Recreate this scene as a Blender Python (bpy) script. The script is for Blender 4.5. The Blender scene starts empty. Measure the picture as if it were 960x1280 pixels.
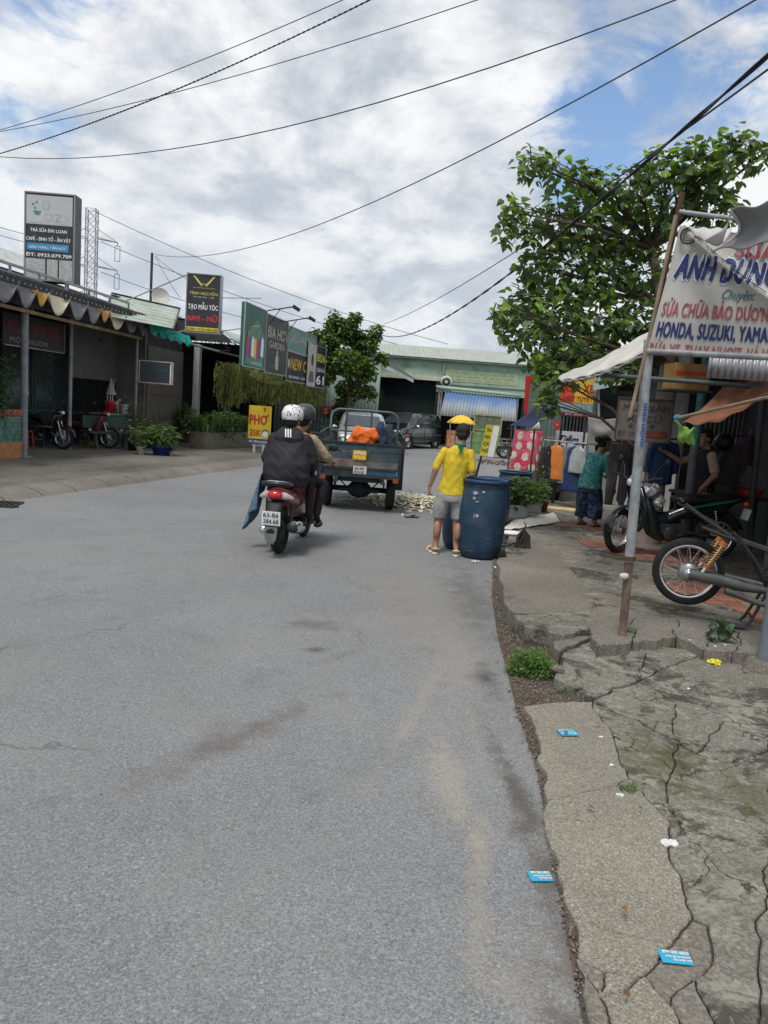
import bpy, bmesh, math, random
import numpy as np
from mathutils import Vector, Matrix, Quaternion, noise as mnoise
PI = math.pi
random.seed(7)
S = bpy.context.scene
C = S.collection

# ---------------------------------------------------------------- camera
cam_d = bpy.data.cameras.new('camera'); cam = bpy.data.objects.new('camera', cam_d); C.objects.link(cam)
pitch, roll = math.radians(7.7), math.radians(4.3)
fw = Vector((0, math.cos(pitch), -math.sin(pitch))); u0 = Vector((0, math.sin(pitch), math.cos(pitch)))
rt = Vector((1, 0, 0))*math.cos(roll) + u0*math.sin(roll); up = -Vector((1, 0, 0))*math.sin(roll) + u0*math.cos(roll)
cam.matrix_world = Matrix(((rt.x, up.x, -fw.x, 0), (rt.y, up.y, -fw.y, 0), (rt.z, up.z, -fw.z, 1.7), (0, 0, 0, 1)))
cam_d.sensor_fit = 'VERTICAL'; cam_d.sensor_height = 34.6; cam_d.lens = 25.4
cam_d.clip_start = 0.05; cam_d.clip_end = 5000
S.camera = cam
S.render.resolution_x = 768; S.render.resolution_y = 1024

# ---------------------------------------------------------------- sky and sun
SUN_EL, SUN_AZ = 62, 205          # azimuth clockwise from +Y
w = bpy.data.worlds.new('World'); S.world = w; w.use_nodes = True
nt = w.node_tree; nt.nodes.clear()
def N(nt, typ, **kw):
    n = nt.nodes.new(typ)
    for k, v in kw.items():
        if k.startswith('i_'):
            key = k[2:]
            key = int(key) if key.isdigit() else key.replace('_', ' ')
            n.inputs[key].default_value = v
        else: setattr(n, k, v)
    return n
def L(nt, a, b): nt.links.new(a, b)
def mth(nt, op, a, b=None, c=None, clamp=False):
    n = nt.nodes.new('ShaderNodeMath'); n.operation = op; n.use_clamp = clamp
    for i, v in enumerate((a, b, c)):
        if v is None: continue
        if isinstance(v, (int, float)): n.inputs[i].default_value = v
        else: nt.links.new(v, n.inputs[i])
    return n.outputs[0]
def rng(nt, v, a, b, c=0.0, d=1.0, smooth=True):
    n = nt.nodes.new('ShaderNodeMapRange'); n.interpolation_type = 'SMOOTHSTEP' if smooth else 'LINEAR'
    nt.links.new(v, n.inputs[0])
    for i, q in enumerate((a, b, c, d)): n.inputs[i+1].default_value = q
    return n.outputs[0]
def mixc(nt, f, a, b, mode='MIX'):
    n = nt.nodes.new('ShaderNodeMix'); n.data_type = 'RGBA'; n.blend_type = mode
    if isinstance(f, (int, float)): n.inputs[0].default_value = f
    else: nt.links.new(f, n.inputs[0])
    for i, v in ((6, a), (7, b)):
        if isinstance(v, (tuple, list)): n.inputs[i].default_value = (v[0], v[1], v[2], 1)
        else: nt.links.new(v, n.inputs[i])
    return n.outputs[2]
def noise(nt, vec, scale, detail=3, rough=.55, dist=0.0, dims=None):
    n = nt.nodes.new('ShaderNodeTexNoise'); n.inputs['Scale'].default_value = scale
    n.inputs['Detail'].default_value = detail; n.inputs['Roughness'].default_value = rough
    n.inputs['Distortion'].default_value = dist
    if vec is not None: nt.links.new(vec, n.inputs['Vector'])
    return n.outputs[0]
tc = N(nt, 'ShaderNodeTexCoord'); sep = N(nt, 'ShaderNodeSeparateXYZ'); L(nt, tc.outputs['Generated'], sep.inputs[0])
den = mth(nt, 'ADD', mth(nt, 'MAXIMUM', sep.outputs[2], 0.0), 0.38)
cx = mth(nt, 'DIVIDE', sep.outputs[0], den); cy = mth(nt, 'DIVIDE', sep.outputs[1], den)
cmb = N(nt, 'ShaderNodeCombineXYZ'); L(nt, cx, cmb.inputs[0]); L(nt, cy, cmb.inputs[1])
sky = N(nt, 'ShaderNodeTexSky', sky_type='NISHITA', sun_disc=False)
sky.sun_elevation = math.radians(SUN_EL); sky.sun_rotation = math.radians(SUN_AZ); sky.air_density = 1.2; sky.dust_density = 1.2
n1 = noise(nt, cmb.outputs[0], 1.5, 9, .58, .35)
n2 = noise(nt, cmb.outputs[0], 5.2, 7, .62, .5)
cov = mth(nt, 'ADD', mth(nt, 'MULTIPLY', n1, .62), mth(nt, 'MULTIPLY', n2, .38))
def around(px, py, pz, wdt):    # 1 near the given direction
    v = Vector((px, py, pz)).normalized()
    d = N(nt, 'ShaderNodeVectorMath', operation='DOT_PRODUCT'); L(nt, tc.outputs['Generated'], d.inputs[0]); d.inputs[1].default_value = v
    return rng(nt, d.outputs['Value'], math.cos(wdt), 1.0)
cov = mth(nt, 'SUBTRACT', cov, mth(nt, 'MULTIPLY', around(*(0.283, 1.075, 0.49), .29), .178))
cov = mth(nt, 'SUBTRACT', cov, mth(nt, 'MULTIPLY', around(*(-0.396, 1.07, 0.45), .36), .085))
cov = mth(nt, 'ADD', cov, mth(nt, 'MULTIPLY', around(*(0.054, 1.047, 0.282), .62), .12))
mask = rng(nt, mth(nt, 'ADD', cov, mth(nt, 'MULTIPLY', rng(nt, sep.outputs[2], .25, .05), .2)), .365, .46)
n3 = noise(nt, cmb.outputs[0], 2.3, 8, .6, .3)
n4 = noise(nt, cmb.outputs[0], 7.0, 5, .6, .4)
shade = mth(nt, 'ADD', mth(nt, 'MULTIPLY', n3, .72), mth(nt, 'MULTIPLY', n4, .28))
shade = rng(nt, shade, .41, .60)
cc = mixc(nt, shade, (2.95, 3.3, 3.8), (6.0, 6.05, 6.1))
cc = mixc(nt, mth(nt, 'MULTIPLY', rng(nt, sep.outputs[2], .45, 0.0), .45), cc, (4.1, 4.5, 4.9))
blue = mixc(nt, 1.0, sky.outputs[0], (.72, .86, 1.0), 'MULTIPLY')
blue = mixc(nt, .08, blue, (5, 5.2, 5.5))
col = mixc(nt, mask, blue, cc)
bg = N(nt, 'ShaderNodeBackground'); bg.inputs[1].default_value = 0.1
L(nt, col, bg.inputs[0]); wo = N(nt, 'ShaderNodeOutputWorld'); L(nt, bg.outputs[0], wo.inputs[0])
sd = bpy.data.lights.new('sun', 'SUN'); sd.energy = 1.5; sd.angle = math.radians(18); sd.color = (1, .965, .91)
so = bpy.data.objects.new('sun', sd); C.objects.link(so)
az, el = math.radians(SUN_AZ), math.radians(SUN_EL)
so.rotation_euler = Vector((math.sin(az)*math.cos(el), math.cos(az)*math.cos(el), math.sin(el))).to_track_quat('Z', 'Y').to_euler()
S.view_settings.view_transform = 'Standard'; S.view_settings.look = 'None'; S.view_settings.gamma = 1; S.view_settings.exposure = 0.72
S.cycles.max_bounces = 6

# ---------------------------------------------------------------- materials
MATS = {}
def mat(name, col, rough=.7, metal=0.0, var=.18, vs=6.0, bump=0.0, bs=60.0, dirt=None, ds=3.0, da=.5, isl=0.0, spec=.4, trans=0.0, emit=None, coat=0.0, oi=0.0, leaf=False):
    leaf = leaf or any(k in name for k in ('leaf_', 'bodhi', 'vine', 'weed', 'leaf'))
    if name in MATS: return MATS[name]
    m = bpy.data.materials.new(name); m.use_nodes = True; t = m.node_tree
    b = t.nodes['Principled BSDF']; co = N(t, 'ShaderNodeTexCoord').outputs['Object']
    c = col
    nz = noise(t, co, vs, 5, .6, .2)
    f = rng(t, nz, .3, .7, 1-var, 1+var)
    vm = N(t, 'ShaderNodeVectorMath', operation='SCALE'); vm.inputs[0].default_value = col; L(t, f, vm.inputs['Scale'])
    cur = vm.outputs[0]
    if isl or oi:
        src = N(t, 'ShaderNodeNewGeometry').outputs['Random Per Island'] if isl else N(t, 'ShaderNodeObjectInfo').outputs['Random']
        k = isl or oi
        v2 = N(t, 'ShaderNodeVectorMath', operation='SCALE'); L(t, cur, v2.inputs[0]); L(t, rng(t, src, 0, 1, 1-k, 1+k, False), v2.inputs['Scale']); cur = v2.outputs[0]
    if dirt is not None:
        dn = noise(t, co, ds, 6, .65, .5); cur = mixc(t, mth(t, 'MULTIPLY', rng(t, dn, .48, .72), da), cur, dirt)
    L(t, cur, b.inputs['Base Color'])
    L(t, rng(t, nz, .3, .7, max(rough-.1, .02), min(rough+.1, 1)), b.inputs['Roughness'])
    b.inputs['Metallic'].default_value = metal; b.inputs['Specular IOR Level'].default_value = spec
    if coat: b.inputs['Coat Weight'].default_value = coat; b.inputs['Coat Roughness'].default_value = .08
    if trans: b.inputs['Transmission Weight'].default_value = trans
    if emit: b.inputs['Emission Color'].default_value = (*emit[:3], 1); b.inputs['Emission Strength'].default_value = emit[3]
    if bump:
        bn = noise(t, co, bs, 5, .65); bp = N(t, 'ShaderNodeBump'); bp.inputs['Strength'].default_value = bump; bp.inputs['Distance'].default_value = .01
        L(t, bn, bp.inputs['Height']); L(t, bp.outputs[0], b.inputs['Normal'])
    if leaf:
        tl_ = N(t, 'ShaderNodeBsdfTranslucent'); L(t, mixc(t, 1.0, cur, (1.5, 1.7, .6), 'MULTIPLY'), tl_.inputs[0]); mx = N(t, 'ShaderNodeMixShader'); mx.inputs[0].default_value = .4
        L(t, b.outputs[0], mx.inputs[1]); L(t, tl_.outputs[0], mx.inputs[2]); L(t, mx.outputs[0], t.nodes['Material Output'].inputs['Surface'])
    MATS[name] = m; return m

# ---------------------------------------------------------------- mesh helpers
class MB:
    def __init__(s): s.v = []; s.f = []; s.m = []; s.s = []; s.cur = 0; s.T = None
    def add(s, vs, fs, sm=False):
        o = len(s.v)
        if s.T is not None: vs = [s.T @ Vector(v) for v in vs]
        s.v += [tuple(v) for v in vs]
        for f in fs: s.f.append(tuple(i+o for i in f)); s.m.append(s.cur); s.s.append(sm)
        return s
    def box(s, c, d, rz=0, R=None):
        x, y, z = d[0]/2, d[1]/2, d[2]/2
        vs = [Vector((sx*x, sy*y, sz*z)) for sz in (-1, 1) for sy in (-1, 1) for sx in (-1, 1)]
        M = R if R is not None else Matrix.Rotation(rz, 3, 'Z')
        vs = [M @ v + Vector(c) for v in vs]
        return s.add(vs, [(0, 2, 3, 1), (4, 5, 7, 6), (0, 1, 5, 4), (2, 6, 7, 3), (0, 4, 6, 2), (1, 3, 7, 5)])
    def bar(s, a, b, w, h):
        a, b = Vector(a), Vector(b); d = b-a; q = d.to_track_quat('X', 'Z').to_matrix()
        return s.box((a+b)/2, (d.length, w, h), R=q)
    def tube(s, pts, r, n=8, cap=True):
        pts = [Vector(p) for p in pts]; k = len(pts)
        rs = r if isinstance(r, (list, tuple)) else [r]*k
        vs = []; fs = []; nrm = None
        for i, p in enumerate(pts):
            t = (pts[min(i+1, k-1)]-pts[max(i-1, 0)])
            t = t.normalized() if t.length > 1e-9 else Vector((0, 0, 1))
            if nrm is None:
                nrm = t.orthogonal().normalized()
            nrm = (nrm - t*nrm.dot(t)); nrm = nrm.normalized() if nrm.length > 1e-6 else t.orthogonal().normalized()
            bn = t.cross(nrm)
            for j in range(n):
                a = 2*PI*j/n; vs.append(p + (nrm*math.cos(a)+bn*math.sin(a))*rs[i])
        for i in range(k-1):
            for j in range(n):
                j2 = (j+1) % n; fs.append((i*n+j, i*n+j2, (i+1)*n+j2, (i+1)*n+j))
        s.add(vs, fs, True)
        if cap:
            s.add(vs[:n], [tuple(range(n))[::-1]]); s.add(vs[-n:], [tuple(range(n))])
        return s
    def lathe(s, prof, n=24, c=(0, 0, 0), axis='Z', sm=True, sx=1, sy=1):
        c = Vector(c); vs = []; fs = []
        A = {'Z': Matrix.Identity(3), 'Y': Matrix.Rotation(-PI/2, 3, 'X'), 'X': Matrix.Rotation(PI/2, 3, 'Y')}[axis]
        for r, z in prof:
            for j in range(n):
                a = 2*PI*j/n; vs.append(A @ Vector((r*math.cos(a)*sx, r*math.sin(a)*sy, z)) + c)
        for i in range(len(prof)-1):
            for j in range(n):
                j2 = (j+1) % n; fs.append((i*n+j, i*n+j2, (i+1)*n+j2, (i+1)*n+j))
        return s.add(vs, fs, sm)
    def torus(s, R, r, n=36, m=10, c=(0, 0, 0), axis='Z', flat=1.0):
        return s.lathe([(R + r*math.cos(2*PI*k/m), r*flat*math.sin(2*PI*k/m)) for k in range(m+1)], n, c, axis)
    def ell(s, c, rad, n=14, m=9, R=None):
        vs = [];fs = []
        M = R if R is not None else Matrix.Identity(3)
        for i in range(m+1):
            th = PI*i/m
            for j in range(n):
                a = 2*PI*j/n
                vs.append(M @ Vector((rad[0]*math.sin(th)*math.cos(a), rad[1]*math.sin(th)*math.sin(a), -rad[2]*math.cos(th))) + Vector(c))
        for i in range(m):
            for j in range(n):
                j2 = (j+1) % n; fs.append((i*n+j, i*n+j2, (i+1)*n+j2, (i+1)*n+j))
        return s.add(vs, fs, True)
    def loft(s, rings, n=16, cap=True, sq=1.0):
        # rings: (center, rx, ry[, axis_x, axis_y])
        vs = []; fs = []
        for rg in rings:
            c, rx, ry = Vector(rg[0]), rg[1], rg[2]
            ax = Vector(rg[3]) if len(rg) > 3 else Vector((1, 0, 0)); ay = Vector(rg[4]) if len(rg) > 4 else Vector((0, 1, 0))
            for j in range(n):
                a = 2*PI*j/n; ca, sa = math.cos(a), math.sin(a)
                ca = math.copysign(abs(ca)**sq, ca); sa = math.copysign(abs(sa)**sq, sa)
                vs.append(c + ax*rx*ca + ay*ry*sa)
        for i in range(len(rings)-1):
            for j in range(n):
                j2 = (j+1) % n; fs.append((i*n+j, i*n+j2, (i+1)*n+j2, (i+1)*n+j))
        s.add(vs, fs, True)
        if cap: s.add(vs[:n], [tuple(range(n))[::-1]]); s.add(vs[-n:], [tuple(range(n))])
        return s
    def prism(s, pts, d):
        # pts: planar 3D loop, d: extrusion vector
        k = len(pts); d = Vector(d); a = [Vector(p) for p in pts]; b = [p+d for p in a]
        return s.add(a+b, [tuple(range(k))[::-1], tuple(range(k, 2*k))] + [(i, (i+1) % k, k+(i+1) % k, k+i) for i in range(k)])
    def sheet(s, fn, nu, nv, sm=True, th=0):
        vs = [Vector(fn(i/nu, j/nv)) for j in range(nv+1) for i in range(nu+1)]
        fs = [(j*(nu+1)+i, j*(nu+1)+i+1, (j+1)*(nu+1)+i+1, (j+1)*(nu+1)+i) for j in range(nv) for i in range(nu)]
        return s.add(vs, fs, sm)
    def mesh(s, name, mats, fix=True):
        me = bpy.data.meshes.new(name); me.from_pydata(s.v, [], s.f)
        for m in (mats if isinstance(mats, (list, tuple)) else [mats]): me.materials.append(m)
        me.polygons.foreach_set('material_index', s.m); me.polygons.foreach_set('use_smooth', s.s)
        me.update()
        if fix and len(s.f) < 60000:
            bm = bmesh.new(); bm.from_mesh(me); bmesh.ops.recalc_face_normals(bm, faces=bm.faces); bm.to_mesh(me); bm.free()
        return me
    def build(s, name, mats, parent=None, loc=None, rz=0, fix=True, solid=0, bevel=0):
        o = bpy.data.objects.new(name, s.mesh(name, mats, fix)); C.objects.link(o)
        if parent is not None: o.parent = parent
        if loc is not None: o.location = loc; o.rotation_euler.z = rz
        if solid:
            md = o.modifiers.new('solid', 'SOLIDIFY'); md.thickness = solid; md.offset = 0
        if bevel:
            md = o.modifiers.new('bevel', 'BEVEL'); md.width = bevel; md.segments = 2; md.limit_method = 'ANGLE'
        return o
def blob(mb, voxel=.012, smooth=4, disp=0, dscale=8, seed=0, fac=.5):
    """closed overlapping shapes -> one continuous skin"""
    o = bpy.data.objects.new('tmp', mb.mesh('tmp', [])); TMP.collection.objects.link(o)
    r = o.modifiers.new('r', 'REMESH'); r.mode = 'VOXEL'; r.voxel_size = voxel
    if smooth: sm = o.modifiers.new('s', 'SMOOTH'); sm.iterations = smooth; sm.factor = fac
    dg = tmp_dg(); me = bpy.data.meshes.new_from_object(o.evaluated_get(dg))
    bpy.data.objects.remove(o)
    if disp:
        n = len(me.vertices)
        for v in me.vertices:
            p = v.co*dscale + Vector((seed*7.1, 0, 0)); v.co += v.normal*disp*(mnoise.noise(p)+.5*mnoise.noise(p*2.3))
    me.polygons.foreach_set('use_smooth', [True]*len(me.polygons)); me.update()
    return me
def blobpart(name, mb, m, parent, voxel=.012, smooth=4, disp=0, dscale=8, seed=0, fac=.5):
    me = blob(mb, voxel, smooth, disp, dscale, seed, fac); me.name = name
    for q in (m if isinstance(m, (list, tuple)) else [m]): me.materials.append(q)
    o = bpy.data.objects.new(name, me); C.objects.link(o); o.parent = parent
    return o
def thing(name, label, cat, loc=(0, 0, 0), rz=0, group=None):
    o = bpy.data.objects.new(name, None); C.objects.link(o); o.location = loc; o.rotation_euler = (0, 0, rz); o.empty_display_size = .1
    o['label'] = label; o['category'] = cat
    if group: o['group'] = group
    return o
def tag(o, label=None, cat=None, group=None, kind=None, plab=None):
    if label: o['label'] = label
    if cat: o['category'] = cat
    if group: o['group'] = group
    if kind: o['kind'] = kind
    return o
def piece(name, me, parent, loc=(0, 0, 0), rot=(0, 0, 0), sc=None):
    o = bpy.data.objects.new(name, me); C.objects.link(o); o.parent = parent; o.location = loc; o.rotation_euler = rot
    if sc: o.scale = sc
    return o
def dup(root, loc, rz, label=None, group=None):
    def cp(o, par):
        c = o.copy(); C.objects.link(c); c.parent = par
        for ch in kids.get(o.name, []): cp(ch, c)
        return c
    kids = {}
    for o in bpy.data.objects:
        if o.parent: kids.setdefault(o.parent.name, []).append(o)
    r = cp(root, None); r.location = loc; r.rotation_euler = (0, 0, rz)
    if label: r['label'] = label
    if group: r['group'] = group
    return r
def vn(s):
    for c in 'ƠỜỚỞỠỢ': s = s.replace(c, "O'")
    return s
def text(s, parent, m, o, xd, ud, h, wdt=None, bold=0.0, shear=0.0, align='L', name='lettering', off=.004, spacing=1.0):
    """flat lettering: o = baseline start, h = cap height, wdt = fitted width"""
    cu = bpy.data.curves.new('t', 'FONT'); cu.body = vn(s); cu.size = 1; cu.shear = shear; cu.space_character = spacing+bold*.9; cu.resolution_u = 3
    ob = bpy.data.objects.new('t', cu); TMP.collection.objects.link(ob)
    dg = tmp_dg(); me = bpy.data.meshes.new_from_object(ob.evaluated_get(dg))
    bpy.data.objects.remove(ob); bpy.data.curves.remove(cu)
    co = [v.co.copy() for v in me.vertices]; fc = [tuple(p.vertices) for p in me.polygons]; bpy.data.meshes.remove(me)
    if not co: return None
    x0, x1 = min(v.x for v in co), max(v.x for v in co); cap = .73
    sy = h/cap; sx = (wdt/(x1-x0)) if wdt else sy
    xd = Vector(xd).normalized(); ud = Vector(ud).normalized(); nn = xd.cross(ud).normalized(); o = Vector(o) + nn*off
    shift = {'L': 0, 'C': -(x1-x0)*sx/2, 'R': -(x1-x0)*sx}[align]
    mb = MB(); q = bold*.62
    for k, (dx, dy) in enumerate([(0, 0)] + ([(q, 0), (-q, 0), (0, q*.6), (0, -q*.6), (q*.7, q*.45), (-q*.7, -q*.45)] if bold else [])):
        mb.add([o + xd*((v.x-x0+dx)*sx+shift) + ud*((v.y+dy)*sy) + nn*.0004*k for v in co], fc)
    t = mb.build(name, m, parent, fix=False); return t
class Board:
    """a flat panel with a lower-left corner, for signs"""
    def __init__(s, parent, o, xd, ud, w, h): s.p = parent; s.o = Vector(o); s.x = Vector(xd).normalized(); s.u = Vector(ud).normalized(); s.n = s.x.cross(s.u).normalized(); s.w = w; s.h = h
    def at(s, u, v, k=0): return s.o + s.x*u*s.w + s.u*v*s.h + s.n*k
    def rect(s, name, m, u0, v0, u1, v1, k=.004, th=.006):
        mb = MB(); mb.prism([s.at(u0, v0, k-th), s.at(u1, v0, k-th), s.at(u1, v1, k-th), s.at(u0, v1, k-th)], s.n*th); return mb.build(name, m, s.p)
    def poly(s, name, m, pts, k=.006, th=.003):
        mb = MB(); mb.prism([s.at(u, v, k-th) for u, v in pts], s.n*th); return mb.build(name, m, s.p)
    def disc(s, name, m, u, v, r, k=.006, n=20, ry=None):
        ry = ry or r
        return s.poly(name, m, [(u+r/s.w*math.cos(2*PI*i/n), v+ry/s.h*math.sin(2*PI*i/n)) for i in range(n)], k)
    def text(s, body, m, u, v, h, wdt=None, k=.008, **kw):
        return text(body, s.p, m, s.at(u, v), s.x, s.u, h*s.h, wdt*s.w if wdt else None, off=k, **kw)

# common materials
black = mat('black_plastic', (.012, .012, .013), .45, var=.3)
darkp = mat('dark_plastic', (.03, .03, .033), .5, var=.3)
TMP = bpy.data.scenes.new('workbench')
def tmp_dg():
    with bpy.context.temp_override(scene=TMP, view_layer=TMP.view_layers[0]): return bpy.context.evaluated_depsgraph_get()
rubber = mat('tyre_rubber', (.018, .018, .018), .85, var=.3, dirt=(.09, .08, .07), ds=8, da=.35, bump=.3, bs=90)
chrome = mat('chrome', (.75, .75, .75), .18, 1, var=.08)
steel = mat('galvanised_steel', (.42, .43, .44), .45, .75, var=.2, vs=12, dirt=(.13, .07, .04), ds=4, da=.45)
dsteel = mat('dark_steel', (.06, .062, .065), .5, .6, var=.3, dirt=(.09, .05, .03), da=.5)
rust = mat('rusty_steel', (.12, .065, .04), .85, .2, var=.4, bump=.4, bs=50)
alu = mat('cast_aluminium', (.38, .38, .38), .4, .85, var=.2)
white = mat('white_print', (.8, .8, .78), .6, var=.05)
offw = mat('off_white_paint', (.55, .54, .5), .7, var=.12, dirt=(.25, .22, .18), da=.4)
glass = mat('dark_glass', (.02, .024, .028), .06, 0, var=.1, spec=.8)
redlight = mat('red_lens', (.55, .02, .02), .15, var=.1, spec=.7)
oran = mat('orange_lens', (.6, .2, .03), .2, var=.1)
skin = mat('skin', (.36, .19, .12), .55, var=.08, vs=20)
skin2 = mat('weathered_skin', (.3, .16, .1), .55, var=.1, vs=20)
hair = mat('black_hair', (.012, .01, .009), .55, var=.4, vs=60, bump=.8, bs=160)
# ================================================================ SETTING
def ground_mat(name, base, dark, light, speck=0.5, rough=.9, extra=None, ss=260, bump=.5, spots=1.0):
    m = bpy.data.materials.new(name); m.use_nodes = True; t = m.node_tree; b = t.nodes['Principled BSDF']
    co = N(t, 'ShaderNodeTexCoord').outputs['Object']
    big = noise(t, co, .35, 6, .6, .3); mid = noise(t, co, 2.2, 6, .65, .4); fine = noise(t, co, ss, 2, .7); fin2 = noise(t, co, ss*.33, 3, .7)
    c = mixc(t, rng(t, big, .35, .65), base, light)
    c = mixc(t, mth(t, 'MULTIPLY', rng(t, mid, .5, .75), .5*spots), c, dark)
    fs = mth(t, 'ADD', mth(t, 'MULTIPLY', fine, .5), mth(t, 'MULTIPLY', fin2, .5))
    vs_ = N(t, 'ShaderNodeTexVoronoi'); vs_.inputs['Scale'].default_value = ss*.8; L(t, co, vs_.inputs['Vector']); sv = N(t, 'ShaderNodeSeparateColor'); L(t, vs_.outputs['Color'], sv.inputs[0])
    fs = mth(t, 'ADD', mth(t, 'MULTIPLY', fs, .6), mth(t, 'MULTIPLY', sv.outputs[0], .4))
    sc = rng(t, fs, .22, .78, 1-speck*.55, 1+speck*.6)
    v = N(t, 'ShaderNodeVectorMath', operation='SCALE'); L(t, c, v.inputs[0]); L(t, sc, v.inputs['Scale']); c = v.outputs[0]
    vo = N(t, 'ShaderNodeTexVoronoi'); vo.inputs['Scale'].default_value = ss*.28; L(t, co, vo.inputs['Vector'])
    chips = rng(t, vo.outputs['Distance'], .38, .26); wn = N(t, 'ShaderNodeTexWhiteNoise'); L(t, vo.outputs['Position'], wn.inputs['Vector'])
    chips = mth(t, 'MULTIPLY', chips, rng(t, wn.outputs['Value'], .84, .88))
    c = mixc(t, mth(t, 'MULTIPLY', chips, .6*speck), c, (min(light[0]*2.1, .6), min(light[1]*2.1, .6), min(light[2]*2.0, .6)))
    if extra: c = extra(t, co, c)
    L(t, c, b.inputs['Base Color']); b.inputs['Roughness'].default_value = rough; b.inputs['Specular IOR Level'].default_value = .25
    bp = N(t, 'ShaderNodeBump'); bp.inputs['Strength'].default_value = bump; bp.inputs['Distance'].default_value = .004
    L(t, mth(t, 'ADD', fs, mth(t, 'MULTIPLY', mid, .8)), bp.inputs['Height']); L(t, bp.outputs[0], b.inputs['Normal'])
    return m
def spot(t, co, cx, cy, rx, ry, ang, edge=.5, nsc=3.0, namt=.6):
    mp = N(t, 'ShaderNodeMapping'); mp.vector_type = 'TEXTURE'; mp.inputs['Location'].default_value = (cx, cy, 0); mp.inputs['Rotation'].default_value = (0, 0, ang); mp.inputs['Scale'].default_value = (rx, ry, 1)
    L(t, co, mp.inputs[0]); s = N(t, 'ShaderNodeSeparateXYZ'); L(t, mp.outputs[0], s.inputs[0])
    d = mth(t, 'SQRT', mth(t, 'ADD', mth(t, 'POWER', s.outputs[0], 2.0), mth(t, 'POWER', s.outputs[1], 2.0)))
    if not hasattr(spot, 'c'): spot.c = {}
    if id(t) not in spot.c: spot.c[id(t)] = (noise(t, co, 4.5, 9, .72), noise(t, co, 90, 3, .8))
    a, b = spot.c[id(t)]
    d = mth(t, 'ADD', d, mth(t, 'ADD', mth(t, 'MULTIPLY', mth(t, 'SUBTRACT', a, .5), 4.5), mth(t, 'MULTIPLY', mth(t, 'SUBTRACT', b, .5), 3.2)))
    return rng(t, d, 1.3, -.1)
def road_extra(t, co, c):
    # faint polished wheel tracks, hairline cracks and dust
    c = mixc(t, mth(t, 'MULTIPLY', rng(t, noise(t, co, .8, 8, .75, .6), .46, .66), .35), c, (.23, .225, .215))
    wv = N(t, 'ShaderNodeVectorMath', operation='ADD'); L(t, co, wv.inputs[0]); nz_ = N(t, 'ShaderNodeTexNoise'); nz_.inputs['Scale'].default_value = 1.6; nz_.inputs['Detail'].default_value = 7; L(t, co, nz_.inputs['Vector'])
    sc_ = N(t, 'ShaderNodeVectorMath', operation='SCALE'); L(t, nz_.outputs['Color'], sc_.inputs[0]); sc_.inputs['Scale'].default_value = .9; L(t, sc_.outputs[0], wv.inputs[1])
    vv = N(t, 'ShaderNodeTexVoronoi', feature='DISTANCE_TO_EDGE'); vv.inputs['Scale'].default_value = .45; L(t, wv.outputs[0], vv.inputs['Vector'])
    c = mixc(t, mth(t, 'MULTIPLY', mth(t, 'MULTIPLY', rng(t, vv.outputs['Distance'], .006, .001), rng(t, noise(t, co, .7, 3, .5), .5, .6)), .45), c, (.07, .068, .065))
    c = mixc(t, mth(t, 'MULTIPLY', rng(t, noise(t, co, 6, 5, .8, .4), .60, .70), .35), c, (.11, .107, .105))
    SP = [  # centre, radii, angle, colour, strength
        ((-.66, 3.62), (.62, .1), 1.02, (.12, .108, .095), .75), ((-.22, 5.0), (.2, .06), .9, (.12, .108, .095), .5), ((-.43, 5.75), (.25, .16), 0.3, (.1, .09, .08), .6),
        ((-.42, 5.1), (.09, .06), 0.3, (.06, .055, .05), .7), ((-2.7, 4.55), (.12, .08), 0, (.07, .07, .085), .8), ((-2.25, 3.35), (.11, .07), .2, (.07, .07, .085), .8),
        ((.60, 5.0), (.26, 1.2), -.05, (.30, .272, .225), .4), ((.28, 4.2), (.05, .9), -.25, (.31, .28, .23), .5), ((.47, 2.7), (.05, .8), -.12, (.31, .28, .23), .5), ((.35, 6.6), (.5, 1.6), .1, (.25, .225, .18), .35), ((.70, 2.6), (.06, 1.2), .02, (.10, .085, .068), .7),
        ((.42, 3.3), (.10, .5), .1, (.4, .34, .26), .4), ((.58, 1.9), (.14, .5), 0, (.38, .33, .26), .35),
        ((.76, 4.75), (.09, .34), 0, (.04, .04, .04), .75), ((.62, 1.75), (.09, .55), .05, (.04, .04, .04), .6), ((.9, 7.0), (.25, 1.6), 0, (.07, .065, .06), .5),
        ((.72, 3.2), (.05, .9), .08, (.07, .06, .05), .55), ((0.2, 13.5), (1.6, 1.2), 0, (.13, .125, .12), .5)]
    for (p, r, a, col, k) in SP:
        c = mixc(t, mth(t, 'MULTIPLY', spot(t, co, p[0], p[1], r[0], r[1], a, .55, 5.0, .55), k), c, col)
    return c
asphalt = ground_mat('worn_asphalt', (.184, .185, .188), (.14, .14, .14), (.218, .218, .219), .62, .88, road_extra, 210, .5)
concrete = ground_mat('stained_concrete', (.155, .142, .12), (.06, .055, .046), (.22, .203, .172), .5, .92, None, 120, .8)
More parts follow.
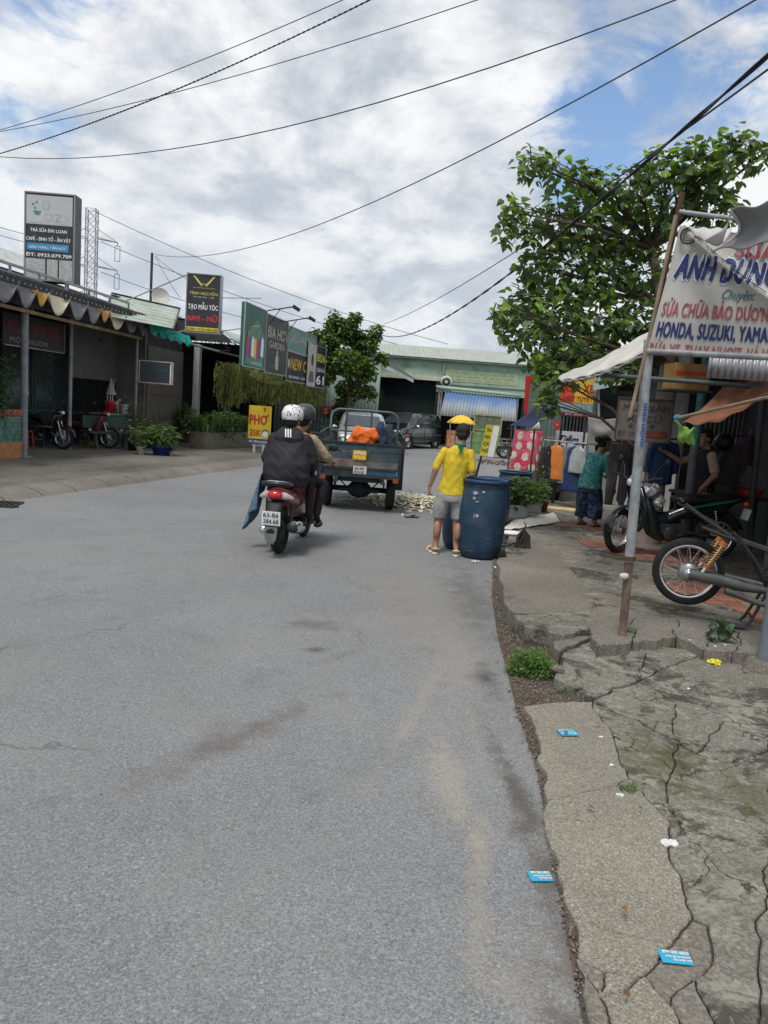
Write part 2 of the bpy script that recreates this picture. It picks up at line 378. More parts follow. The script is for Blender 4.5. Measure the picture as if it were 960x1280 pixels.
def slab_extra(t, co, c):
    geo = N(t, 'ShaderNodeNewGeometry').outputs['Position']; co = geo
    wv = N(t, 'ShaderNodeVectorMath', operation='ADD'); L(t, co, wv.inputs[0]); nz_ = N(t, 'ShaderNodeTexNoise'); nz_.inputs['Scale'].default_value = 2.5; nz_.inputs['Detail'].default_value = 6; L(t, co, nz_.inputs['Vector'])
    sc_ = N(t, 'ShaderNodeVectorMath', operation='SCALE'); L(t, nz_.outputs['Color'], sc_.inputs[0]); sc_.inputs['Scale'].default_value = .55; L(t, sc_.outputs[0], wv.inputs[1])
    vv = N(t, 'ShaderNodeTexVoronoi', feature='DISTANCE_TO_EDGE'); vv.inputs['Scale'].default_value = 1.9; L(t, wv.outputs[0], vv.inputs['Vector'])
    crack = mth(t, 'MULTIPLY', rng(t, vv.outputs['Distance'], .012, .003), rng(t, noise(t, co, 1.7, 3, .5), .46, .54))
    c = mixc(t, mth(t, 'MULTIPLY', rng(t, noise(t, co, 1.6, 8, .75, .8), .51, .58), .85), c, (.05, .048, .036))
    c = mixc(t, mth(t, 'MULTIPLY', rng(t, noise(t, co, 2.9, 7, .7, .9), .54, .62), .7), c, (.29, .275, .235))
    c = mixc(t, mth(t, 'MULTIPLY', rng(t, noise(t, co, .9, 5, .6, .3), .54, .68), .6), c, (.075, .085, .03))
    c = mixc(t, mth(t, 'MULTIPLY', rng(t, noise(t, co, 11, 6, .75, .5), .56, .64), .5), c, (.36, .33, .27))
    c = mixc(t, mth(t, 'MULTIPLY', crack, .85), c, (.03, .027, .02))
    return c
mossy = ground_mat('mossy_broken_concrete', (.165, .153, .128), (.06, .057, .044), (.225, .212, .18), .6, .92, slab_extra, 120, .9)
apronm = ground_mat('pebbly_concrete', (.205, .188, .155), (.12, .11, .09), (.265, .245, .20), .7, .92, None, 230, .9, .7)
soilm = ground_mat('dirt', (.075, .058, .045), (.035, .028, .022), (.12, .095, .075), .6, .95, None, 120, 1.0)
farground = ground_mat('far_ground', (.16, .155, .14), (.1, .1, .08), (.2, .195, .18), .3, .95, None, 30, .3)
def left_extra(t, co, c):
    for (p, r, a, col, k) in (((-6.75, 17.6), (.07, 2.6), -.14, (.03, .028, .026), .8), ((-6.2, 20.5), (.06, 2.5), -.2, (.03, .028, .026), .7), ((-6.9, 14.8), (.3, .5), .2, (.028, .026, .024), .8), ((-7.2, 16.9), (.5, .8), .2, (.05, .047, .04), .6), ((-5.4, 15.5), (.35, 1.6), -.2, (.06, .055, .047), .55), ((-4.9, 19.5), (.4, 2.0), -.2, (.22, .20, .17), .5)):
        c = mixc(t, mth(t, 'MULTIPLY', spot(t, co, p[0], p[1], r[0], r[1], a), k), c, col)
    return c
lpave = ground_mat('damp_concrete', (.11, .10, .087), (.035, .033, .03), (.17, .158, .138), .5, .75, left_extra, 150, .7)
tilem = ground_mat('red_paving', (.19, .10, .075), (.1, .065, .05), (.22, .14, .11), .4, .9, None, 100, .6)

def flat(name, pts, z, m, kind='structure'):
    bm = bmesh.new(); f = bm.faces.new([bm.verts.new((x, y, z)) for x, y in pts]); bmesh.ops.triangulate(bm, faces=[f]); bmesh.ops.recalc_face_normals(bm, faces=bm.faces)
    for q in bm.faces:
        if q.normal.z < 0: q.normal_flip()
    me = bpy.data.meshes.new(name); bm.to_mesh(me); bm.free(); me.materials.append(m)
    o = bpy.data.objects.new(name, me); C.objects.link(o)
    if kind: o['kind'] = kind
    return o
flat('ground', [(-900, -900), (900, -900), (900, 900), (-900, 900)], -.03, farground)
LK = [(-7.9, -3), (-6.9, 3), (-5.95, 8), (-5.44, 10.54), (-5.04, 12.32), (-4.47, 14.81), (-3.9, 17.3), (-3.28, 19.98), (-2.95, 22.5), (-2.7, 25), (-2.5, 28), (-2.4, 31)]
RK = [(.55, -3), (.60, 0), (.66, 1.2), (.69, 1.95), (.76, 2.63), (.86, 3.54), (.88, 4.25), (.93, 5.0), (.98, 5.8), (1.1, 7), (1.38, 8.99), (1.75, 11), (2.38, 13.9), (3.4, 17), (5, 20), (9, 25)]
flat('road', [(x-.0, y) for x, y in LK] + [(-6, 31.5), (-6, 60), (30, 60), (30, 27), (9, 25)] + RK[::-1][1:], 0, asphalt)

def interp(pl, y):
    for (a, b) in zip(pl, pl[1:]):
        if a[1] <= y <= b[1]: k = (y-a[1])/(b[1]-a[1]); return a[0]+(b[0]-a[0])*k
    return pl[-1][0]
# left pavement + kerb ramp segments
flat('pavement_left', [(x-.42, y) for x, y in LK] + [(-24, 33), (-24, -3)], .13, lpave)
kerbp = bpy.data.objects['pavement_left']
y = 4.0; kr = random.Random(3)
while y < 30:
    y2 = y + kr.uniform(.75, .95); a, b = interp(LK, y), interp(LK, y2-.015)
    mb = MB()
    nn = 6
    def kf(u, v, a=a, b=b, y=y, y2=y2):
        x = a + (b-a)*v + .02; yy = y + (y2-.015-y)*v
        h = [0.0, .055, .085, .11, .128, .134][min(5, int(round(u*5)))] if u > 0 else -.02
        wob = .012*mnoise.noise(Vector((x*2-u*3, yy*2, u*4)))
        return (x-u*.46+.02*mnoise.noise(Vector((yy*3, u*5, 0))), yy, h+wob*(1 if u > 0 else 0))
    mb.sheet(kf, 5, 5)
    mb.build('kerb_stone', concrete, kerbp)
    y = y2
# darker joints and stains on the left pavement are in its material; a drain grate at the kerb
g = thing('drain_grate', 'iron storm drain grate set beside the left kerb', 'grate', (*(-5.56, 10.28, 0)[:2], .012), .2)
mb = MB(); mb.box((0, -.25, .0), (.95, .03, .02)).box((0, .25, 0), (.95, .03, .02)).box((-.46, 0, 0), (.03, .5, .02)).box((.46, 0, 0), (.03, .5, .02)); mb.build('frame', dsteel, g)
bs = MB().box((0, 0, 0), (.035, .46, .018)).mesh('bar', dsteel)
for i in range(11): piece('bar', bs, g, (-.4+i*.08, 0, .0), (0, 0, .5))
MB().box((0, 0, -.007), (.94, .5, .004)).build('pit_shade', black, g)  # black sheet standing in for the shade below the bars

# right pavement: dirt base, upper terrace, cracked slabs
flat('dirt_strip', [(x-.01, y) for x, y in RK] + [(9, 25.2), (14, 20), (14, -3)], .0045, soilm)
pav = flat('pavement_right', [(2.25, 6.15), (1.75, 6.0), (1.5, 6.25), (1.42, 6.7), (1.33, 7.4), (1.5, 9.0), (1.9, 11), (2.5, 13.8), (3.5, 17), (5.1, 19.9), (9, 24.6), (14, 20), (14, 5.6), (3.6, 5.7)], .135, ground_mat('worn_terrace_concrete', (.165, .15, .126), (.065, .06, .05), (.235, .215, .18), .55, .92, slab_extra, 140, .8))
def fract(a, b, depth=4, amp=.07):
    key = tuple(sorted([a, b])); rr = random.Random(hash((round(key[0][0], 2), round(key[0][1], 2), round(key[1][0], 2), round(key[1][1], 2))))
    def rec(p, q, d, am):
        if d == 0: return [p]
        m = ((p[0]+q[0])/2, (p[1]+q[1])/2); l = math.hypot(q[0]-p[0], q[1]-p[1]); nx, ny = -(q[1]-p[1])/max(l, 1e-6), (q[0]-p[0])/max(l, 1e-6)
        k = max(-.03, min(.03, rr.uniform(-1, 1)*am*l)); m = (m[0]+nx*k, m[1]+ny*k)
        return rec(p, m, d-1, am*.95) + rec(m, q, d-1, am*.95)
    pts = rec(key[0], key[1], depth, amp) + [key[1]]
    if key[0] != a: pts = pts[::-1]
    return pts[:-1]
def slab(poly, z, m, parent, name='slab', gap=.008, tilt=(0, 0), th=.07, depth=4, amp=.09):
    pts = []
    for i in range(len(poly)): pts += fract(tuple(poly[i]), tuple(poly[(i+1) % len(poly)]), depth, amp)
    cx = sum(p[0] for p in pts)/len(pts); cy = sum(p[1] for p in pts)/len(pts)
    area = sum(pts[i][0]*pts[(i+1) % len(pts)][1]-pts[(i+1) % len(pts)][0]*pts[i][1] for i in range(len(pts)))
    if area < 0: pts = pts[::-1]
    bm = bmesh.new(); n = len(pts)
    def inset(g):
        out = []
        for i in range(n):
            a, b, c = pts[i-1], pts[i], pts[(i+1) % n]
            e1 = Vector((b[0]-a[0], b[1]-a[1])); e2 = Vector((c[0]-b[0], c[1]-b[1]))
            nn = Vector((-(e1.y+e2.y), e1.x+e2.x)); nn = nn.normalized() if nn.length > 1e-6 else Vector((0, 0))
            out.append((b[0]+nn.x*g, b[1]+nn.y*g))
        return out
    zz = lambda x, y: z + tilt[0]*(x-cx) + tilt[1]*(y-cy)
    from mathutils.geometry import delaunay_2d_cdt
    zz = lambda x, y: z + tilt[0]*(x-cx) + tilt[1]*(y-cy)
    relief = lambda x, y: .0035*mnoise.noise(Vector((x*7, y*7, z*90))) + .0018*mnoise.noise(Vector((x*23, y*23, 5)))
    i1 = inset(gap); i2 = inset(gap+.005)
    for i in range(n):
        j = (i+1) % n; quad = [(*i1[i], zz(*i1[i])-th), (*i1[j], zz(*i1[j])-th), (*i1[j], zz(*i1[j])-.006), (*i1[i], zz(*i1[i])-.006)]
        q2 = [(*i1[i], zz(*i1[i])-.006), (*i1[j], zz(*i1[j])-.006), (*i2[j], zz(*i2[j])+relief(*i2[j])), (*i2[i], zz(*i2[i])+relief(*i2[i]))]
        for q in (quad, q2): bm.faces.new([bm.verts.new(p) for p in q])
    xs = [p[0] for p in i2]; ys = [p[1] for p in i2]; rr = random.Random(int(cx*1000)); st = max(.035, math.sqrt((max(xs)-min(xs))*(max(ys)-min(ys)))/28)
    inner = [(x+rr.uniform(-.3, .3)*st, y+rr.uniform(-.3, .3)*st) for x in np.arange(min(xs), max(xs), st) for y in np.arange(min(ys), max(ys), st)]
    vo, _, fo, _, _, _ = delaunay_2d_cdt([Vector(p) for p in i2+inner], [], [list(range(n))], 1, 1e-5)
    tv = [bm.verts.new((v.x, v.y, zz(v.x, v.y)+relief(v.x, v.y))) for v in vo]
    tops = []
    for f in fo:
        try: q = bm.faces.new([tv[k] for k in f]); q.smooth = True; tops.append(q)
        except ValueError: pass
    for v in [v for v in bm.verts if not v.link_faces]: bm.verts.remove(v)
    for f in tops:
        f.normal_update()
        if f.normal.z < 0: f.normal_flip()
    me = bpy.data.meshes.new(name); bm.to_mesh(me); bm.free(); me.materials.append(m)
    o = bpy.data.objects.new(name, me); C.objects.link(o); o.parent = parent; return o
# planar graph of the broken apron, metres on the ground
V = {
 'a': (0.9, 4.22, 0.05)[:2], 'b': (1.35, 4.38, 0.05)[:2], 'c': (1.28, 3.59, 0.05)[:2], 'd': (1.27, 3.41, 0.05)[:2], 'e': (0.82, 3.15, 0.05)[:2], 'f': (0.85, 3.56, 0.05)[:2],
 'g': (1.33, 3.03, 0.05)[:2], 'h': (1.23, 2.65, 0.05)[:2], 'i': (1.18, 2.42, 0.05)[:2], 'j': (1.06, 2.28, 0.05)[:2], 'k': (0.97, 2.29, 0.05)[:2], 'l': (0.75, 2.38, 0.05)[:2], 'm': (0.75, 2.63, 0.05)[:2],
 'n': (0.98, 2.19, 0.05)[:2], 'o': (0.91, 2.12, 0.05)[:2], 'p': (0.79, 2.13, 0.05)[:2], 'q': (0.75, 2.02, 0.05)[:2], 'r': (0.72, 2.18, 0.05)[:2],
 's': (0.95, 2.01, 0.05)[:2], 't': (0.94, 1.86, 0.05)[:2], 'u': (0.72, 1.84, 0.05)[:2], 'v': (0.67, 1.84, 0.05)[:2],
 'w': (1.38, 2.89, 0.05)[:2], 'x': (1.67, 2.86, 0.05)[:2], 'y': (1.42, 3.33, 0.05)[:2], 'z': (1.98, 3.49, 0.05)[:2],
 'A': (1.36, 2.6, 0.05)[:2], 'B': (1.53, 2.59, 0.05)[:2], 'C': (1.22, 2.39, 0.05)[:2], 'D': (1.18, 2.25, 0.05)[:2], 'E': (1.07, 2.13, 0.05)[:2], 'F': (1.06, 1.98, 0.05)[:2], 'G': (1.03, 1.85, 0.05)[:2], 'H': (1.17, 1.86, 0.05)[:2],
 'I': (1.77, 4.8, 0.06)[:2], 'J': (1.78, 5.68, 0.06)[:2], 'K': (1.32, 5.15, 0.06)[:2], 'L': (1.18, 4.71, 0.06)[:2],
 'M': (1.69, 3.89, 0.05)[:2], 'N': (1.73, 3.76, 0.05)[:2], 'O': (1.89, 3.69, 0.05)[:2], 'P': (2.17, 3.88, 0.05)[:2], 'Q': (1.88, 4.44, 0.05)[:2], 'R': (2.35, 4.22, 0.05)[:2], 'S': (2.08, 4.23, 0.05)[:2],
 'T': (2.81, 5.13, 0.05)[:2], 'U': (2.04, 5.61, 0.05)[:2], 'V': (2.53, 5.59, 0.05)[:2]}

apron = flat('apron_bed', [(.72, 1.0), (.8, 2.2), (.86, 3.3), (.97, 4.3), (1.4, 5.2), (2.2, 5.6), (5, 5.6), (5, 1.0)], .0085, soilm)
SL = [('abcdef', .062, apronm, (0, .0)), ('edghijklm', .06, apronm, (0, 0)), ('lkjnoprq'[:7], .052, apronm, (.0, 0)), ('poqr'[:0] or 'qpo', .05, apronm, (0, 0)),
      ('rpq', .045, concrete, (0, 0)), ('qostu', .058, apronm, (0, 0)), ('rquv', .048, concrete, (0, 0)),
      ('dygw'.replace('dygw', 'dywg'), .055, mossy, (0, 0)), ('yzxw', .05, mossy, (.01, 0)), ('gwxBAh', .064, mossy, (0, 0)), ('hABHGFECi'.replace('ECi', 'EDCi'), .058, mossy, (0, 0)),
      ('iCDj', .03, concrete, (0, 0)), ('jDEn', .04, concrete, (0, 0)), ('nEso', .046, concrete, (0, 0)), ('sEFGt', .05, concrete, (0, 0)),
      ('cQMyd'.replace('cQMyd', 'cbMyd'), .056, mossy, (0, 0)), ('bIQM', .062, mossy, (0, 0)), ('MNOzy'.replace('MNOzy', 'MNOPzy'), .048, mossy, (0, 0)), ('MQSN', .06, mossy, (0, 0)), ('NSRPO', .055, mossy, (0, 0)),
      ('QITRS'.replace('QITRS', 'QIVTRS'), .05, mossy, (0, 0)), ('IUV', .052, mossy, (0, 0)), ('LKJIb', .085, mossy, (.0, .02)), ('JUI', .06, mossy, (0, 0))]
for names, z, m, tl in SL:
    cy_ = sum(V[c][1] for c in names)/len(names); slab([V[c] for c in names], z*.4+.010+max(0, cy_-3.4)*.018, m, apron, tilt=(tl[0], .008), gap=.0028)
XR = 6.0
for pl in ([V['T'], V['R'], V['P'], V['z'], (XR, V['z'][1]), (XR, V['T'][1])], [V['z'], V['x'], V['B'], (XR, V['B'][1]), (XR, V['z'][1])], [V['B'], V['H'], (1.9, 1.0), (XR, 1.0), (XR, V['B'][1])]):
    slab(pl, .036, mossy, apron, gap=.003)
# terrace front: broken concrete lip facing the camera, and edge strips towards the road
lipv = [(1.57, 5.15, 0.14)[:2], (1.9, 5.39, 0.14)[:2], (2.32, 5.64, 0.14)[:2], (2.41, 5.35, 0.14)[:2], (2.61, 5.32, 0.14)[:2], (2.88, 5.27, 0.14)[:2]]
lipb = [(1.79, 6.08, 0.14)[:2], (2.24, 6.26, 0.14)[:2], (2.55, 6.17, 0.14)[:2], (2.74, 5.99, 0.14)[:2], (2.94, 5.93, 0.14)[:2], (3.2, 5.88, 0.14)[:2]]
for i in range(5):
    slab([lipv[i], lipv[i+1], lipb[i+1], lipb[i]], .15-.008*(i % 2), concrete, pav, tilt=(.0, .03*(i % 3-1)), th=.13, gap=.004, amp=.16)
pa = [(1.32, 8.37, 0.1)[:2], (2.22, 9.21, 0.12)[:2], (1.84, 6.22, 0.14)[:2], (1.11, 5.99, 0.08)[:2], (1.18, 7.13, 0.08)[:2]]
slab(pa, .142, concrete, pav, th=.14, amp=.06)
pb = [(1.1, 5.92, 0.08)[:2], (1.81, 6.28, 0.1)[:2], (1.71, 5.74, 0.1)[:2], (1.41, 5.46, 0.1)[:2], (1.14, 5.62, 0.08)[:2]]
slab(pb, .140, mossy, pav, th=.14, amp=.12)
pc = [(1.31, 5.4, 0.08)[:2], (1.69, 5.67, 0.1)[:2], (1.78, 5.68, 0.06)[:2], (1.32, 5.15, 0.06)[:2]]
slab(pc, .10, concrete, pav, th=.1, amp=.1)
# red paving tiles around the stall, laid one by one
tl = MB().box((0, 0, 0), (.19, .19, .012)).mesh('tile', mat('red_tile', (.27, .12, .08), .85, var=.3, dirt=(.12, .1, .085), ds=9, da=.7, oi=.25, bump=.4))
tr = random.Random(5)
cnt = 0
for i in range(34):
    for j in range(34):
        x = 2.75+i*.2; y = 5.95+j*.2
        if mnoise.noise(Vector((x*.9, y*.9, 3))) + .35*(x-3.2) > .0 and x < 3.0+.28*(y-5) and y < 12.3 and cnt < 290:
            piece('tile', tl, pav, (x+tr.uniform(-.004, .004), y+tr.uniform(-.004, .004), .139+tr.uniform(-.002, .003)), (tr.uniform(-.01, .01), tr.uniform(-.01, .01), tr.uniform(-.02, .02))); cnt += 1
# loose stones along the broken edge
def pebble_mesh(n, fn, smin, smax, seed):
    rr = random.Random(seed); mb = MB()
    for _ in range(n):
        x, y, z = fn(rr); s = rr.uniform(smin, smax)*rr.uniform(.6, 1)
        R = Matrix.Rotation(rr.uniform(0, 6), 3, 'Z') @ Matrix.Rotation(rr.uniform(0, 3), 3, 'X')
        vs = [R @ Vector((sx*s*rr.uniform(.6, 1), 0, 0) if k == 0 else ((0, sx*s*rr.uniform(.6, 1), 0) if k == 1 else (0, 0, sx*s*.7))) + Vector((x, y, z+s*.25)) for k in range(3) for sx in (-1, 1)]
        mb.add(vs, [(0, 2, 4), (2, 1, 4), (1, 3, 4), (3, 0, 4), (2, 0, 5), (1, 2, 5), (3, 1, 5), (0, 3, 5)])
    return mb
def edgefn(rr):
    y = rr.uniform(1.2, 9) if rr.random() < .6 else rr.uniform(4.2, 6.6); x = interp(RK, y) + abs(rr.gauss(0, .06)) - .02
    if 4.3 < y < 6.6: x += rr.uniform(0, .35)
    return x, y, .012
gm = mat('gravel', (.17, .15, .125), .95, var=.3, isl=.6)
pebble_mesh(5200, edgefn, .003, .012, 1).build('gravel', gm, fix=False)['kind'] = 'stuff'
pebble_mesh(1500, lambda rr: (rr.uniform(-3, .8), rr.uniform(1.6, 9), 0.0), .0025, .006, 2).build('road_grit', gm, fix=False)['kind'] = 'stuff'
rr = random.Random(9)
for i, (px, py, s) in enumerate([((1.22, 4.79, 0.02), 0, .05), ((1.22, 4.62, 0.02), 0, .035), ((1.22, 4.98, 0.02), 0, .045), ((1.08, 5.4, 0.02), 0, .03), ((1.29, 4.52, 0.02), 0, .03)]):
    mb = MB(); mb.ell((0, 0, s*.5), (s, s*.75, s*.6), 9, 6)
    me = blob(mb, s*.18, 1, s*.35, 14/s*.05, i); me.materials.append(concrete)
    for p in me.polygons: p.use_smooth = False
    o = bpy.data.objects.new('broken_stone', me); C.objects.link(o); o.location = (px[0], px[1], .01)
    tag(o, ['largest grey stone in the dirt beside the weed clump', 'small pale stone in the dirt just below the weed clump', 'upright grey chunk leaning against the mossy slab', 'small brown stone at the left edge of the weed clump', 'small stone touching the front corner of mossy slab'][i], 'stone', 'stones in the dirt gutter')
# ================================================================ LEFT ROW OF SHOPS
DL = Vector((.118, .993, 0)); NL = Vector((-.993, .118, 0)); BL = Vector((-7.8, 16.1, 0)); AZL = math.atan2(DL.y, DL.x)
def LF(s, t, z): return tuple(BL + DL*s + NL*t + Vector((0, 0, z)))
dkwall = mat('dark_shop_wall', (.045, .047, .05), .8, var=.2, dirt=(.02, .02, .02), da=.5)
grwall = mat('grey_rendered_wall', (.16, .155, .15), .85, var=.12, dirt=(.08, .075, .07), ds=2, da=.5)
roofd = mat('dark_roofing', (.05, .055, .055), .7, var=.3, dirt=(.12, .1, .08), da=.4)
ltroof = mat('pale_green_steel', (.42, .48, .40), .5, .1, var=.12, vs=1.5, dirt=(.22, .24, .18), ds=2, da=.5)
tealm = mat('teal_canvas', (.02, .42, .34), .7, var=.15)
creamc = mat('cream_canvas', (.62, .56, .40), .8, var=.12, dirt=(.35, .3, .2), da=.4)
greyc = mat('grey_canvas', (.16, .155, .16), .8, var=.15)
ochre = mat('ochre_canvas', (.40, .22, .05), .8, var=.15)
def corr(mb, o, ux, uy, w, l, pitch=.12, amp=.02, nv=1, curve=0):
    """corrugated sheet: o corner, ux across the waves, uy along them"""
    o, ux, uy = Vector(o), Vector(ux).normalized(), Vector(uy).normalized(); n = ux.cross(uy)
    k = max(2, int(w/pitch)*6)
    mb.sheet(lambda u, v: o + ux*u*w + uy*v*l + n*(amp*math.sin(2*PI*u*w/pitch) + curve*math.sin(PI*v)), k, nv)
    return mb
BH = thing('cafe_building', 'dark open-fronted cafe under a black roof at the left edge, behind the grey steel post', 'building', LF(0, 0, .13))
def world_part(name, mb, m, parent, **kw):
    o = mb.build(name, m, None, **kw); o.parent = parent
    o.matrix_parent_inverse = Matrix.Translation(parent.location).inverted() if parent.rotation_euler.z == 0 else (Matrix.Translation(parent.location) @ Matrix.Rotation(parent.rotation_euler.z, 4, 'Z')).inverted()
    return o
RL = Matrix.Rotation(AZL, 3, 'Z')
def lbox(mb, s0, s1, t0, t1, z0, z1):
    return mb.box(LF((s0+s1)/2, (t0+t1)/2, (z0+z1)/2), (abs(s1-s0), abs(t1-t0), z1-z0), R=RL)
# cafe: back wall, side walls, roof, fascia
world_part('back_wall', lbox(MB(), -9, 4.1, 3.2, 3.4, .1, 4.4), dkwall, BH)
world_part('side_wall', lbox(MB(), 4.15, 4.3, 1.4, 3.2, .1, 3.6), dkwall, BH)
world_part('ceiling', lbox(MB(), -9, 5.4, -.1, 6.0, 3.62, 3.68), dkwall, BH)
mb = MB(); n = 76
for i in range(n):
    s = -9+i*.19; mb.tube([LF(s, -.35, 3.72), LF(s, 2.4, 4.42), LF(s, 6.2, 4.9)], .075, 6)
world_part('roof', mb, roofd, BH)
mb = MB()
for t0, z0 in ((-.3, 3.98), (-.3, 3.70)): mb.bar(LF(-9, t0, z0), LF(4.0, t0, z0-.02), .05, .05)
for s in range(-9, 5): mb.bar(LF(s, -.3, 3.70), LF(s, -.3, 3.98), .04, .04)
world_part('roof_rail', mb, mat('pale_grey_paint', (.33, .35, .37), .6, var=.2, dirt=(.15, .13, .11), da=.4), BH)
world_part('beam', MB().bar(LF(-9, -.12, 3.20), LF(5.2, -.12, 3.16), .05, .07), mat('tan_painted_pipe', (.30, .21, .12), .6, var=.2), BH)
world_part('fascia', lbox(MB(), -9, 5.2, -.16, -.1, 3.26, 3.62), dkwall, BH)
glz = mat('shop_glass', (.03, .045, .05), .1, var=.2, spec=.7)
frm = mat('dark_green_frame', (.03, .05, .05), .6, var=.2)
for i, (s0, s1) in enumerate(((-5.5, -4.1), (-4.0, -2.6), (-2.5, -1.1), (-1.0, .4), (.5, 1.6), (1.7, 2.8), (2.9, 4.1))):
    f = world_part('window', lbox(MB(), s0, s1, 1.62, 1.66, .14, 2.65), glz, BH)
    mb = MB()
    for a in (s0, s1): lbox(mb, a-.03, a+.03, 1.58, 1.69, .13, 2.7)
    lbox(mb, s0+.03, s1-.03, 1.58, 1.69, 2.62, 2.7); lbox(mb, s0+.03, s1-.03, 1.58, 1.69, 1.0, 1.06)
    world_part('window_frame', mb, frm, BH)
mat('grey_paint', (.3, .31, .31), .6, var=.2, dirt=(.2, .12, .07), da=.5)
pp = world_part('post', MB().tube([LF(3.0, .7, .13), LF(3.0, .7, 3.6)], .05, 8), MATS['grey_paint'], BH)
# street post with its brackets
pt = thing('steel_post', 'grey steel post standing at the front corner of the cafe, next to the tiled planter', 'post', LF(-.03, 0, .13))
MB().tube([(0, 0, 0), (0, 0, 3.2)], .075, 12).build('shaft', mat('worn_grey_post', (.22, .24, .26), .6, var=.25, dirt=(.06, .12, .2), ds=2, da=.35), pt)
MB().box((0, 0, .01), (.24, .24, .02)).tube([(0, 0, 1.32), (0, 0, 1.40)], .09, 12).build('collar', MATS['worn_grey_post'], pt)
# scalloped valance along the cafe: flaps grey grey/ochre cream
vl = thing('scalloped_awning', 'scalloped valance of grey, ochre and cream flaps along the dark cafe eave', 'awning', LF(0, -.34, 3.6))
def flap(mb, s0, s1, t, zt, zb, lean=.15):
    def fn(u, v):
        s = s0+(s1-s0)*u; dz = (zt-zb)*v*(1-(abs(u*2-1)**2.2)*v*.98)
        return Vector(LF(s, t-lean*v+.05*math.sin(PI*u)*v, zt-dz))
    mb.sheet(fn, 8, 5)
cols = [greyc, greyc, ochre, creamc]
s = -6.3; i = 1
while s < 5.2:
    c = cols[i % 4]; wd = {0: .74, 1: .62, 2: .40, 3: .80}[i % 4]
    mb = MB(); flap(mb, s, s+wd, -.33, 3.62, 3.18 if c is not ochre else 3.28, .17)
    world_part('flap', mb, c, vl, solid=.004); s += wd+.02; i += 1
world_part('rail', MB().tube([LF(-6.3, -.33, 3.64), LF(5.2, -.33, 3.62)], .025, 6), dsteel, vl)
# teal awning
ta = thing('teal_awning', 'small teal scalloped canvas awning between the two roof signs', 'awning', (-6.47, 21.3, 3.39))
A0, A1 = Vector((-6.78, 20.8, 3.53)), Vector((-6.01, 22.2, 3.33)); dA = (A1-A0); 
for k in range(5):
    mb = MB()
    def fn(u, v, k=k):
        q = A0 + dA*((k+u)/5); q = q + Vector((.10, -.05, 0))*v; q.z += .1 - (.22+.16*math.sin(PI*u))*v; return q
    mb.sheet(fn, 8, 4); world_part('flap', mb, tealm, ta, solid=.004)
mb = MB(); mb.sheet(lambda u, v: A0 + dA*u + Vector((-.9*v, .1*v, .1+.06*v)), 8, 2); world_part('canopy', mb, tealm, ta, solid=.004)
world_part('rail', MB().tube([A0+Vector((0, 0, .1)), A1+Vector((0, 0, .1))], .02, 6), dsteel, ta)

# second shop: open kitchen, grey upper wall, panel wall
SB = thing('kitchen_shop_building', 'open drink stall building with grey upper wall behind the green bench', 'building', LF(5.5, 0, .13))
world_part('upper_wall', lbox(MB(), 4.3, 6.88, 1.4, 1.5, 1.95, 3.62), grwall, SB)
world_part('return_wall', lbox(MB(), 6.78, 6.9, .5, 1.4, .13, 3.62), grwall, SB)
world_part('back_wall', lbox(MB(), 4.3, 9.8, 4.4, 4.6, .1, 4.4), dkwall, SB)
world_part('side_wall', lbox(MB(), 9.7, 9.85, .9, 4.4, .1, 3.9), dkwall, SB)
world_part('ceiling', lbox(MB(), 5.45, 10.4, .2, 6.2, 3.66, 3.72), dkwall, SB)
mb = MB()
for i in range(21): mb.tube([LF(4.34+i*.12, 1.45, .15), LF(4.34+i*.12, 1.45, 1.95)], .012, 5)
mb.bar(LF(4.3, 1.45, 1.0), LF(6.8, 1.45, 1.0), .03, .03)
world_part('bar_grille', mb, dsteel, SB)
pnl = mat('grey_brown_panel', (.15, .135, .125), .75, var=.15, dirt=(.08, .07, .065), da=.4, oi=.08)
for i in range(3):
    for j in range(4):
        s0 = 6.92+i*.9
        world_part('panel', lbox(MB(), s0, s0+.885, .45+.005*((i+j) % 2), .50+.005*((i+j) % 2), .16+j*.74, .16+j*.74+.725), pnl, SB)
world_part('panel_backing', lbox(MB(), 6.9, 9.62, .51, .6, .13, 3.64), dkwall, SB)
world_part('post', MB().tube([LF(5.15, -.02, .13), LF(5.15, -.02, 3.6)], .04, 8), MATS['grey_paint'], SB)
# pale green corrugated roof panel
mb = MB(); o = Vector((-7.43, 20, 4.04)); e = Vector((-6.59, 23, 3.9)); ux = (e-o)
P0, P1, P2, P3 = Vector((-7.11, 18.6, 3.43)), Vector((-6.08, 20.8, 3.43)), Vector((-6.67, 23.5, 4.24)), Vector((-8.15, 22, 4.34))
def rf(u, v):
    q = (P0*(1-u)+P1*u)*(1-v) + (P3*(1-u)+P2*u)*v; ph = (v*7) % 1
    q.z += (.035 if ph < .18 else 0)
    return q
mb.sheet(rf, 4, 56, sm=False); world_part('roof_sheet', mb, ltroof, SB, solid=.01)
mb = MB(); mb.tube([P0+Vector((0, 0, .02)), P3+Vector((-.05, 0, .08)), P2+Vector((0, 0, .06)), P1], .03, 6); world_part('roof_edge', mb, dsteel, SB)
world_part('gable_wall', lbox(MB(), 5.6, 10.4, .9, 1.0, 3.6, 4.35), dkwall, SB)
mb = MB(); mb.sheet(lambda u, v: Vector(LF(-1+7*u, 1.0+1.6*math.sin(v*PI/2), 4.3+.35*(1-math.cos(v*PI)))), 6, 8); world_part('barrel_roof', mb, mat('weathered_white_sheet', (.5, .52, .5), .6, var=.15, dirt=(.2, .19, .16), da=.6), SB)

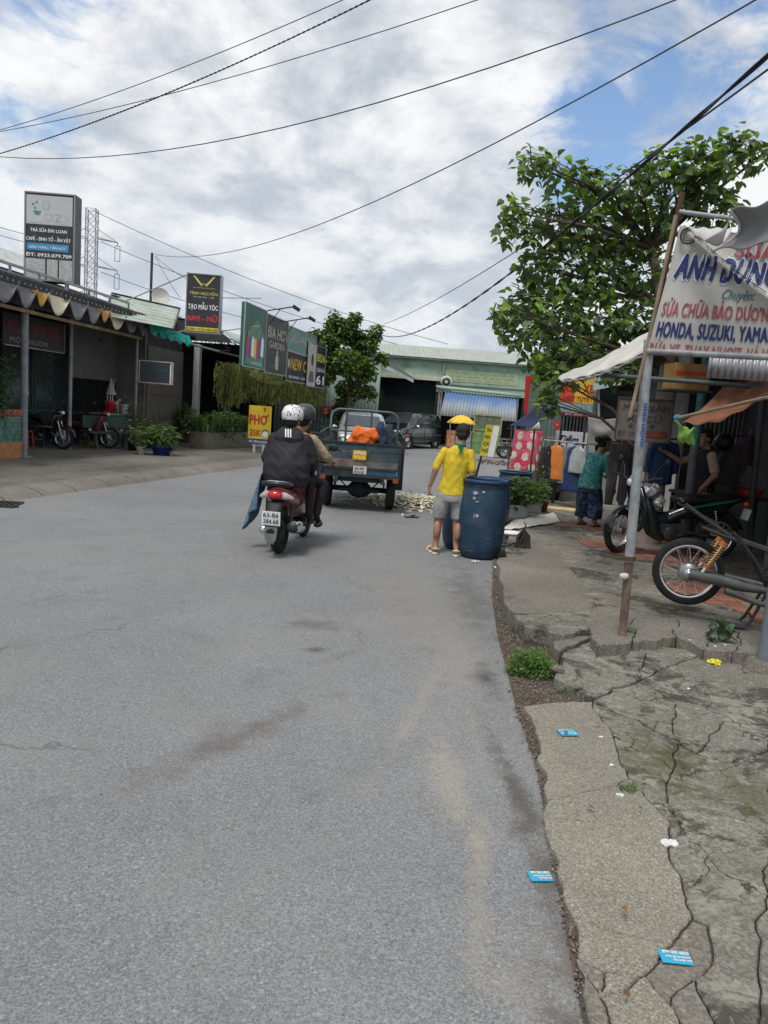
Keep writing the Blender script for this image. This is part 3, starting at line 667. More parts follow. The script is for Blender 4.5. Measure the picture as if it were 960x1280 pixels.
# third building: dark frontage under barrel roof, then the billboard shop
TB = thing('salon_building', 'dark shop with a curved pale roof and exposed roof trusses behind the hanging vines', 'building', LF(10.5, 0, .13))
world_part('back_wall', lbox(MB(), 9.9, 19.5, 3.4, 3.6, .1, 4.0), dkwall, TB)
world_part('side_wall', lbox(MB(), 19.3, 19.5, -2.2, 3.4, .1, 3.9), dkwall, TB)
world_part('post', lbox(MB(), 9.62, 9.82, -.1, .1, .13, 3.42), mat('pale_concrete_post', (.36, .36, .36), .8, var=.15, dirt=(.2, .2, .19), da=.5), TB)
mb = MB(); c0 = Vector((-6.24, 25.5, 4.22)); 
def br(u, v):
    a = PI*(.08+.84*v); return Vector(LF(9.9+4.8*u, 1.3-2.55*math.cos(a), 3.35+.95*math.sin(a)))
mb.sheet(br, 6, 14); world_part('roof', mb, mat('barrel_green', (.36, .43, .38), .5, .1, var=.12, dirt=(.18, .2, .16), da=.5), TB, solid=.02)
mb = MB(); gp_ = [LF(9.93, 1.3-2.5*math.cos(PI*(.08+.84*k/14)), 3.32+.93*math.sin(PI*(.08+.84*k/14))) for k in range(15)]
mb.prism([tuple(Vector(p)) for p in gp_], DL*.04)
world_part('gable_filler', mb, dkwall, TB)  # dark filler added so no bright sky shows through the open gable
world_part('canopy', lbox(MB(), 14.0, 19.5, -2.6, 3.6, 3.72, 3.8), roofd, TB)
world_part('gutter', MB().tube([LF(5.2, -.45, 3.3), LF(10, -.6, 3.25), LF(14.0, -1.3, 3.15)], .035, 8), MATS['grey_paint'], TB)
mb = MB()
for k in range(4):
    s = 10.1+k*1.15; pts = [LF(s, -1.0+i*.55, 3.3) for i in range(9)]; top = [LF(s, -1.0+i*.55, 3.3+.85*math.sin(PI*(i+.2)/8.4)) for i in range(9)]
    mb.tube(pts, .025, 5)
    for i in range(8): mb.tube([pts[i], top[i+1]], .015, 4); mb.tube([top[i], top[i+1]], .02, 4)
world_part('truss', mb, dsteel, TB)

# ---- roof sign of the cafe
def lightbox(name, label, p0, w, h, dep, xd=(1, 0, 0), parent=None, side=None, frame=None):
    t = thing(name, label, 'sign', p0)
    xd = Vector(xd).normalized(); yd = Vector((-xd.y, xd.x, 0)); R = Matrix((xd, yd, (0, 0, 1))).transposed()
    MB().box(xd*w/2 + yd*dep/2 + Vector((0, 0, h/2)), (w, dep, h), R=R).build('case', side or MATS['grey_paint'], t)
    mb = MB(); c = -.012
    for (x0, x1, z0, z1) in ((0, w, 0, .03), (0, w, h-.03, h), (0, .03, .03, h-.03), (w-.03, w, .03, h-.03)):
        mb.box(xd*(x0+x1)/2 + yd*(-.006) + Vector((0, 0, (z0+z1)/2)), (x1-x0, .03, z1-z0), R=R)
    mb.build('frame', frame or dsteel, t)
    return t, Board(t, (0, 0, 0), xd, (0, 0, 1), w, h)
sgrey = mat('faded_grey_print', (.47, .48, .49), .6, var=.05, dirt=(.38, .39, .4), da=.4)
sblk = mat('sign_black', (.035, .035, .045), .5, var=.1)
sblue = mat('sign_blue', (.02, .16, .38), .5, var=.08)
steal = mat('faded_teal_print', (.08, .25, .25), .6)
ghost = mat('ghost_grey_print', (.37, .38, .39), .6)
t, b = lightbox('roof_sign', 'tall black and grey drinks light box on the cafe roof with a phone number', (-8.53, 17.5, 4.02), 1.13, 1.92, .36, (1, .02, 0), side=mat('dark_case', (.08, .085, .09), .5, var=.15), frame=mat('sign_frame_grey', (.25, .25, .25), .5, var=.1))
b.rect('face', sblk, .01, .01, .965, .99, .003)
b.rect('trim', mat('pale_strip', (.6, .6, .56), .5), .972, .01, .998, .99, .012, .02)
b.rect('logo_panel', sgrey, .035, .64, .945, .965, .006)
b.text('D', ghost, .36, .80, .12, .14, bold=.0); b.text('OZ9', ghost, .38, .68, .09, .5)
b.text('TASTE OF TAIWAN', ghost, .1, .65, .014, .75)
for (u, v, r) in ((.17, .86, .035), (.24, .885, .03), (.21, .82, .025)): b.disc('leaf_mark', steal, u, v, r*.9, .009, 10, ry=.03)
b.poly('cup_mark', steal, [(.17, .79), (.33, .79), (.31, .75), (.26, .735), (.2, .75)], .009)
b.text('TRÀ SỮA ĐÀI LOAN', white, .12, .555, .038, .72, bold=.035)
b.text('CAFÉ - SINH TỐ - ĂN VẶT', white, .04, .455, .04, .88, bold=.035)
b.rect('blue_bar', mat('bar_blue', (.04, .27, .5), .5), .05, .345, .88, .425, .006)
b.text('GIAO HÀNG TẬN NƠI', white, .1, .365, .032, .72, bold=.03, shear=.2, k=.011)
b.text('ĐT: 0933.079.709', white, .04, .275, .04, .9, bold=.045)
for (u0, u1) in ((.02, .42), (.455, .67), (.70, .96)):
    b.rect('photo_panel', mat('print_pale', (.42, .43, .42), .6, var=.25, vs=25, dirt=(.2, .22, .2), ds=22, da=.8), u0, .02, u1, .25, .006)
mb = MB()
for x in (.15, .95): mb.bar((x, .1, -.75), (x, .1, .0), .05, .05)
mb.bar((.7, .1, -.45), (.95, .1, -.02), .04, .04)
mb.build('support', MATS['pale_grey_paint'], t)

# ---- salon sign
t, b = lightbox('salon_sign', 'black hair salon light box with gold wings logo above the gutter', (-5.81, 21, 3.41), .94, 1.58, .3, (1, .05, 0), side=mat('white_case', (.5, .53, .55), .5, var=.1), frame=MATS['sign_frame_grey'])
b.rect('face', sblk, .02, .01, .98, .99, .003)
gold = mat('gold_print', (.62, .58, .10), .5); redp = mat('red_print', (.50, .05, .04), .5); yel = mat('yellow_print', (.70, .56, .04), .5)
for sg in (-1, 1):
    for k in range(5):
        a = .30-.045*k
        b.poly('wing_feather', gold, [(.5+sg*.05, .80+k*.006), (.5+sg*(.12+.03*(4-k)), .86+.022*(4-k)), (.5+sg*(.19+.035*(4-k)), .90+.018*(4-k)-.01), (.5+sg*(.16+.025*(4-k)), .845+.018*(4-k)), (.5+sg*.07, .785)], .006+.0006*k)
b.text('TN', gold, .44, .81, .028, .13, bold=.03)
b.text('BARBER SHOP HAIR', gold, .2, .755, .014, .62)
b.text('TÌNH NGUYỆN', gold, .1, .645, .05, .8, bold=.02)
b.text('Tư vấn tóc - nail', white, .2, .60, .02, .6)
b.text('TẠO MẪU TÓC', white, .07, .40, .085, .86, bold=.05)
b.text('NAM', redp, .05, .20, .095, .36, bold=.07); b.text('-', redp, .47, .20, .095, .1, bold=.06); b.text('NỮ', redp, .63, .20, .095, .3, bold=.07)
b.rect('yellow_bar', yel, .04, .035, .96, .10, .006); b.text('ĐT: 0388.34.1979 UỐN-DUỖI-NHUỘM', sblk, .06, .052, .03, .88, bold=.03, k=.011)
mb = MB(); mb.tube([(0, .1, 1.55), (-2.3, .6, .55)], .018, 5).tube([(.9, .2, .1), (2.0, .4, .35)], .015, 5).tube([(0, .1, .05), (-.9, .3, -.2)], .018, 5).tube([(.94, .15, 1.0), (1.9, .8, 1.15)], .012, 5)
mb.build('brace', MATS['grey_paint'], t)

# ---- hanging dark sign near the kitchen
t, b = lightbox('hanging_sign', 'small black light box with a white edge hanging over the panel wall', (-6.8, 20.3, 1.94), .88, .60, .12, (1, .05, 0), side=mat('bright_case', (.7, .7, .7), .5), frame=MATS['grey_paint'])
b.rect('face', mat('dark_navy', (.02, .025, .035), .35, spec=.6), .03, .04, .93, .96, .003)
b.text('CHUYÊN QUẦN ÁO', mat('dim_print', (.10, .12, .13), .5), .1, .82, .06, .7); b.text('SHOP THỜI TRANG', mat('dim_teal', (.02, .12, .12), .5), .06, .58, .12, .82, bold=.03)
b.rect('white_edge', MATS['bright_case'], .94, .01, .995, .99, .006)

# dim red lettered boards over the cafe windows
for k, (s0, s1, lab) in enumerate(((-6.0, .15, 'long dim board with dark red letters over the cafe windows left of the grey post'), (.35, 2.75, 'short dim board with dark red letters over the cafe door right of the grey post'))):
    t = thing('cafe_board', lab, 'sign', LF(s0, .75, 2.5), 0, 'dim boards over the cafe windows')
    bb = Board(t, (0, 0, 0), DL, (0, 0, 1), s1-s0, .70)
    bb.rect('panel', mat('dim_board', (.05, .035, .04), .6, var=.2), 0, 0, 1, 1, 0, .04)
    dr = mat('dim_red', (.20, .03, .04), .6); dw = mat('dim_white', (.24, .24, .26), .6)
    bb.text('CÀ PHÊ' if k else 'TRÀ SỮA - SINH TỐ - CÀ PHÊ', dr, .05, .45, .35, .85, bold=.05); bb.text('MÓN NGON' if k else 'GIẢI KHÁT - ĂN VẶT - MÓN NGON', dw, .1, .12, .16, .6, bold=.03)
    mb = MB(); mb.bar(bb.at(0, 0, .02), bb.at(1, 0, .02), .02, .02).bar(bb.at(1, 0, .02), bb.at(1, 1, .02), .02, .02); mb.build('frame', steel, t)

# ---- billboards
bd = Vector((1.4, 9.0, 0)).normalized(); 
def billboard(label, p, w, h, base, draw, side=None):
    t = thing('billboard', label, 'billboard', p, 0, 'row of billboards over the vines')
    xd = bd
    b = Board(t, (0, 0, 0), xd, (0, 0, 1), w, h)
    nn = b.n
    mb = MB(); mb.prism([b.at(0, 0, -.10), b.at(1, 0, -.10), b.at(1, 1, -.10), b.at(0, 1, -.10)], nn*.10); mb.build('panel', base, t)
    mb = MB()
    for q in (((0, 0), (1, 0)), ((0, 1), (1, 1)), ((0, 0), (0, 1)), ((1, 0), (1, 1))): mb.bar(b.at(*q[0], .004), b.at(*q[1], .004), .03, .03)
    mb.build('frame', steel, t)
    draw(b); return t
bgreen = mat('billboard_green', (.035, .13, .10), .5, var=.25, vs=2, dirt=(.02, .05, .045), da=.6)
bchar = mat('billboard_charcoal', (.035, .045, .042), .5, var=.25, vs=2); bteal = mat('billboard_faded_teal', (.12, .24, .2), .5, var=.2)
bnavy = mat('billboard_black', (.015, .018, .02), .5)
faded = mat('faded_cream_print', (.42, .42, .34), .6, var=.15)
def d1(b):
    rr = random.Random(4); pc = [redp, mat('blue_print', (.04, .09, .35), .5), white, yel, mat('skin_print', (.45, .26, .18), .6), mat('pale_green_print', (.25, .45, .3), .5)]
    b.poly('glow_mark', mat('mid_green_print', (.08, .24, .16), .5), [(.1, .05), (.9, .02), (.95, .5), (.6, .8), (.2, .6)], .005)
    for k in range(7):
        u = .18+.11*k; v = .16+.06*rr.random()
        b.disc('head_mark', pc[4], u, v+.36+.05*(k % 3), .055, .012+.0008*k, 10, ry=.06)
        b.poly('body_mark', pc[k % 4], [(u-.07, v), (u+.06, v-.02), (u+.07, v+.26), (u, v+.33), (u-.06, v+.27)], .011+.0008*k)
    b.text('CHUYÊN SỈ & LẺ', white, .35, .05, .05, .5, k=.02)
def d2(b):
    b.text('BIA HƠI', faded, .08, .62, .2, .86, bold=.05); b.text('GARDEN', faded, .15, .45, .12, .7, bold=.04)
    b.poly('bottle_mark', faded, [(.46, .08), (.6, .08), (.6, .3), (.56, .34), (.56, .42), (.5, .42), (.5, .34), (.46, .3)], .009)
    b.text('Lẩu - Nướng', mat('green_print', (.1, .3, .12), .5), .2, .10, .07, .3, k=.012)
def d3(b): b.text('LẨU - HẢI SẢN', faded, .04, .35, .45, .9, bold=.05)
def d4(b):
    b.text('NEW CLUB', mat('amber_print', (.55, .33, .04), .5, var=.3, vs=3), .12, .42, .40, .84, bold=.06); b.disc('round_mark', faded, .06, .6, .12, .009, 14, ry=.15); b.text('BILLIARDS - CAFE', white, .08, .12, .09, .6, bold=.02)
def d5(b):
    b.rect('white_half', faded, .0, .0, .45, 1, .005); b.disc('bottle_mark', bchar, .24, .62, .16, .009, 16, ry=.22); b.text('BIDA', gold, .5, .62, .2, .45, bold=.04); b.text('QUÁN ĂN', white, .5, .38, .1, .45, bold=.02); b.text('61', white, .52, .08, .22, .42, bold=.04)
    b.poly('tower_mark', MATS['dim_print'], [(.08, .1), (.36, .1), (.32, .35), (.12, .35)], .009)
B0 = Vector((-4.19, 21, 2.6))
def onb(s, z): v = B0 + bd*s; return (v.x, v.y, z)
billboard('green billboard of painted people, nearest in the row above the vines', onb(0, 2.62), 1.85, 1.72, bgreen, d1)
billboard('charcoal billboard with faded beer garden letters, second in the row', onb(1.88, 2.56), 2.2, 1.72, bchar, d2)
billboard('faded teal strip billboard on top of the amber lettered one', onb(4.15, 3.42), 3.6, .78, bteal, d3)
billboard('black billboard with tall amber NEW CLUB letters', onb(4.15, 2.42), 3.6, .97, bnavy, d4)
t = billboard('half white half black billboard reading 61, farthest in the row beside the round tree', (-3.13, 27.4, 2.36), 2.6, 1.55, bnavy, d5)
t['label'] = 'half white half black billboard reading 61, farthest in the row'
# arms with floodlights over the billboards
for k, (p0, p1, lab) in enumerate((((-3.82, 22.5, 4.32), (-2.78, 20.5, 4.24), 'floodlight on a long thin arm over the charcoal billboard'), ((-3.6, 24.5, 4.25), (-2.57, 22.5, 4.21), 'floodlight on a long thin arm over the amber lettered billboard'))):
    t = thing('flood_light', lab, 'lamp', p0, 0, 'floodlights over the billboards')
    d = Vector(p1)-Vector(p0); MB().tube([(0, 0, 0), d], .018, 6).tube([(0, 0, -.5), d*.5], .012, 5).build('arm', dsteel, t)
    mb = MB(); mb.box(d+Vector((.05, 0, -.04)), (.2, .14, .09), R=Matrix.Rotation(.5, 3, 'Y')); mb.build('lamp_head', black, t)

# ---- leaves, vines, plants
leafm = mat('leaf_green', (.105, .155, .06), .55, var=.25, vs=3, isl=.45, spec=.3)
leafd = mat('leaf_dark', (.065, .105, .045), .55, var=.3, vs=3, isl=.45, spec=.35)
leafy = mat('leaf_young', (.22, .33, .05), .5, var=.25, vs=3, isl=.35, spec=.3)
vinem = mat('vine_green', (.17, .185, .07), .7, var=.3, vs=2, isl=.5)
bark = mat('bark', (.11, .09, .07), .9, var=.3, bump=.8, bs=30)
def leafquad(mb, p, size, rr, droop=.6, elong=1.0, heart=False, out=None):
    a = rr.uniform(0, 2*PI); tilt = -rr.uniform(.1, 1.0)*droop*1.4
    d = Vector((math.cos(a)*math.cos(tilt), math.sin(a)*math.cos(tilt), math.sin(tilt)))
    if out is not None: d = (d + out*.5).normalized()
    sdv = d.cross(Vector((0, 0, 1))); sdv = sdv.normalized() if sdv.length > .01 else Vector((1, 0, 0))
    sdv = Quaternion(d, rr.uniform(-.7, .7)) @ sdv
    n = sdv.cross(d).normalized(); w = size*.5/elong; l = size
    p = Vector(p); b = p; 
    if heart:
        vs = [b, b - d*l*.08+sdv*w*.55, b+d*l*.18+sdv*w, b+d*l*.6+sdv*w*.62-n*l*.03, b+d*l*1.12-n*l*.1, b+d*l*.6-sdv*w*.62-n*l*.03, b+d*l*.18-sdv*w, b-d*l*.08-sdv*w*.55, b+d*l*.5+n*l*.05]
        vs[2] = vs[2]+n*w*-.2; vs[6] = vs[6]+n*w*-.2
        mb.add(vs, [(0, 1, 2, 8), (8, 2, 3), (8, 3, 4), (8, 4, 5), (8, 5, 6), (0, 8, 6, 7)])
    else:
        mb.add([b, b+d*l*.45+sdv*w, b+d*l, b+d*l*.45-sdv*w, ], [(0, 1, 2, 3)])
def shrub(mb, c, r, n, size, rr, droop=.6, elong=1.6, heart=False, hollow=.45):
    for _ in range(n):
        v = Vector((rr.gauss(0, 1), rr.gauss(0, 1), rr.gauss(0, 1))).normalized(); k = rr.uniform(hollow, 1)**.6
        p = Vector((c[0]+v.x*r[0]*k, c[1]+v.y*r[1]*k, c[2]+v.z*r[2]*k)); leafquad(mb, p, size*rr.uniform(.6, 1.25), rr, droop, elong, heart, v)
# vine curtain hanging from the billboard shop
vc = thing('hanging_vines', 'curtain of hanging yellow-green vines below the billboards', 'vine', (-4, 25, 2.53))
mb = MB(); rr = random.Random(11); V0, V1 = Vector((-4.95, 22.5, 2.53)), Vector((-2.91, 31, 2.3))
for i in range(2300):
    k = rr.random()**1.25; q = V0.lerp(V1, k) + Vector((rr.uniform(-.35, .25), rr.uniform(-.2, .2), rr.uniform(-.1, .25)))
    ln = rr.uniform(.5, 1.3)*(1-.25*k)*(.7+.5*mnoise.noise(Vector((k*9, 0, 0))))
    m = 7; p = q.copy()
    for j in range(m):
        p = p + Vector((rr.uniform(-.02, .02), rr.uniform(-.02, .02), -ln/m)); wv = rr.uniform(.012, .03); a = rr.uniform(0, PI)
        dv = Vector((math.cos(a)*wv, math.sin(a)*wv, 0)); mb.add([p-dv, p+dv, p+dv*.4+Vector((0, 0, ln/m*1.1)), p-dv*.4+Vector((0, 0, ln/m*1.1))], [(0, 1, 2, 3)])
o = world_part('vine_strands', mb, vinem, vc, fix=False); o['kind'] = 'stuff'
mb = MB(); shrub(mb, tuple(V0.lerp(V1, .5)+Vector((-.1, 0, .1))), (.5, 4.6, .25), 3500, .09, rr, 1.2, 2.2)
o = world_part('vine_leaves', mb, vinem, vc, fix=False); o['kind'] = 'stuff'
world_part('vine_support', MB().tube([V0+Vector((-.3, 0, .2)), V1+Vector((-.3, 0, .2))], .03, 6), dsteel, vc)
def pottedplant(name, label, cat, p, potm, pr, ph, n, rad, hgt, lsize, seed, elong=2.4, square=False, lm=None, group=None, droop=.5, stems=6):
    t = thing(name, label, cat, p, 0, group); rr = random.Random(seed)
    if potm is not None:
        if square:
            mb = MB(); w, d = pr*2, pr*1.3
            mb.box((0, 0, ph/2-.01), (w*.94, d*.94, ph-.02)); mb.box((0, -d/2, ph-.02), (w, .02, .05)).box((0, d/2, ph-.02), (w, .02, .05)).box((-w/2+.01, 0, ph-.02), (.02, d-.022, .05)).box((w/2-.01, 0, ph-.02), (.02, d-.022, .05)); mb.build('planter_box', potm, t, bevel=.004)
        else: MB().lathe([(0, 0), (pr*.75, 0), (pr*.98, ph*.9), (pr*1.05, ph*.9), (pr*1.05, ph), (pr*.93, ph), (pr*.9, ph*.85), (0, ph*.85)], 20).build('pot', potm, t)
    mb = MB()
    for k in range(stems):
        a = rr.uniform(0, 2*PI); r1 = rad*rr.uniform(.2, .8); mb.tube([(0, 0, ph*.8), (math.cos(a)*r1*.4, math.sin(a)*r1*.4, ph+hgt*.5), (math.cos(a)*r1, math.sin(a)*r1, ph+hgt*rr.uniform(.7, 1))], [.012, .009, .004], 5)
    mb.build('stems', bark, t)
    mb = MB(); shrub(mb, (0, 0, ph+hgt*.5), (rad, rad, hgt*.55), n, lsize, rr, droop, elong, hollow=.1); o = mb.build('foliage', lm or leafm, t, fix=False); o['kind'] = 'stuff'
    return t
bluepot = mat('blue_basin_plastic', (.01, .04, .22), .35, var=.1); whitepot = mat('white_styrofoam', (.62, .62, .6), .8, var=.08, dirt=(.3, .27, .22), ds=5, da=.5)
clay = mat('terracotta', (.28, .1, .05), .8, var=.2); greypot = mat('grey_cement_pot', (.22, .21, .2), .9, var=.2)
G1 = 'potted plants beside the green bench'
def lg(px, py): v = GD(px,py,.13); return v
pottedplant('potted_shrub', 'leafy plant in a wide blue basin on the left pavement', 'plant', (-5.8, 19.27, 0.13), bluepot, .27, .24, 500, .42, .55, .15, 21, group=G1)
pottedplant('potted_plant', 'small plant in a white tub just left of the blue basin', 'plant', (-6.26, 19.03, 0.13), whitepot, .12, .2, 260, .32, .5, .13, 22, group=G1)
pottedplant('potted_plant', 'tall thin flowering plant in a dark pot right beside the green bench', 'plant', (-6.84, 20.14, 0.13), black, .15, .2, 380, .35, 1.25, .12, 23, group=G1, stems=9)
pottedplant('potted_plant', 'dark bushy plant in a black pot behind the blue basin', 'plant', (-6.77, 21.55, 0.13), black, .18, .25, 420, .42, .6, .14, 24, group=G1)
pottedplant('potted_plant', 'small plant in a tiny white pot at the right of the blue basin', 'plant', (-5.55, 19.25, 0.13), whitepot, .06, .12, 90, .13, .25, .08, 25, group=G1)
pottedplant('potted_plant', 'drooping pale green plant in a grey pot against the white concrete post', 'plant', (-6.86, 25.22, 0.13), greypot, .16, .25, 420, .45, 1.05, .2, 26, stems=8, droop=.9)
t = thing('planter_trough', 'long mossy concrete trough thick with strap-leaved plants left of the yellow food sign', 'planter', (-5.35, 24.24, 0.13), 1.25)
MB().box((0, 0, .25), (2.9, .55, .5)).build('trough', mat('mossy_trough', (.16, .15, .12), .9, var=.2, dirt=(.05, .07, .03), da=.7), t, bevel=.02)
mb = MB(); rr = random.Random(31)
for _ in range(420):
    p = Vector((rr.uniform(-1.5, 1.5), rr.uniform(-.3, .3), .48)); a = rr.uniform(0, 2*PI); L1 = rr.uniform(.4, .95); out = Vector((math.cos(a), math.sin(a), 0)); sd_ = Vector((-out.y, out.x, 0))*.022
    q1 = p+Vector((0, 0, L1*.55))+out*L1*.2; q2 = p+Vector((0, 0, L1*.62))+out*L1*.6
    mb.add([p-sd_, p+sd_, q1+sd_*1.3, q1-sd_*1.3, q2], [(0, 1, 2, 3), (3, 2, 4)])
o = mb.build('strap_leaves', leafm, t, fix=False); o['kind'] = 'stuff'
mb = MB(); shrub(mb, (0, 0, .75), (1.5, .5, .5), 1500, .13, rr, .6, 2, hollow=.1); o = mb.build('foliage', leafd, t, fix=False); o['kind'] = 'stuff'

# planter with tiles at the left post
t = thing('tiled_planter', 'low planter pillar with brick rim, small green tiles and an orange base by the post', 'planter', LF(-.85, .12, .13), AZL)
MB().box((0, 0, .3), (1.15, .42, .6)).build('core', greypot, t)
MB().box((0, 0, .17), (1.19, .46, .34)).build('base', mat('orange_wash', (.38, .17, .07), .8, var=.25, dirt=(.2, .12, .08), da=.5), t, bevel=.01)
tm = MB().box((0, 0, 0), (.058, .01, .075)).mesh('tile', mat('green_glaze', (.06, .16, .13), .3, var=.3, oi=.4))
for i in range(17):
    for j in range(6): piece('tile', tm, t, (-.53+i*.066, -.215, .385+j*.083))
for i in range(6):
    for j in range(6): piece('tile', tm, t, (.58, -.17+i*.066, .385+j*.083), (0, 0, PI/2))
bk = MB().box((0, 0, 0), (.065, .46, .12)).mesh('brick', mat('rim_brick', (.33, .11, .07), .85, var=.25, oi=.3))
for i in range(16): piece('brick', bk, t, (-.55+i*.073, 0, .95))
for o in t.children:
    if o.name.startswith('core'): o.location.z = .15; o.scale.z = 1.2
t2 = thing('climbing_plant', 'thin dark green climber rising from the tiled planter', 'plant', LF(-.9, .1, 1.0))
mb = MB(); shrub(mb, (0, 0, .7), (.45, .25, .9), 700, .11, random.Random(5), .6, 1.8, hollow=.1); o = mb.build('foliage', leafd, t2, fix=False); o['kind'] = 'stuff'
MB().tube([(0, 0, 0), (.05, 0, .7), (-.05, 0, 1.5)], .015, 5).build('stem', bark, t2)

# green bench
t = thing('garden_bench', 'dark green stone bench on the left pavement before the bar grille', 'bench', (-7.54, 20.38, 0.13), .72+.6)
bm_ = mat('bench_green', (.035, .075, .06), .6, var=.2)
t.rotation_euler.z = math.atan2((-7.19, 20.91, 0.13)[1]-(-7.87, 19.87, 0.13)[1], (-7.19, 20.91, 0.13)[0]-(-7.87, 19.87, 0.13)[0])
MB().box((0, 0, .42), (1.45, .38, .06)).build('seat', bm_, t, bevel=.015)
MB().box((0, .22, .68), (1.45, .07, .34), R=Matrix.Rotation(-.15, 3, 'X')).build('backrest', bm_, t, bevel=.02)
for sx in (-.55, .55):
    mb = MB(); mb.loft([((sx+.05, -.14, 0), .05, .06), ((sx, -.1, .2), .04, .05), ((sx, -.12, .4), .05, .06)], 10); mb.loft([((sx, .2, 0), .05, .06), ((sx, .16, .2), .04, .05), ((sx, .2, .4), .05, .06)], 10); mb.build('leg', bm_, t)
mb = MB()
for sx in (-.5, .5): mb.bar((sx, .19, .4), (sx, .23, .6), .05, .05)
mb.build('back_support', white, t)

# kitchen cart with things
t = thing('drink_counter', 'dark drink counter under the bar grille behind the bench', 'counter', LF(6.0, 1.1, .13), AZL)
MB().box((0, 0, .42), (1.5, .55, .84)).build('body', dkwall, t); MB().box((0, 0, .87), (1.56, .6, .05)).build('top', steel, t)
MB().box((.55, -.285, .55), (.28, .02, .36)).build('notice', white, t); MB().box((.55, -.297, .62), (.2, .005, .12)).build('notice_text', sblk, t)
MB().box((.55, -.297, .46), (.2, .005, .08)).build('notice_text', sblk, t)
top = LF(4.9, 1.1, 1.03)
def on_counter(s, name, label, cat, prof, m, t_=.98, z=1.025, grp=None, n=16):
    o = MB().lathe(prof, n).build(name, m, None, loc=LF(s, t_, z)); tag(o, label, cat, grp); return o
rc = thing('drinks_dispenser', 'bright red round drinks cooler with white tap pump lids on the counter', 'dispenser', LF(5.62, .98, 1.025))
MB().lathe([(0, 0), (.10, 0), (.125, .30), (.13, .33), (.0, .34)], 20).build('barrel', mat('red_plastic', (.5, .015, .02), .35, var=.08), rc)
MB().lathe([(.133, .32), (.135, .36), (.08, .38), (0, .38)], 20).build('lid', mat('pink_red_plastic', (.5, .1, .1), .35), rc)
for k in (-.07, .01, .08): MB().tube([(k, 0, .38), (k, 0, .50)], .012, 8).build('pump', white, rc)
for k, (s, lab) in enumerate(((5.9, 'brown glass jar next to the red cooler'), (6.02, 'second small jar right of the red cooler'), (6.15, 'tall bottle with pale cap on the counter'))):
    j = thing('jar', lab, 'jar', LF(s, .95, 1.025), 0, 'jars on the drink counter'); MB().lathe([(0, 0), (.05, 0), (.055, .2+.05*k), (.03, .27+.05*k), (0, .27+.05*k)], 12).build('glass', [mat('amber_glass', (.16, .1, .06), .2), mat('pale_glass', (.28, .3, .28), .2), mat('brown_glass', (.1, .07, .05), .2)][k], j); MB().lathe([(.033, .27+.05*k), (.033, .31+.05*k), (0, .31+.05*k)], 12).build('lid', white, j)
on_counter(6.5, 'white_bucket', 'white plastic bucket at the right end of the drink counter', 'bucket', [(0, 0), (.1, 0), (.13, .26), (.14, .27), (.12, .27), (.1, .03), (0, .03)], white)
ub = thing('folded_parasol', 'pale folded parasol leaning behind the jars on the counter', 'parasol', LF(6.2, 1.25, 1.0)); MB().tube([(0, 0, 0), (.1, 0, 1.0)], .02, 6).build('pole', steel, ub); MB().lathe([(.16, .55), (.09, .75), (.02, 1.02)], 10).build('canopy', offw, ub)

# food sign on the pavement
t = thing('food_sign', 'yellow roadside board with big red letters and a blue foot strip', 'sign', (-4.3, 22.9, 0.35))
t.location.z = .13
b = Board(t, (0, 0, .26), (1, .06, 0), (0, 0, 1), .68, 1.16)
b.rect('panel', mat('sign_yellow', (.72, .52, .03), .5, var=.08), 0, .14, 1, 1, 0, .04)
b.rect('blue_strip', mat('strip_blue', (.03, .06, .22), .5), 0, 0, 1, .14, 0, .04)
b.text('PHO', redp, .05, .52, .25, .76, bold=.075); b.poly('horn_mark', redp, [(.78, .70), (.86, .72), (.90, .80), (.84, .80), (.82, .76), (.76, .745)], .012); b.poly('hook_mark', redp, [(.66, .84), (.70, .84), (.70, .87), (.76, .90), (.74, .95), (.66, .96), (.62, .93), (.67, .925), (.70, .905), (.65, .88)], .012); b.text('25K', redp, .07, .22, .17, .48, bold=.06); b.disc('bowl_mark', mat('bowl_green', (.1, .2, .1), .6), .76, .30, .12, .006, 14); b.disc('bowl_rim', white, .76, .27, .09, .009, 14)
b.text('ĐT: 0933.62.05.96', white, .06, .035, .06, .86, bold=.04)
mb = MB(); mb.box((.2, .05, .13), (.07, .05, .26)).box((.48, .05, .13), (.07, .05, .26)); mb.build('leg', offw, t)
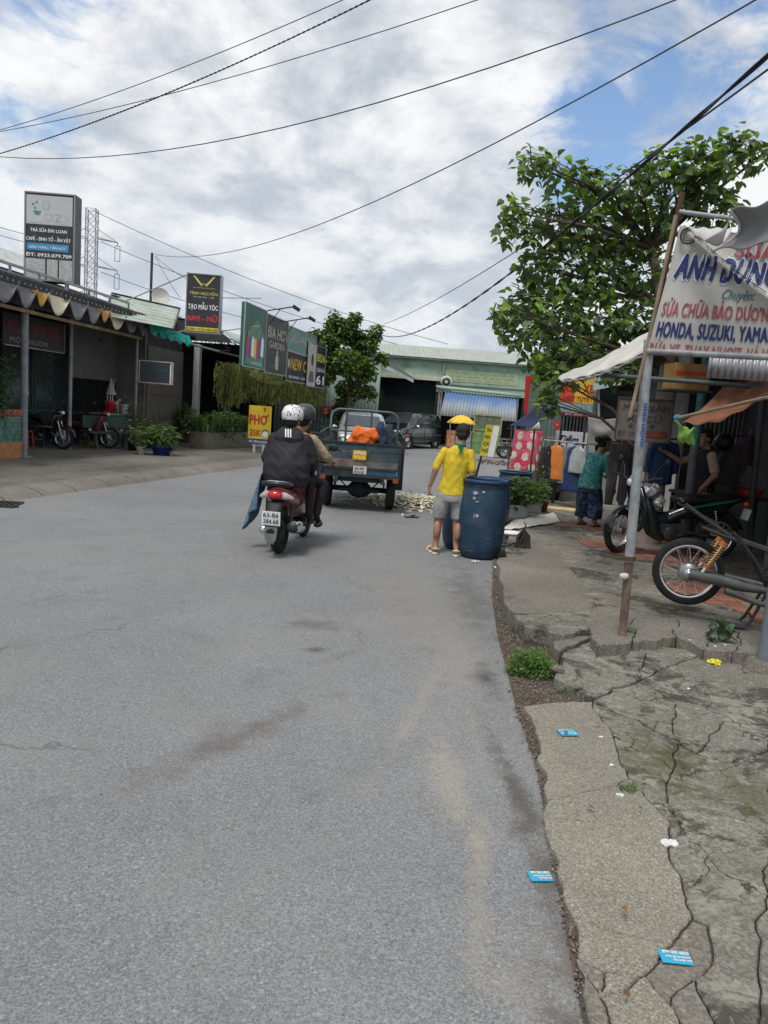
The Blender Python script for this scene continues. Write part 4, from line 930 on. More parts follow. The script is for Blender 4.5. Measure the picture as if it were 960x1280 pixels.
# far side of the left row: round tree, green wall, red notice
def tree(name, label, base, trunk_pts, trunk_r, branches, clumps, lsize, mats, seed, nleaf_parts=0, elong=1.3, heart=True, group=None, barkm=None):
    t = thing(name, label, 'tree', base, 0, group); rr = random.Random(seed); bs = Vector(base)
    mb = MB(); mb.tube([Vector(p)-bs for p in trunk_pts], trunk_r, 12); mb.build('trunk', barkm or bark, t)
    tp = [Vector(p)-bs for p in trunk_pts]
    mb = MB()
    for c, r, n, k in clumps:
        c = Vector(c)-bs; s = min(tp, key=lambda q: (q-c).length + max(0, q.z-c.z)*2); mid = s.lerp(c, .5)+Vector((rr.uniform(-.15, .15), rr.uniform(-.15, .15), rr.uniform(0, .25)))
        mb.tube([s, mid, c], [branches, branches*.6, branches*.25], 6)
        for _ in range(5):
            e = c+Vector((rr.uniform(-1, 1)*r[0], rr.uniform(-1, 1)*r[1], rr.uniform(-.8, 1)*r[2]))*.9; m2 = c.lerp(e, .5)+Vector((0, 0, .08)); mb.tube([c if rr.random() < .6 else mid, m2, e], [branches*.28, branches*.18, .004], 5)
    mb.build('branch', barkm or bark, t)
    mbs = [MB() for _ in mats]; cand = []
    for c, r, n, k in clumps:
        c = Vector(c)-bs
        for _ in range(n):
            v = Vector((rr.gauss(0, 1), rr.gauss(0, 1), rr.gauss(0, 1))).normalized(); kk = rr.uniform(.15, 1)**.5
            jj = 1+.35*mnoise.noise(v*2.2+c)
            p = c+Vector((v.x*r[0], v.y*r[1], v.z*r[2]))*kk*jj; x = rr.random()
            mi = 2 if x < k*(1.6 if kk > .7 else .4) and len(mats) > 2 else (0 if x < .62 else 1)
            sz = lsize*rr.uniform(.6, 1.25)
            if nleaf_parts: cand.append((p, sz, mi, v))
            else: leafquad(mbs[mi], p, sz, rr, .7, elong, heart, v)
    if nleaf_parts:
        cand.sort(key=lambda q: (q[0]+bs-Vector((0, 0, 1.7))).length/q[1])
        lm_ = []
        for m_ in mats:
            q = MB(); leafquad(q, (0, 0, 0), 1.0, random.Random(2), 0, elong, heart); lm_.append(q.mesh('leaf', m_, fix=False))
        for i, (p, sz, mi, v) in enumerate(cand):
            if i < nleaf_parts: piece('leaf', lm_[mi], t, p, (rr.uniform(-1.2, 1.2), rr.uniform(.1, 1.1), rr.uniform(0, 6.28)), (sz, sz, sz))
            else: leafquad(mbs[mi], p, sz, rr, .8, elong, heart, v)
    for q, m_ in zip(mbs, mats):
        if q.v: o = q.build('foliage', m_, t, fix=False); o['kind'] = 'stuff'
    return t
TY = 31.5
cl = []
for q, rx, rz, n in (((-2.94, 31, 4.32), .85, .6, 1500), ((-2.19, 31.5, 4.83), .95, .6, 1700), ((-1.34, 31.5, 4.32), .7, .6, 1300), ((-3.33, 31, 3.81), .6, .5, 700), ((-2.08, 31, 3.58), 1.1, .7, 1900), ((-1.26, 31.5, 3.29), .65, .6, 1100), ((-2.86, 31, 3.05), .6, .6, 900), ((-1.73, 32, 2.52), .8, .5, 1100), ((-2.02, 32, 1.83), .5, .5, 600), ((-2.33, 32, 1.3), .35, .5, 400), ((-2.57, 31, 5.13), .35, .45, 350), ((-3.58, 31, 4.27), .3, .35, 250), ((-0.88, 31.5, 4.83), .35, .4, 300), ((-0.54, 31.5, 3.79), .3, .35, 250), ((-1.71, 31, 5.26), .3, .35, 260), ((-3.28, 31, 3.01), .35, .4, 260), ((-0.98, 32, 2.4), .35, .4, 300)):
    cl.append((q, (rx*.85, rx*.8, rz*.85), int(n*.75), .12))
tree('round_tree', 'round bushy green tree standing behind the last billboard', (-1.9, 31.8, 0), [(-1.9, 31.8, 0), (-1.85, 31.8, 1.5), (-1.8, 31.7, 3.0), (-1.8, 31.6, 4.2)], [.16, .13, .1, .05], .06, cl, .19, [leafm, leafd, leafy], 41, 0, 1.5, False)

# antenna post and dish, pylon
t = thing('antenna_pole', 'thin grey pole rising behind the pale green roof with guy wires', 'pole', (-12.9, 40, 0)); MB().tube([(0, 0, 0), (0, 0, 8.8)], .07, 8).build('shaft', dsteel, t)
dd = thing('satellite_dish', 'small pale round dish on the roof beside the thin pole', 'dish', (-11.17, 36, 6.11)); mb = MB(); mb.lathe([(0, 0), (.25, .04), (.42, .13)], 20); o = mb.build('reflector', offw, dd); o.rotation_euler = (1.35, 0, .5); MB().tube([(0, .1, 0), (0, .1, -.9)], .03, 6).build('mount', dsteel, dd)
t = thing('power_pylon', 'steel lattice power pylon far behind the left shops', 'pylon', (-32.07, 80, 0.42), .12)
t.location.z = -.03
hz = 19.5
mb = MB(); 
def pw(z): return .62+.0*z
zs = [0, 1.5, 3] + [3+ i*1.05 for i in range(1, 17)]
for z0, z1 in zip(zs, zs[1:]):
    w0, w1 = .5+max(0, 8-z0)*.16, .5+max(0, 8-z1)*.16
    for (a, b_) in (((-1, -1), (1, -1)), ((1, -1), (1, 1)), ((1, 1), (-1, 1)), ((-1, 1), (-1, -1))):
        A, B = Vector((a[0]*w0, a[1]*w0, z0)), Vector((b_[0]*w0, b_[1]*w0, z0)); A2, B2 = Vector((a[0]*w1, a[1]*w1, z1)), Vector((b_[0]*w1, b_[1]*w1, z1))
        mb.bar(A, A2, .07, .07); mb.bar(A, B2, .035, .035); mb.bar(B, A2, .035, .035); mb.bar(A2, B2, .035, .035)
mb.build('lattice', mat('pylon_steel', (.22, .24, .26), .6, .2), t)
for zz in (10.8, 14.2, 17.0):
    for sx in (-1, 1):
        q = MB(); e = Vector((sx*2.6, 0, zz-.25)); q.bar((sx*.6, -.5, zz), e, .07, .07).bar((sx*.6, .5, zz), e, .07, .07).bar((sx*.6, 0, zz+.9), e, .06, .06); q.build('cross_arm', MATS['pylon_steel'], t)
        q = MB(); q.tube([e, e+Vector((0, 0, -.3))], .05, 5).box(e+Vector((-.25, 0, -1.1)), (.06, .06, 1.5)).box(e+Vector((.25, 0, -1.1)), (.06, .06, 1.5)).box(e+Vector((0, 0, -.35)), (.5, .06, .06)).box(e+Vector((0, 0, -1.85)), (.5, .06, .06)); q.build('insulator', MATS['pylon_steel'], t)

# clutter of the cafe: stools, table, hanging lamps, crates
tb = thing('cafe_table', 'low dark round table inside the cafe behind the parked motorbikes', 'table', LF(2.6, 1.15, .13)); MB().lathe([(0, .52), (.3, .52), (.3, .56), (0, .56)], 20).build('top', mat('brown_wood', (.09, .05, .03), .5, var=.2), tb); MB().tube([(0, 0, 0), (0, 0, .52)], .03, 8).build('leg', dsteel, tb)
for k, (s, t_, col, lab) in enumerate(((1.9, 1.2, (.28, .03, .03), 'red plastic stool inside the cafe left of the low round table'), (3.3, 1.2, (.02, .05, .2), 'blue plastic stool inside the cafe right of the low round table'))):
    st = thing('plastic_stool', lab, 'stool', LF(s, t_, .13), 0, 'plastic stools inside the cafe'); m_ = mat('stool_plastic_%s' % ('red' if k == 0 else 'blue'), col, .4)
    MB().box((0, 0, .43), (.27, .27, .03)).build('seat', m_, st, bevel=.01)
    for sx in (-1, 1):
        for sy in (-1, 1): MB().bar((sx*.11, sy*.11, .42), (sx*.14, sy*.14, 0), .035, .035).build('leg', m_, st)
for k, (s, t_, z, lab) in enumerate(((5.0, 1.25, .13, 'yellow bottle crate at the foot of the bar grille left of the drink counter'), (5.0, 1.25, .43, 'grey bottle crate stacked on top of the yellow one'))):
    cr = thing('bottle_crate', lab, 'crate', LF(s, t_, z), AZL, 'stacked bottle crates'); m_ = mat('crate_%s' % ('yellow' if k == 0 else 'grey'), (.35, .26, .05) if k == 0 else (.16, .16, .17), .6)
    mb = MB(); mb.box((0, 0, .01), (.42, .32, .02))
    for zz in (.07, .17, .27):
        mb.box((0, -.155, zz), (.42, .012, .05)).box((0, .155, zz), (.42, .012, .05)).box((-.204, 0, zz), (.012, .296, .05)).box((.204, 0, zz), (.012, .296, .05))
    for x in (-.195, .195):
        for y in (-.145, .145): mb.box((x, y, .15), (.02, .02, .28))
    mb.build('case', m_, cr)
for k, (s, lab) in enumerate(((1.2, 'dim hanging lamp under the cafe ceiling right of the street post'), (4.9, 'dim hanging lamp under the ceiling above the bottle crates'))):
    hl = thing('hanging_lamp', lab, 'lamp', LF(s, .9, 3.6), 0, 'unlit lamps under the cafe ceiling'); MB().tube([(0, 0, 0), (0, 0, -.5)], .006, 5).build('cord', black, hl); MB().lathe([(.03, -.5), (.06, -.53), (.15, -.64)], 16).build('lamp_shade', mat('lamp_tin', (.2, .21, .2), .5), hl)
# ================================================================ FAR BUILDINGS
mint = mat('mint_green_render', (.28, .39, .30), .85, var=.14, vs=1.5, dirt=(.14, .18, .14), ds=1.8, da=.65)
dgreen = mat('shaded_green_wall', (.012, .024, .022), .8, var=.2, vs=1)  # near-black green: shade of the opening and piers is put into the colour
GB = thing('green_warehouse', 'long mint green warehouse with a low grey roof closing the street', 'building', (2, 41, 0))
def gp(name, mb, m, **kw): return world_part(name, mb, m, GB, **kw)
gp('front_wall', MB().box((.05, 41.1, 4.05), (4.5, .2, 1.0)), mint); gp('front_wall', MB().box((6.85, 41.1, 3.73), (9.1, .2, 1.66)), mint)
gp('pier', MB().box((2.45, 41.12, 1.45), (.3, .2, 2.88)), dgreen)
gp('pier', MB().box((7.6, 41.12, 1.45), (1.2, .2, 2.88)), dgreen)
gp('interior_wall', MB().box((.5, 45, 2), (13.5, .2, 4)).box((-2.2, 43, 2), (.2, 4, 4)).box((2.4, 43.2, 2), (.2, 3.9, 4)), dgreen)
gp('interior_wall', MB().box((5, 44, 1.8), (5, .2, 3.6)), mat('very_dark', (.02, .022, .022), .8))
mb = MB(); mb.sheet(lambda u, v: (-3+17*u, 40.7+5*v, 4.62+1.0*v + (.03 if (u*60) % 1 < .2 else 0)), 300, 1, sm=False); gp('roof', mb, mat('grey_green_roof', (.36, .39, .34), .7, var=.12, dirt=(.22, .22, .18), ds=1.5, da=.6))
gp('gutter', MB().box((4.5, 40.8, 4.58), (17, .14, .12)), mat('dark_gutter', (.12, .16, .13), .6))
for x_ in (2.62, 8.2): gp('down_pipe', MB().tube([(x_, 40.93, 4.5), (x_, 40.93, .1)], .05, 8), mat('grimy_pvc', (.3, .33, .3), .7, var=.2, dirt=(.12, .12, .1), da=.6))
gp('wall_conduit', MB().tube([(2.3, 40.97, 3.3), (9.5, 40.97, 3.32)], .018, 6), dsteel)
# faded painted lettering panel
sg = Board(GB, (2.75-2, 40.985-41, 3.50), (1, 0, 0), (0, 0, 1), 3.9, .62)
sg.rect('name_panel', mat('faded_yellow_green', (.36, .42, .26), .8, var=.15, vs=5), 0, 0, 1, 1, .003)
fd = mat('faded_letter', (.24, .32, .2), .8)
sg.text('CƠ SỞ SẢN XUẤT NGÓI MÀU CAO CẤP', fd, .04, .66, .18, .9, bold=.03, k=.008); sg.text('CHUYÊN CUNG CẤP - VẬT LIỆU XÂY DỰNG', fd, .04, .38, .16, .9, bold=.03, k=.008); sg.text('ĐT: 0913 759 283 - 0918 345 211', fd, .04, .12, .14, .85, bold=.03, k=.008)
# dark big opening to the left and its sloping canopy
gp('side_wall', MB().box((-1.3, 39, 2), (.15, 4.2, 4)), dgreen)
gp('opening_shade_sheet', MB().box((.7, 41.4, 1.75), (3.4, .08, 3.5)), dgreen)  # dark sheet added to stand for the shade inside the open front
mb = MB()
for i in range(24): mb.box((-.9+i*.142, 41.34, 1.75), (.02, .03, 3.5))
gp('sheet_ribs', mb, dgreen)
gp('lintel', MB().box((.9, 40.9, 3.56), (3.3, .3, .22)), mat('weathered_cream', (.5, .5, .42), .8, var=.15, dirt=(.25, .24, .18), da=.6))
cn = thing('side_canopy', 'dark gabled canopy with a pale metal eave left of the green warehouse', 'canopy', (-2.2, 37, 0))
cw = lambda name, mb, m, **kw: world_part(name, mb, m, cn, **kw)
K0, K1, K2, K3 = Vector((-0.89, 35, 3.93)), Vector((0.9, 35, 3.2)), Vector((1.11, 40, 3.42)), Vector((-0.77, 40, 4.44))
mb = MB(); mb.prism([K0, K1, K1-Vector((0, 0, .16)), K0-Vector((0, 0, .16))], (0, -.05, 0)); cw('eave', mb, ltroof)
mb = MB(); mb.sheet(lambda u, v: (K0*(1-u)+K1*u)*(1-v)+(K3*(1-u)+K2*u)*v, 4, 4); cw('roof', mb, roofd, solid=.03)
mb = MB(); mb.sheet(lambda u, v: (K0*(1-u)+Vector((K0.x-4.2, K0.y-.5, K0.z-.3))*u)*(1-v)+(K3*(1-u)+Vector((K3.x-4.2, K3.y, K3.z-.3))*u)*v, 4, 4); cw('roof', mb, roofd, solid=.03)
for x, y in ((-4.6, 34.8), (-1.2, 35.2), (-1.0, 39.8)): cw('post', MB().bar((x, y, 0), (x, y, 3.5), .1, .1), dsteel)
gw = thing('pale_green_wall', 'pale grey-green metal wall behind the round tree and the cargo cage', 'wall', (-3, 33.6, 0))
mb = MB()
for i in range(24): pass
corr(mb, (-5.2, 33.6, 0), (1, .0, 0), (0, 0, 1), 4.6, 3.6, .16, .02); mb.build('panel', mat('pale_green_sheet', (.20, .27, .25), .6, .1, var=.12, dirt=(.12, .15, .14), da=.4), gw, loc=(3, -33.6, 0), solid=.01)
rn = thing('red_notice', 'small red notice board with white lines on the pale green wall', 'sign', (-3.03, 33.4, 1.27))
b = Board(rn, (0, 0, 0), (1, 0, 0), (0, 0, 1), .70, .42); b.rect('panel', mat('notice_red', (.45, .02, .03), .5), 0, 0, 1, 1, 0, .03); b.text('KHU VỰC CẤM', white, .1, .55, .18, .8, k=.005); b.text('ĐỔ RÁC THẢI', white, .1, .2, .18, .8, k=.005)
# blue corrugated awning with its roof
ba = thing('blue_shutter_awning', 'sloping blue and white corrugated shutter under a mint eave', 'awning', (4.2, 38, 0))
bw = lambda name, mb, m, **kw: world_part(name, mb, m, ba, **kw)
bs_ = bpy.data.materials.new('blue_to_white_sheet'); bs_.use_nodes = True; t_ = bs_.node_tree; co = N(t_, 'ShaderNodeTexCoord').outputs['Object']; sp = N(t_, 'ShaderNodeSeparateXYZ'); L(t_, co, sp.inputs[0])
zz = mth(t_, 'ADD', sp.outputs[2], mth(t_, 'MULTIPLY', noise(t_, co, 1.4, 5, .6), .9)); L(t_, mixc(t_, rng(t_, zz, 2.3, 3.1), (.42, .45, .44), (.11, .20, .37)), t_.nodes['Principled BSDF'].inputs['Base Color']); t_.nodes['Principled BSDF'].inputs['Roughness'].default_value = .5
B0_, B1_ = Vector((2.61, 38, 2.86)), Vector((6.18, 38, 2.77)); C0_, C1_ = Vector((2.38, 37.2, 1.65)), Vector((6.08, 37.2, 1.62))
mb = MB(); nW = 23
def bsf(u, v):
    q = (B0_*(1-u)+B1_*u)*(1-v)+(C0_*(1-u)+C1_*u)*v; q.y -= .045*math.sin(2*PI*u*nW); return q
mb.sheet(bsf, nW*8, 2); o = bw('corrugated_sheet', mb, bs_, solid=.01)
E0, E1 = Vector((2.2, 38, 3.02)), Vector((6.41, 38, 2.9))
mb = MB(); mb.sheet(lambda u, v: (E0*(1-u)+E1*u)+Vector((0, 1.9*v-.1, .12*v)), 4, 2); bw('eave_roof', mb, mat('mint_roof', (.30, .40, .34), .6, var=.15), solid=.12)
for x, y in ((E0.x+.12, 38.1), (E1.x-.15, 38.1)): bw('post', MB().bar((x, y, 0), (x, y, 2.9), .08, .08), MATS['grey_paint'])
bx = thing('wall_cooler', 'round pale fan unit on the mint wall above the awning', 'fan', (2.78, 40.5, 3.44)); MB().lathe([(0, 0), (.3, 0), (.32, .1), (.3, .2), (0, .2)], 20, axis='Y').build('casing', MATS['weathered_white_sheet'], bx); MB().lathe([(.1, -.02), (.22, -.02), (.22, .0), (.1, .0)], 16, axis='Y').build('fan_ring', dsteel, bx)
# far tree line and houses behind the warehouse would be hidden; a right-hand backing row
# ================================================================ WIRES
def wire(label, a, b, sag, r=.012, group='overhead wires', m=None, n=36, cat='wire', twist=0, e0=0, e1=0):
    a, b = Vector(a), Vector(b); pts = []
    for i in range(n+1):
        k = -e0+(1+e0+e1)*i/n; p = a.lerp(b, k); p.z -= sag*4*k*(1-k); pts.append(p)
    mb = MB()
    if twist:
        q1 = []; q2 = []; nn = n*14
        for i in range(nn+1):
            k = -e0+(1+e0+e1)*i/nn; p = a.lerp(b, k); p.z -= sag*4*k*(1-k); an = k*twist*2*PI; off = Vector((math.cos(an), 0, math.sin(an)))*r
            q1.append(p+off); q2.append(p-off)
        mb.tube(q1, r, 4, False); mb.tube(q2, r, 4, False)
    else: mb.tube(pts, r, 5, False)
    o = mb.build('overhead_wire', m or black, None, fix=False); return tag(o, label, cat, group)
wm = mat('weathered_wire', (.05, .05, .055), .6)
wire('thickest black twin cable sweeping over the road from upper right to the round tree', (2.45, 5, 4.34), (-0.74, 33, 4.9), .75, .0095, m=black, twist=16, e0=0.5, e1=0)
wire('thin black cable running just under the thick twin cable at upper right', (2.57, 5.2, 4.32), (2.34, 12, 4.82), .03, .009, m=black, e0=0.5, e1=0)
wire('twisted dark wire crossing the upper left corner of the sky', (-13.93, 24, 8.06), (-0.16, 16, 10.14), .35, .011, m=wm, twist=60, e0=0.5, e1=0.4)
wire('top thin wire of the group crossing the upper left sky', (-13.92, 24, 8.76), (-0.18, 16, 10.32), .3, .010, m=wm, e0=0.5, e1=0.4)
wire('nearly straight thin wire just below the top one at upper left', (-14.5, 25, 9.15), (2.47, 15, 9.88), .35, .010, m=wm, e0=0.5, e1=0.4)
wire('long shallow wire from left edge to the top right of the sky', (-16.25, 28, 9.66), (5.4, 13, 9.13), 1.25, .013, m=wm, e0=0.5, e1=0.4)
wire('single wire rising from the antenna pole to the top right', (-12.73, 40, 8.74), (4.65, 10, 7.38), 1.2, .012, m=wm, e0=0, e1=0.4)
wire('faint wire through the tree crown toward the antenna', (-0.73, 40, 6.11), (3.13, 16, 5.74), .2, .012, m=wm)
wire('faint far wire from the pylon down to the right, upper', (-31.83, 80, 19.59), (6, 90, 9.9), 1.0, .03, m=wm)
wire('faint far wire from the pylon down to the right, middle', (-31.1, 80, 16.64), (6.12, 90, 8.53), 1.0, .03, m=wm)
wire('faint far wire from the pylon down to the right, lower', (-31.03, 80, 13.62), (-1.48, 90, 9.35), 1.0, .03, m=wm)
wire('faint far wire entering from the left edge to the pylon, upper', (-44.79, 80, 18.03), (-33.07, 80, 16.02), .2, .03, m=wm, e0=0.5, e1=0)
wire('faint far wire entering from the left edge to the pylon, lower', (-44.79, 80, 17.24), (-33.05, 80, 15.23), .2, .03, m=wm, e0=0.5, e1=0)
wire('guy wire from the antenna pole toward the salon sign', (-12.73, 40, 8.66), (-8.09, 30, 6.07), .1, .012, m=wm)
wire('guy wire from the antenna pole down to the curved roof', (-12.73, 40, 8.66), (-8.53, 30, 5.43), .1, .012, m=wm)
# ================================================================ VEHICLES
def wheel(parent, c, R, tyre_r, m_rim=None, spokes=True, name='wheel', rot=0, axis='Y', disc=False):
    """wheel with tyre, rim, hub and spokes; axle along Y of the vehicle, steered by rot"""
    o = MB().lathe([(R-tyre_r*1.75+tyre_r*1.75*k/1, w_) for k, w_ in []] or [(R-tyre_r*1.6, -tyre_r*.85), (R-tyre_r*.6, -tyre_r*1.0), (R-.012, -tyre_r*.72), (R, -tyre_r*.3), (R, tyre_r*.3), (R-.012, tyre_r*.72), (R-tyre_r*.6, tyre_r*1.0), (R-tyre_r*1.6, tyre_r*.85), (R-tyre_r*1.6, -tyre_r*.85)], 48, axis='Y').build(name, rubber, parent, loc=c, rz=rot)
    ri = R-tyre_r*1.5
    MB().lathe([(ri-.022, -tyre_r*.5), (ri+.004, -tyre_r*.8), (ri+.006, tyre_r*.8), (ri-.022, tyre_r*.5), (ri-.03, 0), (ri-.022, -tyre_r*.5)], 40, axis='Y').build('rim', m_rim or chrome, o)
    if disc: MB().lathe([(0, -.03), (.1, -.035), (ri-.02, -.01), (ri-.02, .01), (.1, .035), (0, .03)], 12, axis='Y').build('hub', m_rim or alu, o)
    else:
        MB().lathe([(0, -.05), (.05, -.05), (.055, -.03), (.04, -.02), (.04, .02), (.055, .03), (.05, .05), (0, .05)], 20, axis='Y').build('hub', alu, o)
        mb = MB(); n = 28
        for k in range(n):
            a = 2*PI*k/n; a2 = a + (.55 if k % 2 else -.55); s = .035 if (k//2) % 2 else -.035
            mb.tube([(.045*math.cos(a), s, .045*math.sin(a)), ((ri-.015)*math.cos(a2*.98), 0, (ri-.015)*math.sin(a2*.98))], .0022, 4, False)
        mb.build('spokes', chrome, o)['kind'] = 'stuff'
    return o
def underbone(name, label, loc, rz, body, seatm, steer=0, group=None, wrapped=False, seed=0, stripe=None, plate=True, tail=True, mirrors=True, detailed=True):
    t = thing(name, label, 'motorbike', loc, rz, group)
    R = .285; vx = .014 if seed < 2 else .022
    fw_ = wheel(t, (.66, 0, R), R, .042, rot=steer); rw = wheel(t, (-.58, 0, R), R, .046)
    cs, sn = math.cos(steer), math.sin(steer)
    def st(x, y, z): dx = x-.55; return (.55+dx*cs-y*sn, dx*sn+y*cs, z)
    mb = MB()
    for s in (-1, 1): mb.tube([st(.66, s*.075, R), st(.60, s*.075, .48), st(.53, s*.07, .70)], [.022, .026, .02], 8)
    mb.build('fork', alu, t)
    q = MB()
    for k in range(13):
        pass
    mbf = MB(); prof = []
    fpts = []
    for k in range(14):
        a = math.radians(-15+k*12.5); x = .66+(R+.035)*math.cos(a+.25); z = R+(R+.035)*math.sin(a+.25); fpts.append((x, z))
    mbf.sheet(lambda u, v: st(fpts[int(round(u*13))][0]-.0, (v-.5)*.12, fpts[int(round(u*13))][1]+.018*math.sin(PI*v)), 13, 6)
    mbf.build('front_fender', body, t, solid=.008)
    # leg shield
    mb = MB(); mb.loft([((.46, 0, .30), .03, .13, (1, 0, -.4)), ((.40, 0, .42), .045, .19), ((.43, 0, .58), .05, .22), ((.47, 0, .74), .05, .20), ((.48, 0, .86), .06, .12)], 20, sq=.8)
    blobpart('leg_shield', mb, body, t, vx, 3)
    mb = MB(); mb.loft([((.40, 0, .80), .07, .08), ((.34, 0, .60), .11, .11), ((.26, 0, .42), .13, .12), ((.20, 0, .26), .12, .11), ((.14, 0, .20), .07, .08)], 16)
    blobpart('engine_cover', mb, body, t, vx, 3)
    mb = MB(); mb.loft([((.34, 0, .44), .10, .07, (0, 0, 1)), ((.08, 0, .47), .10, .07, (0, 0, 1)), ((-.10, 0, .58), .10, .10, (0, 0, 1)), ((-.35, 0, .62), .12, .13, (0, 0, 1)), ((-.62, 0, .69), .10, .12, (0, 0, 1)), ((-.88, 0, .80), .03, .06, (0, 0, 1))], 16)
    blobpart('body_cover', mb, body, t, vx, 3)
    mb = MB(); mb.loft([((.04, 0, .73), .04, .09, (0, 0, 1)), ((-.12, 0, .745), .06, .12, (0, 0, 1)), ((-.35, 0, .755), .062, .14, (0, 0, 1)), ((-.5, 0, .78), .062, .14, (0, 0, 1)), ((-.75, 0, .80), .05, .12, (0, 0, 1)), ((-.85, 0, .815), .02, .08, (0, 0, 1))], 16, sq=.7)
    blobpart('seat', mb, seatm, t, vx, 4, .003, 12)
    if stripe: 
        for s in (-1, 1):
            MB().prism([(-.12, s*.105, .62), (-.62, s*.128, .74), (-.80, s*.10, .80), (-.5, s*.132, .745), (-.16, s*.112, .66)], (0, s*.012, 0)).build('side_stripe', stripe, t)
    mb = MB(); mb.lathe([(0, -.12), (.085, -.12), (.10, -.05), (.10, .06), (.085, .12), (0, .12)], 18, (.05, 0, .30), 'Y').box((.02, 0, .36), (.34, .2, .12)).tube([(.08, 0, .36), (.3, 0, .40)], .055, 12)
    mb.build('engine', dsteel, t, bevel=.006)
    MB().lathe([(0, 0), (.07, 0), (.085, .02), (.07, .035), (0, .04)], 18, (.02, -.125, .30), 'Y').build('crankcase_cover', alu, t)
    mb = MB(); mb.tube([(.2, -.1, .28), (.1, -.15, .2), (-.2, -.17, .22), (-.35, -.17, .25)], [.018, .02, .022, .04], 10).tube([(-.35, -.17, .25), (-.78, -.18, .32), (-.86, -.18, .335)], [.046, .05, .035], 14)
    mb.build('exhaust', chrome if seed % 2 == 0 else dsteel, t)
    mb = MB(); mb.tube([(-.1, .09, .34), (-.58, .1, R)], .02, 8).tube([(-.1, -.09, .34), (-.58, -.1, R)], .02, 8); mb.build('swing_arm', dsteel, t)
    for s in (-1, 1):
        mb = MB(); mb.tube([(-.56, s*.11, R+.02), (-.48, s*.11, .62)], .012, 6)
        hel = [(-.555+.075*k/60, s*.11, R+.08+.27*k/60) for k in range(61)]
        mb.tube([(p[0]+.022*math.cos(k*.9), p[1]+.022*math.sin(k*.9), p[2]) for k, p in enumerate(hel)], .005, 5); mb.build('shock_absorber', chrome, t)
    mb = MB(); mb.sheet(lambda u, v: (-.58-(R+.045)*math.cos(math.radians(20+u*95)), (v-.5)*.13, R+(R+.045)*math.sin(math.radians(20+u*95))+.012*math.sin(PI*v)), 10, 4); mb.build('rear_fender', black, t, solid=.006)
    # handlebar, headlight nacelle
    hb = [st(.44, -.33, .98), st(.46, -.22, .97), st(.50, -.1, .92), st(.50, .1, .92), st(.46, .22, .97), st(.44, .33, .98)]
    MB().tube(hb, .012, 8).build('handlebar', dsteel, t)
    for s in (0, -1):
        a, b_ = Vector(hb[s]), Vector(hb[1 if s == 0 else -2]); MB().tube([a, a.lerp(b_, .95)], .018, 10).build('grip', black, t)
    mb = MB(); mb.loft([(st(.44, 0, .90), .05, .06, (0, 0, 1)), (st(.50, 0, .93), .075, .13, (0, 0, 1)), (st(.58, 0, .92), .07, .12, (0, 0, 1)), (st(.63, 0, .90), .045, .07, (0, 0, 1))], 16)
    blobpart('headlight_nacelle', mb, (mat('crinkled_plastic_wrap', (.26, .27, .28), .2, .3, var=.6, vs=20, bump=1.0, bs=45, spec=.7) if wrapped else body), t, vx, 2, .012 if wrapped else 0, 22)
    MB().ell(st(.625, 0, .905), (.035, .07, .05), 14, 8).build('headlight', mat('lamp_glass', (.6, .62, .64), .1, .2, var=.1), t)
    if mirrors:
        for s in (-1, 1):
            mb = MB(); mb.tube([st(.46, s*.2, .98), st(.42, s*.25, 1.1), st(.40, s*.3, 1.16)], .007, 6); mb.ell(st(.39, s*.33, 1.18), (.015, .065, .045)); mb.build('mirror', black, t)
    if tail: MB().ell((-.90, 0, .74), (.04, .09, .045), 12, 8).build('tail_light', redlight, t)
    for s in (-1, 1): MB().ell((-.86, s*.12, .74), (.035, .03, .028), 10, 6).build('turn_signal', oran, t)
    if plate: MB().box((-.93, 0, .60), (.004, .19, .14), R=Matrix.Rotation(-.25, 3, 'Y')).build('number_plate', white, t)
    mb = MB(); mb.tube([(-.02, .1, .26), (-.08, .16, .02), (-.12, .18, .015)], .01, 6); mb.build('side_stand', dsteel, t)
    for s in (-1, 1): MB().tube([(.02, s*.1, .24), (.02, s*.24, .25)], .014, 8).build('footrest', black, t)
    return t
bikebody = mat('dark_green_paint', (.006, .012, .012), .25, var=.1, coat=.5)
seatb = mat('black_vinyl', (.012, .012, .013), .5, var=.2)
UB = underbone('parked_motorbike', 'dark green-black motorbike with clear-wrapped headlight and green seat stripe behind the near pole', (3.62, 9.38, .14), PI+.05, bikebody, seatb, .62, wrapped=True, stripe=mat('stripe_green', (.02, .2, .1), .35), seed=1)
mb = MB(); mb.ell((.36, .02, .80), (.15, .11, .09), R=Matrix.Rotation(.5, 3, 'Y')); mb.ell((.24, .02, .66), (.12, .09, .08), R=Matrix.Rotation(.9, 3, 'Y')); blobpart('plastic_wrap', mb, MATS['crinkled_plastic_wrap'], UB, .014, 1, .03, 14, 3)
# left parked motorbikes (their own look)
underbone('parked_motorbike', 'black motorbike parked nose-out in the dark cafe front with a white number card', (-8.75, 19.0, .13), -.35, mat('black_paint', (.012, .012, .014), .25, coat=.4), seatb, .2, seed=2)
underbone('parked_motorbike', 'small red-fendered motorbike parked between the posts and the green bench', (-8.15, 20.3, .13), -.2, mat('pinkish_red_paint', (.12, .03, .035), .4, coat=.2), seatb, .15, seed=3)
underbone('parked_motorbike', 'black motorbike standing behind the right half of the tricycle cage', (0.03, 31, 0.17)[:2]+(0,), 2.4, MATS['black_paint'], seatb, 0, seed=4)
underbone('parked_motorbike', 'motorbike with red tail lamp parked beyond the scooter riders', (-2.22, 25, 0.3)[:2]+(.0,), 1.2, MATS['black_paint'], seatb, 0, seed=5)

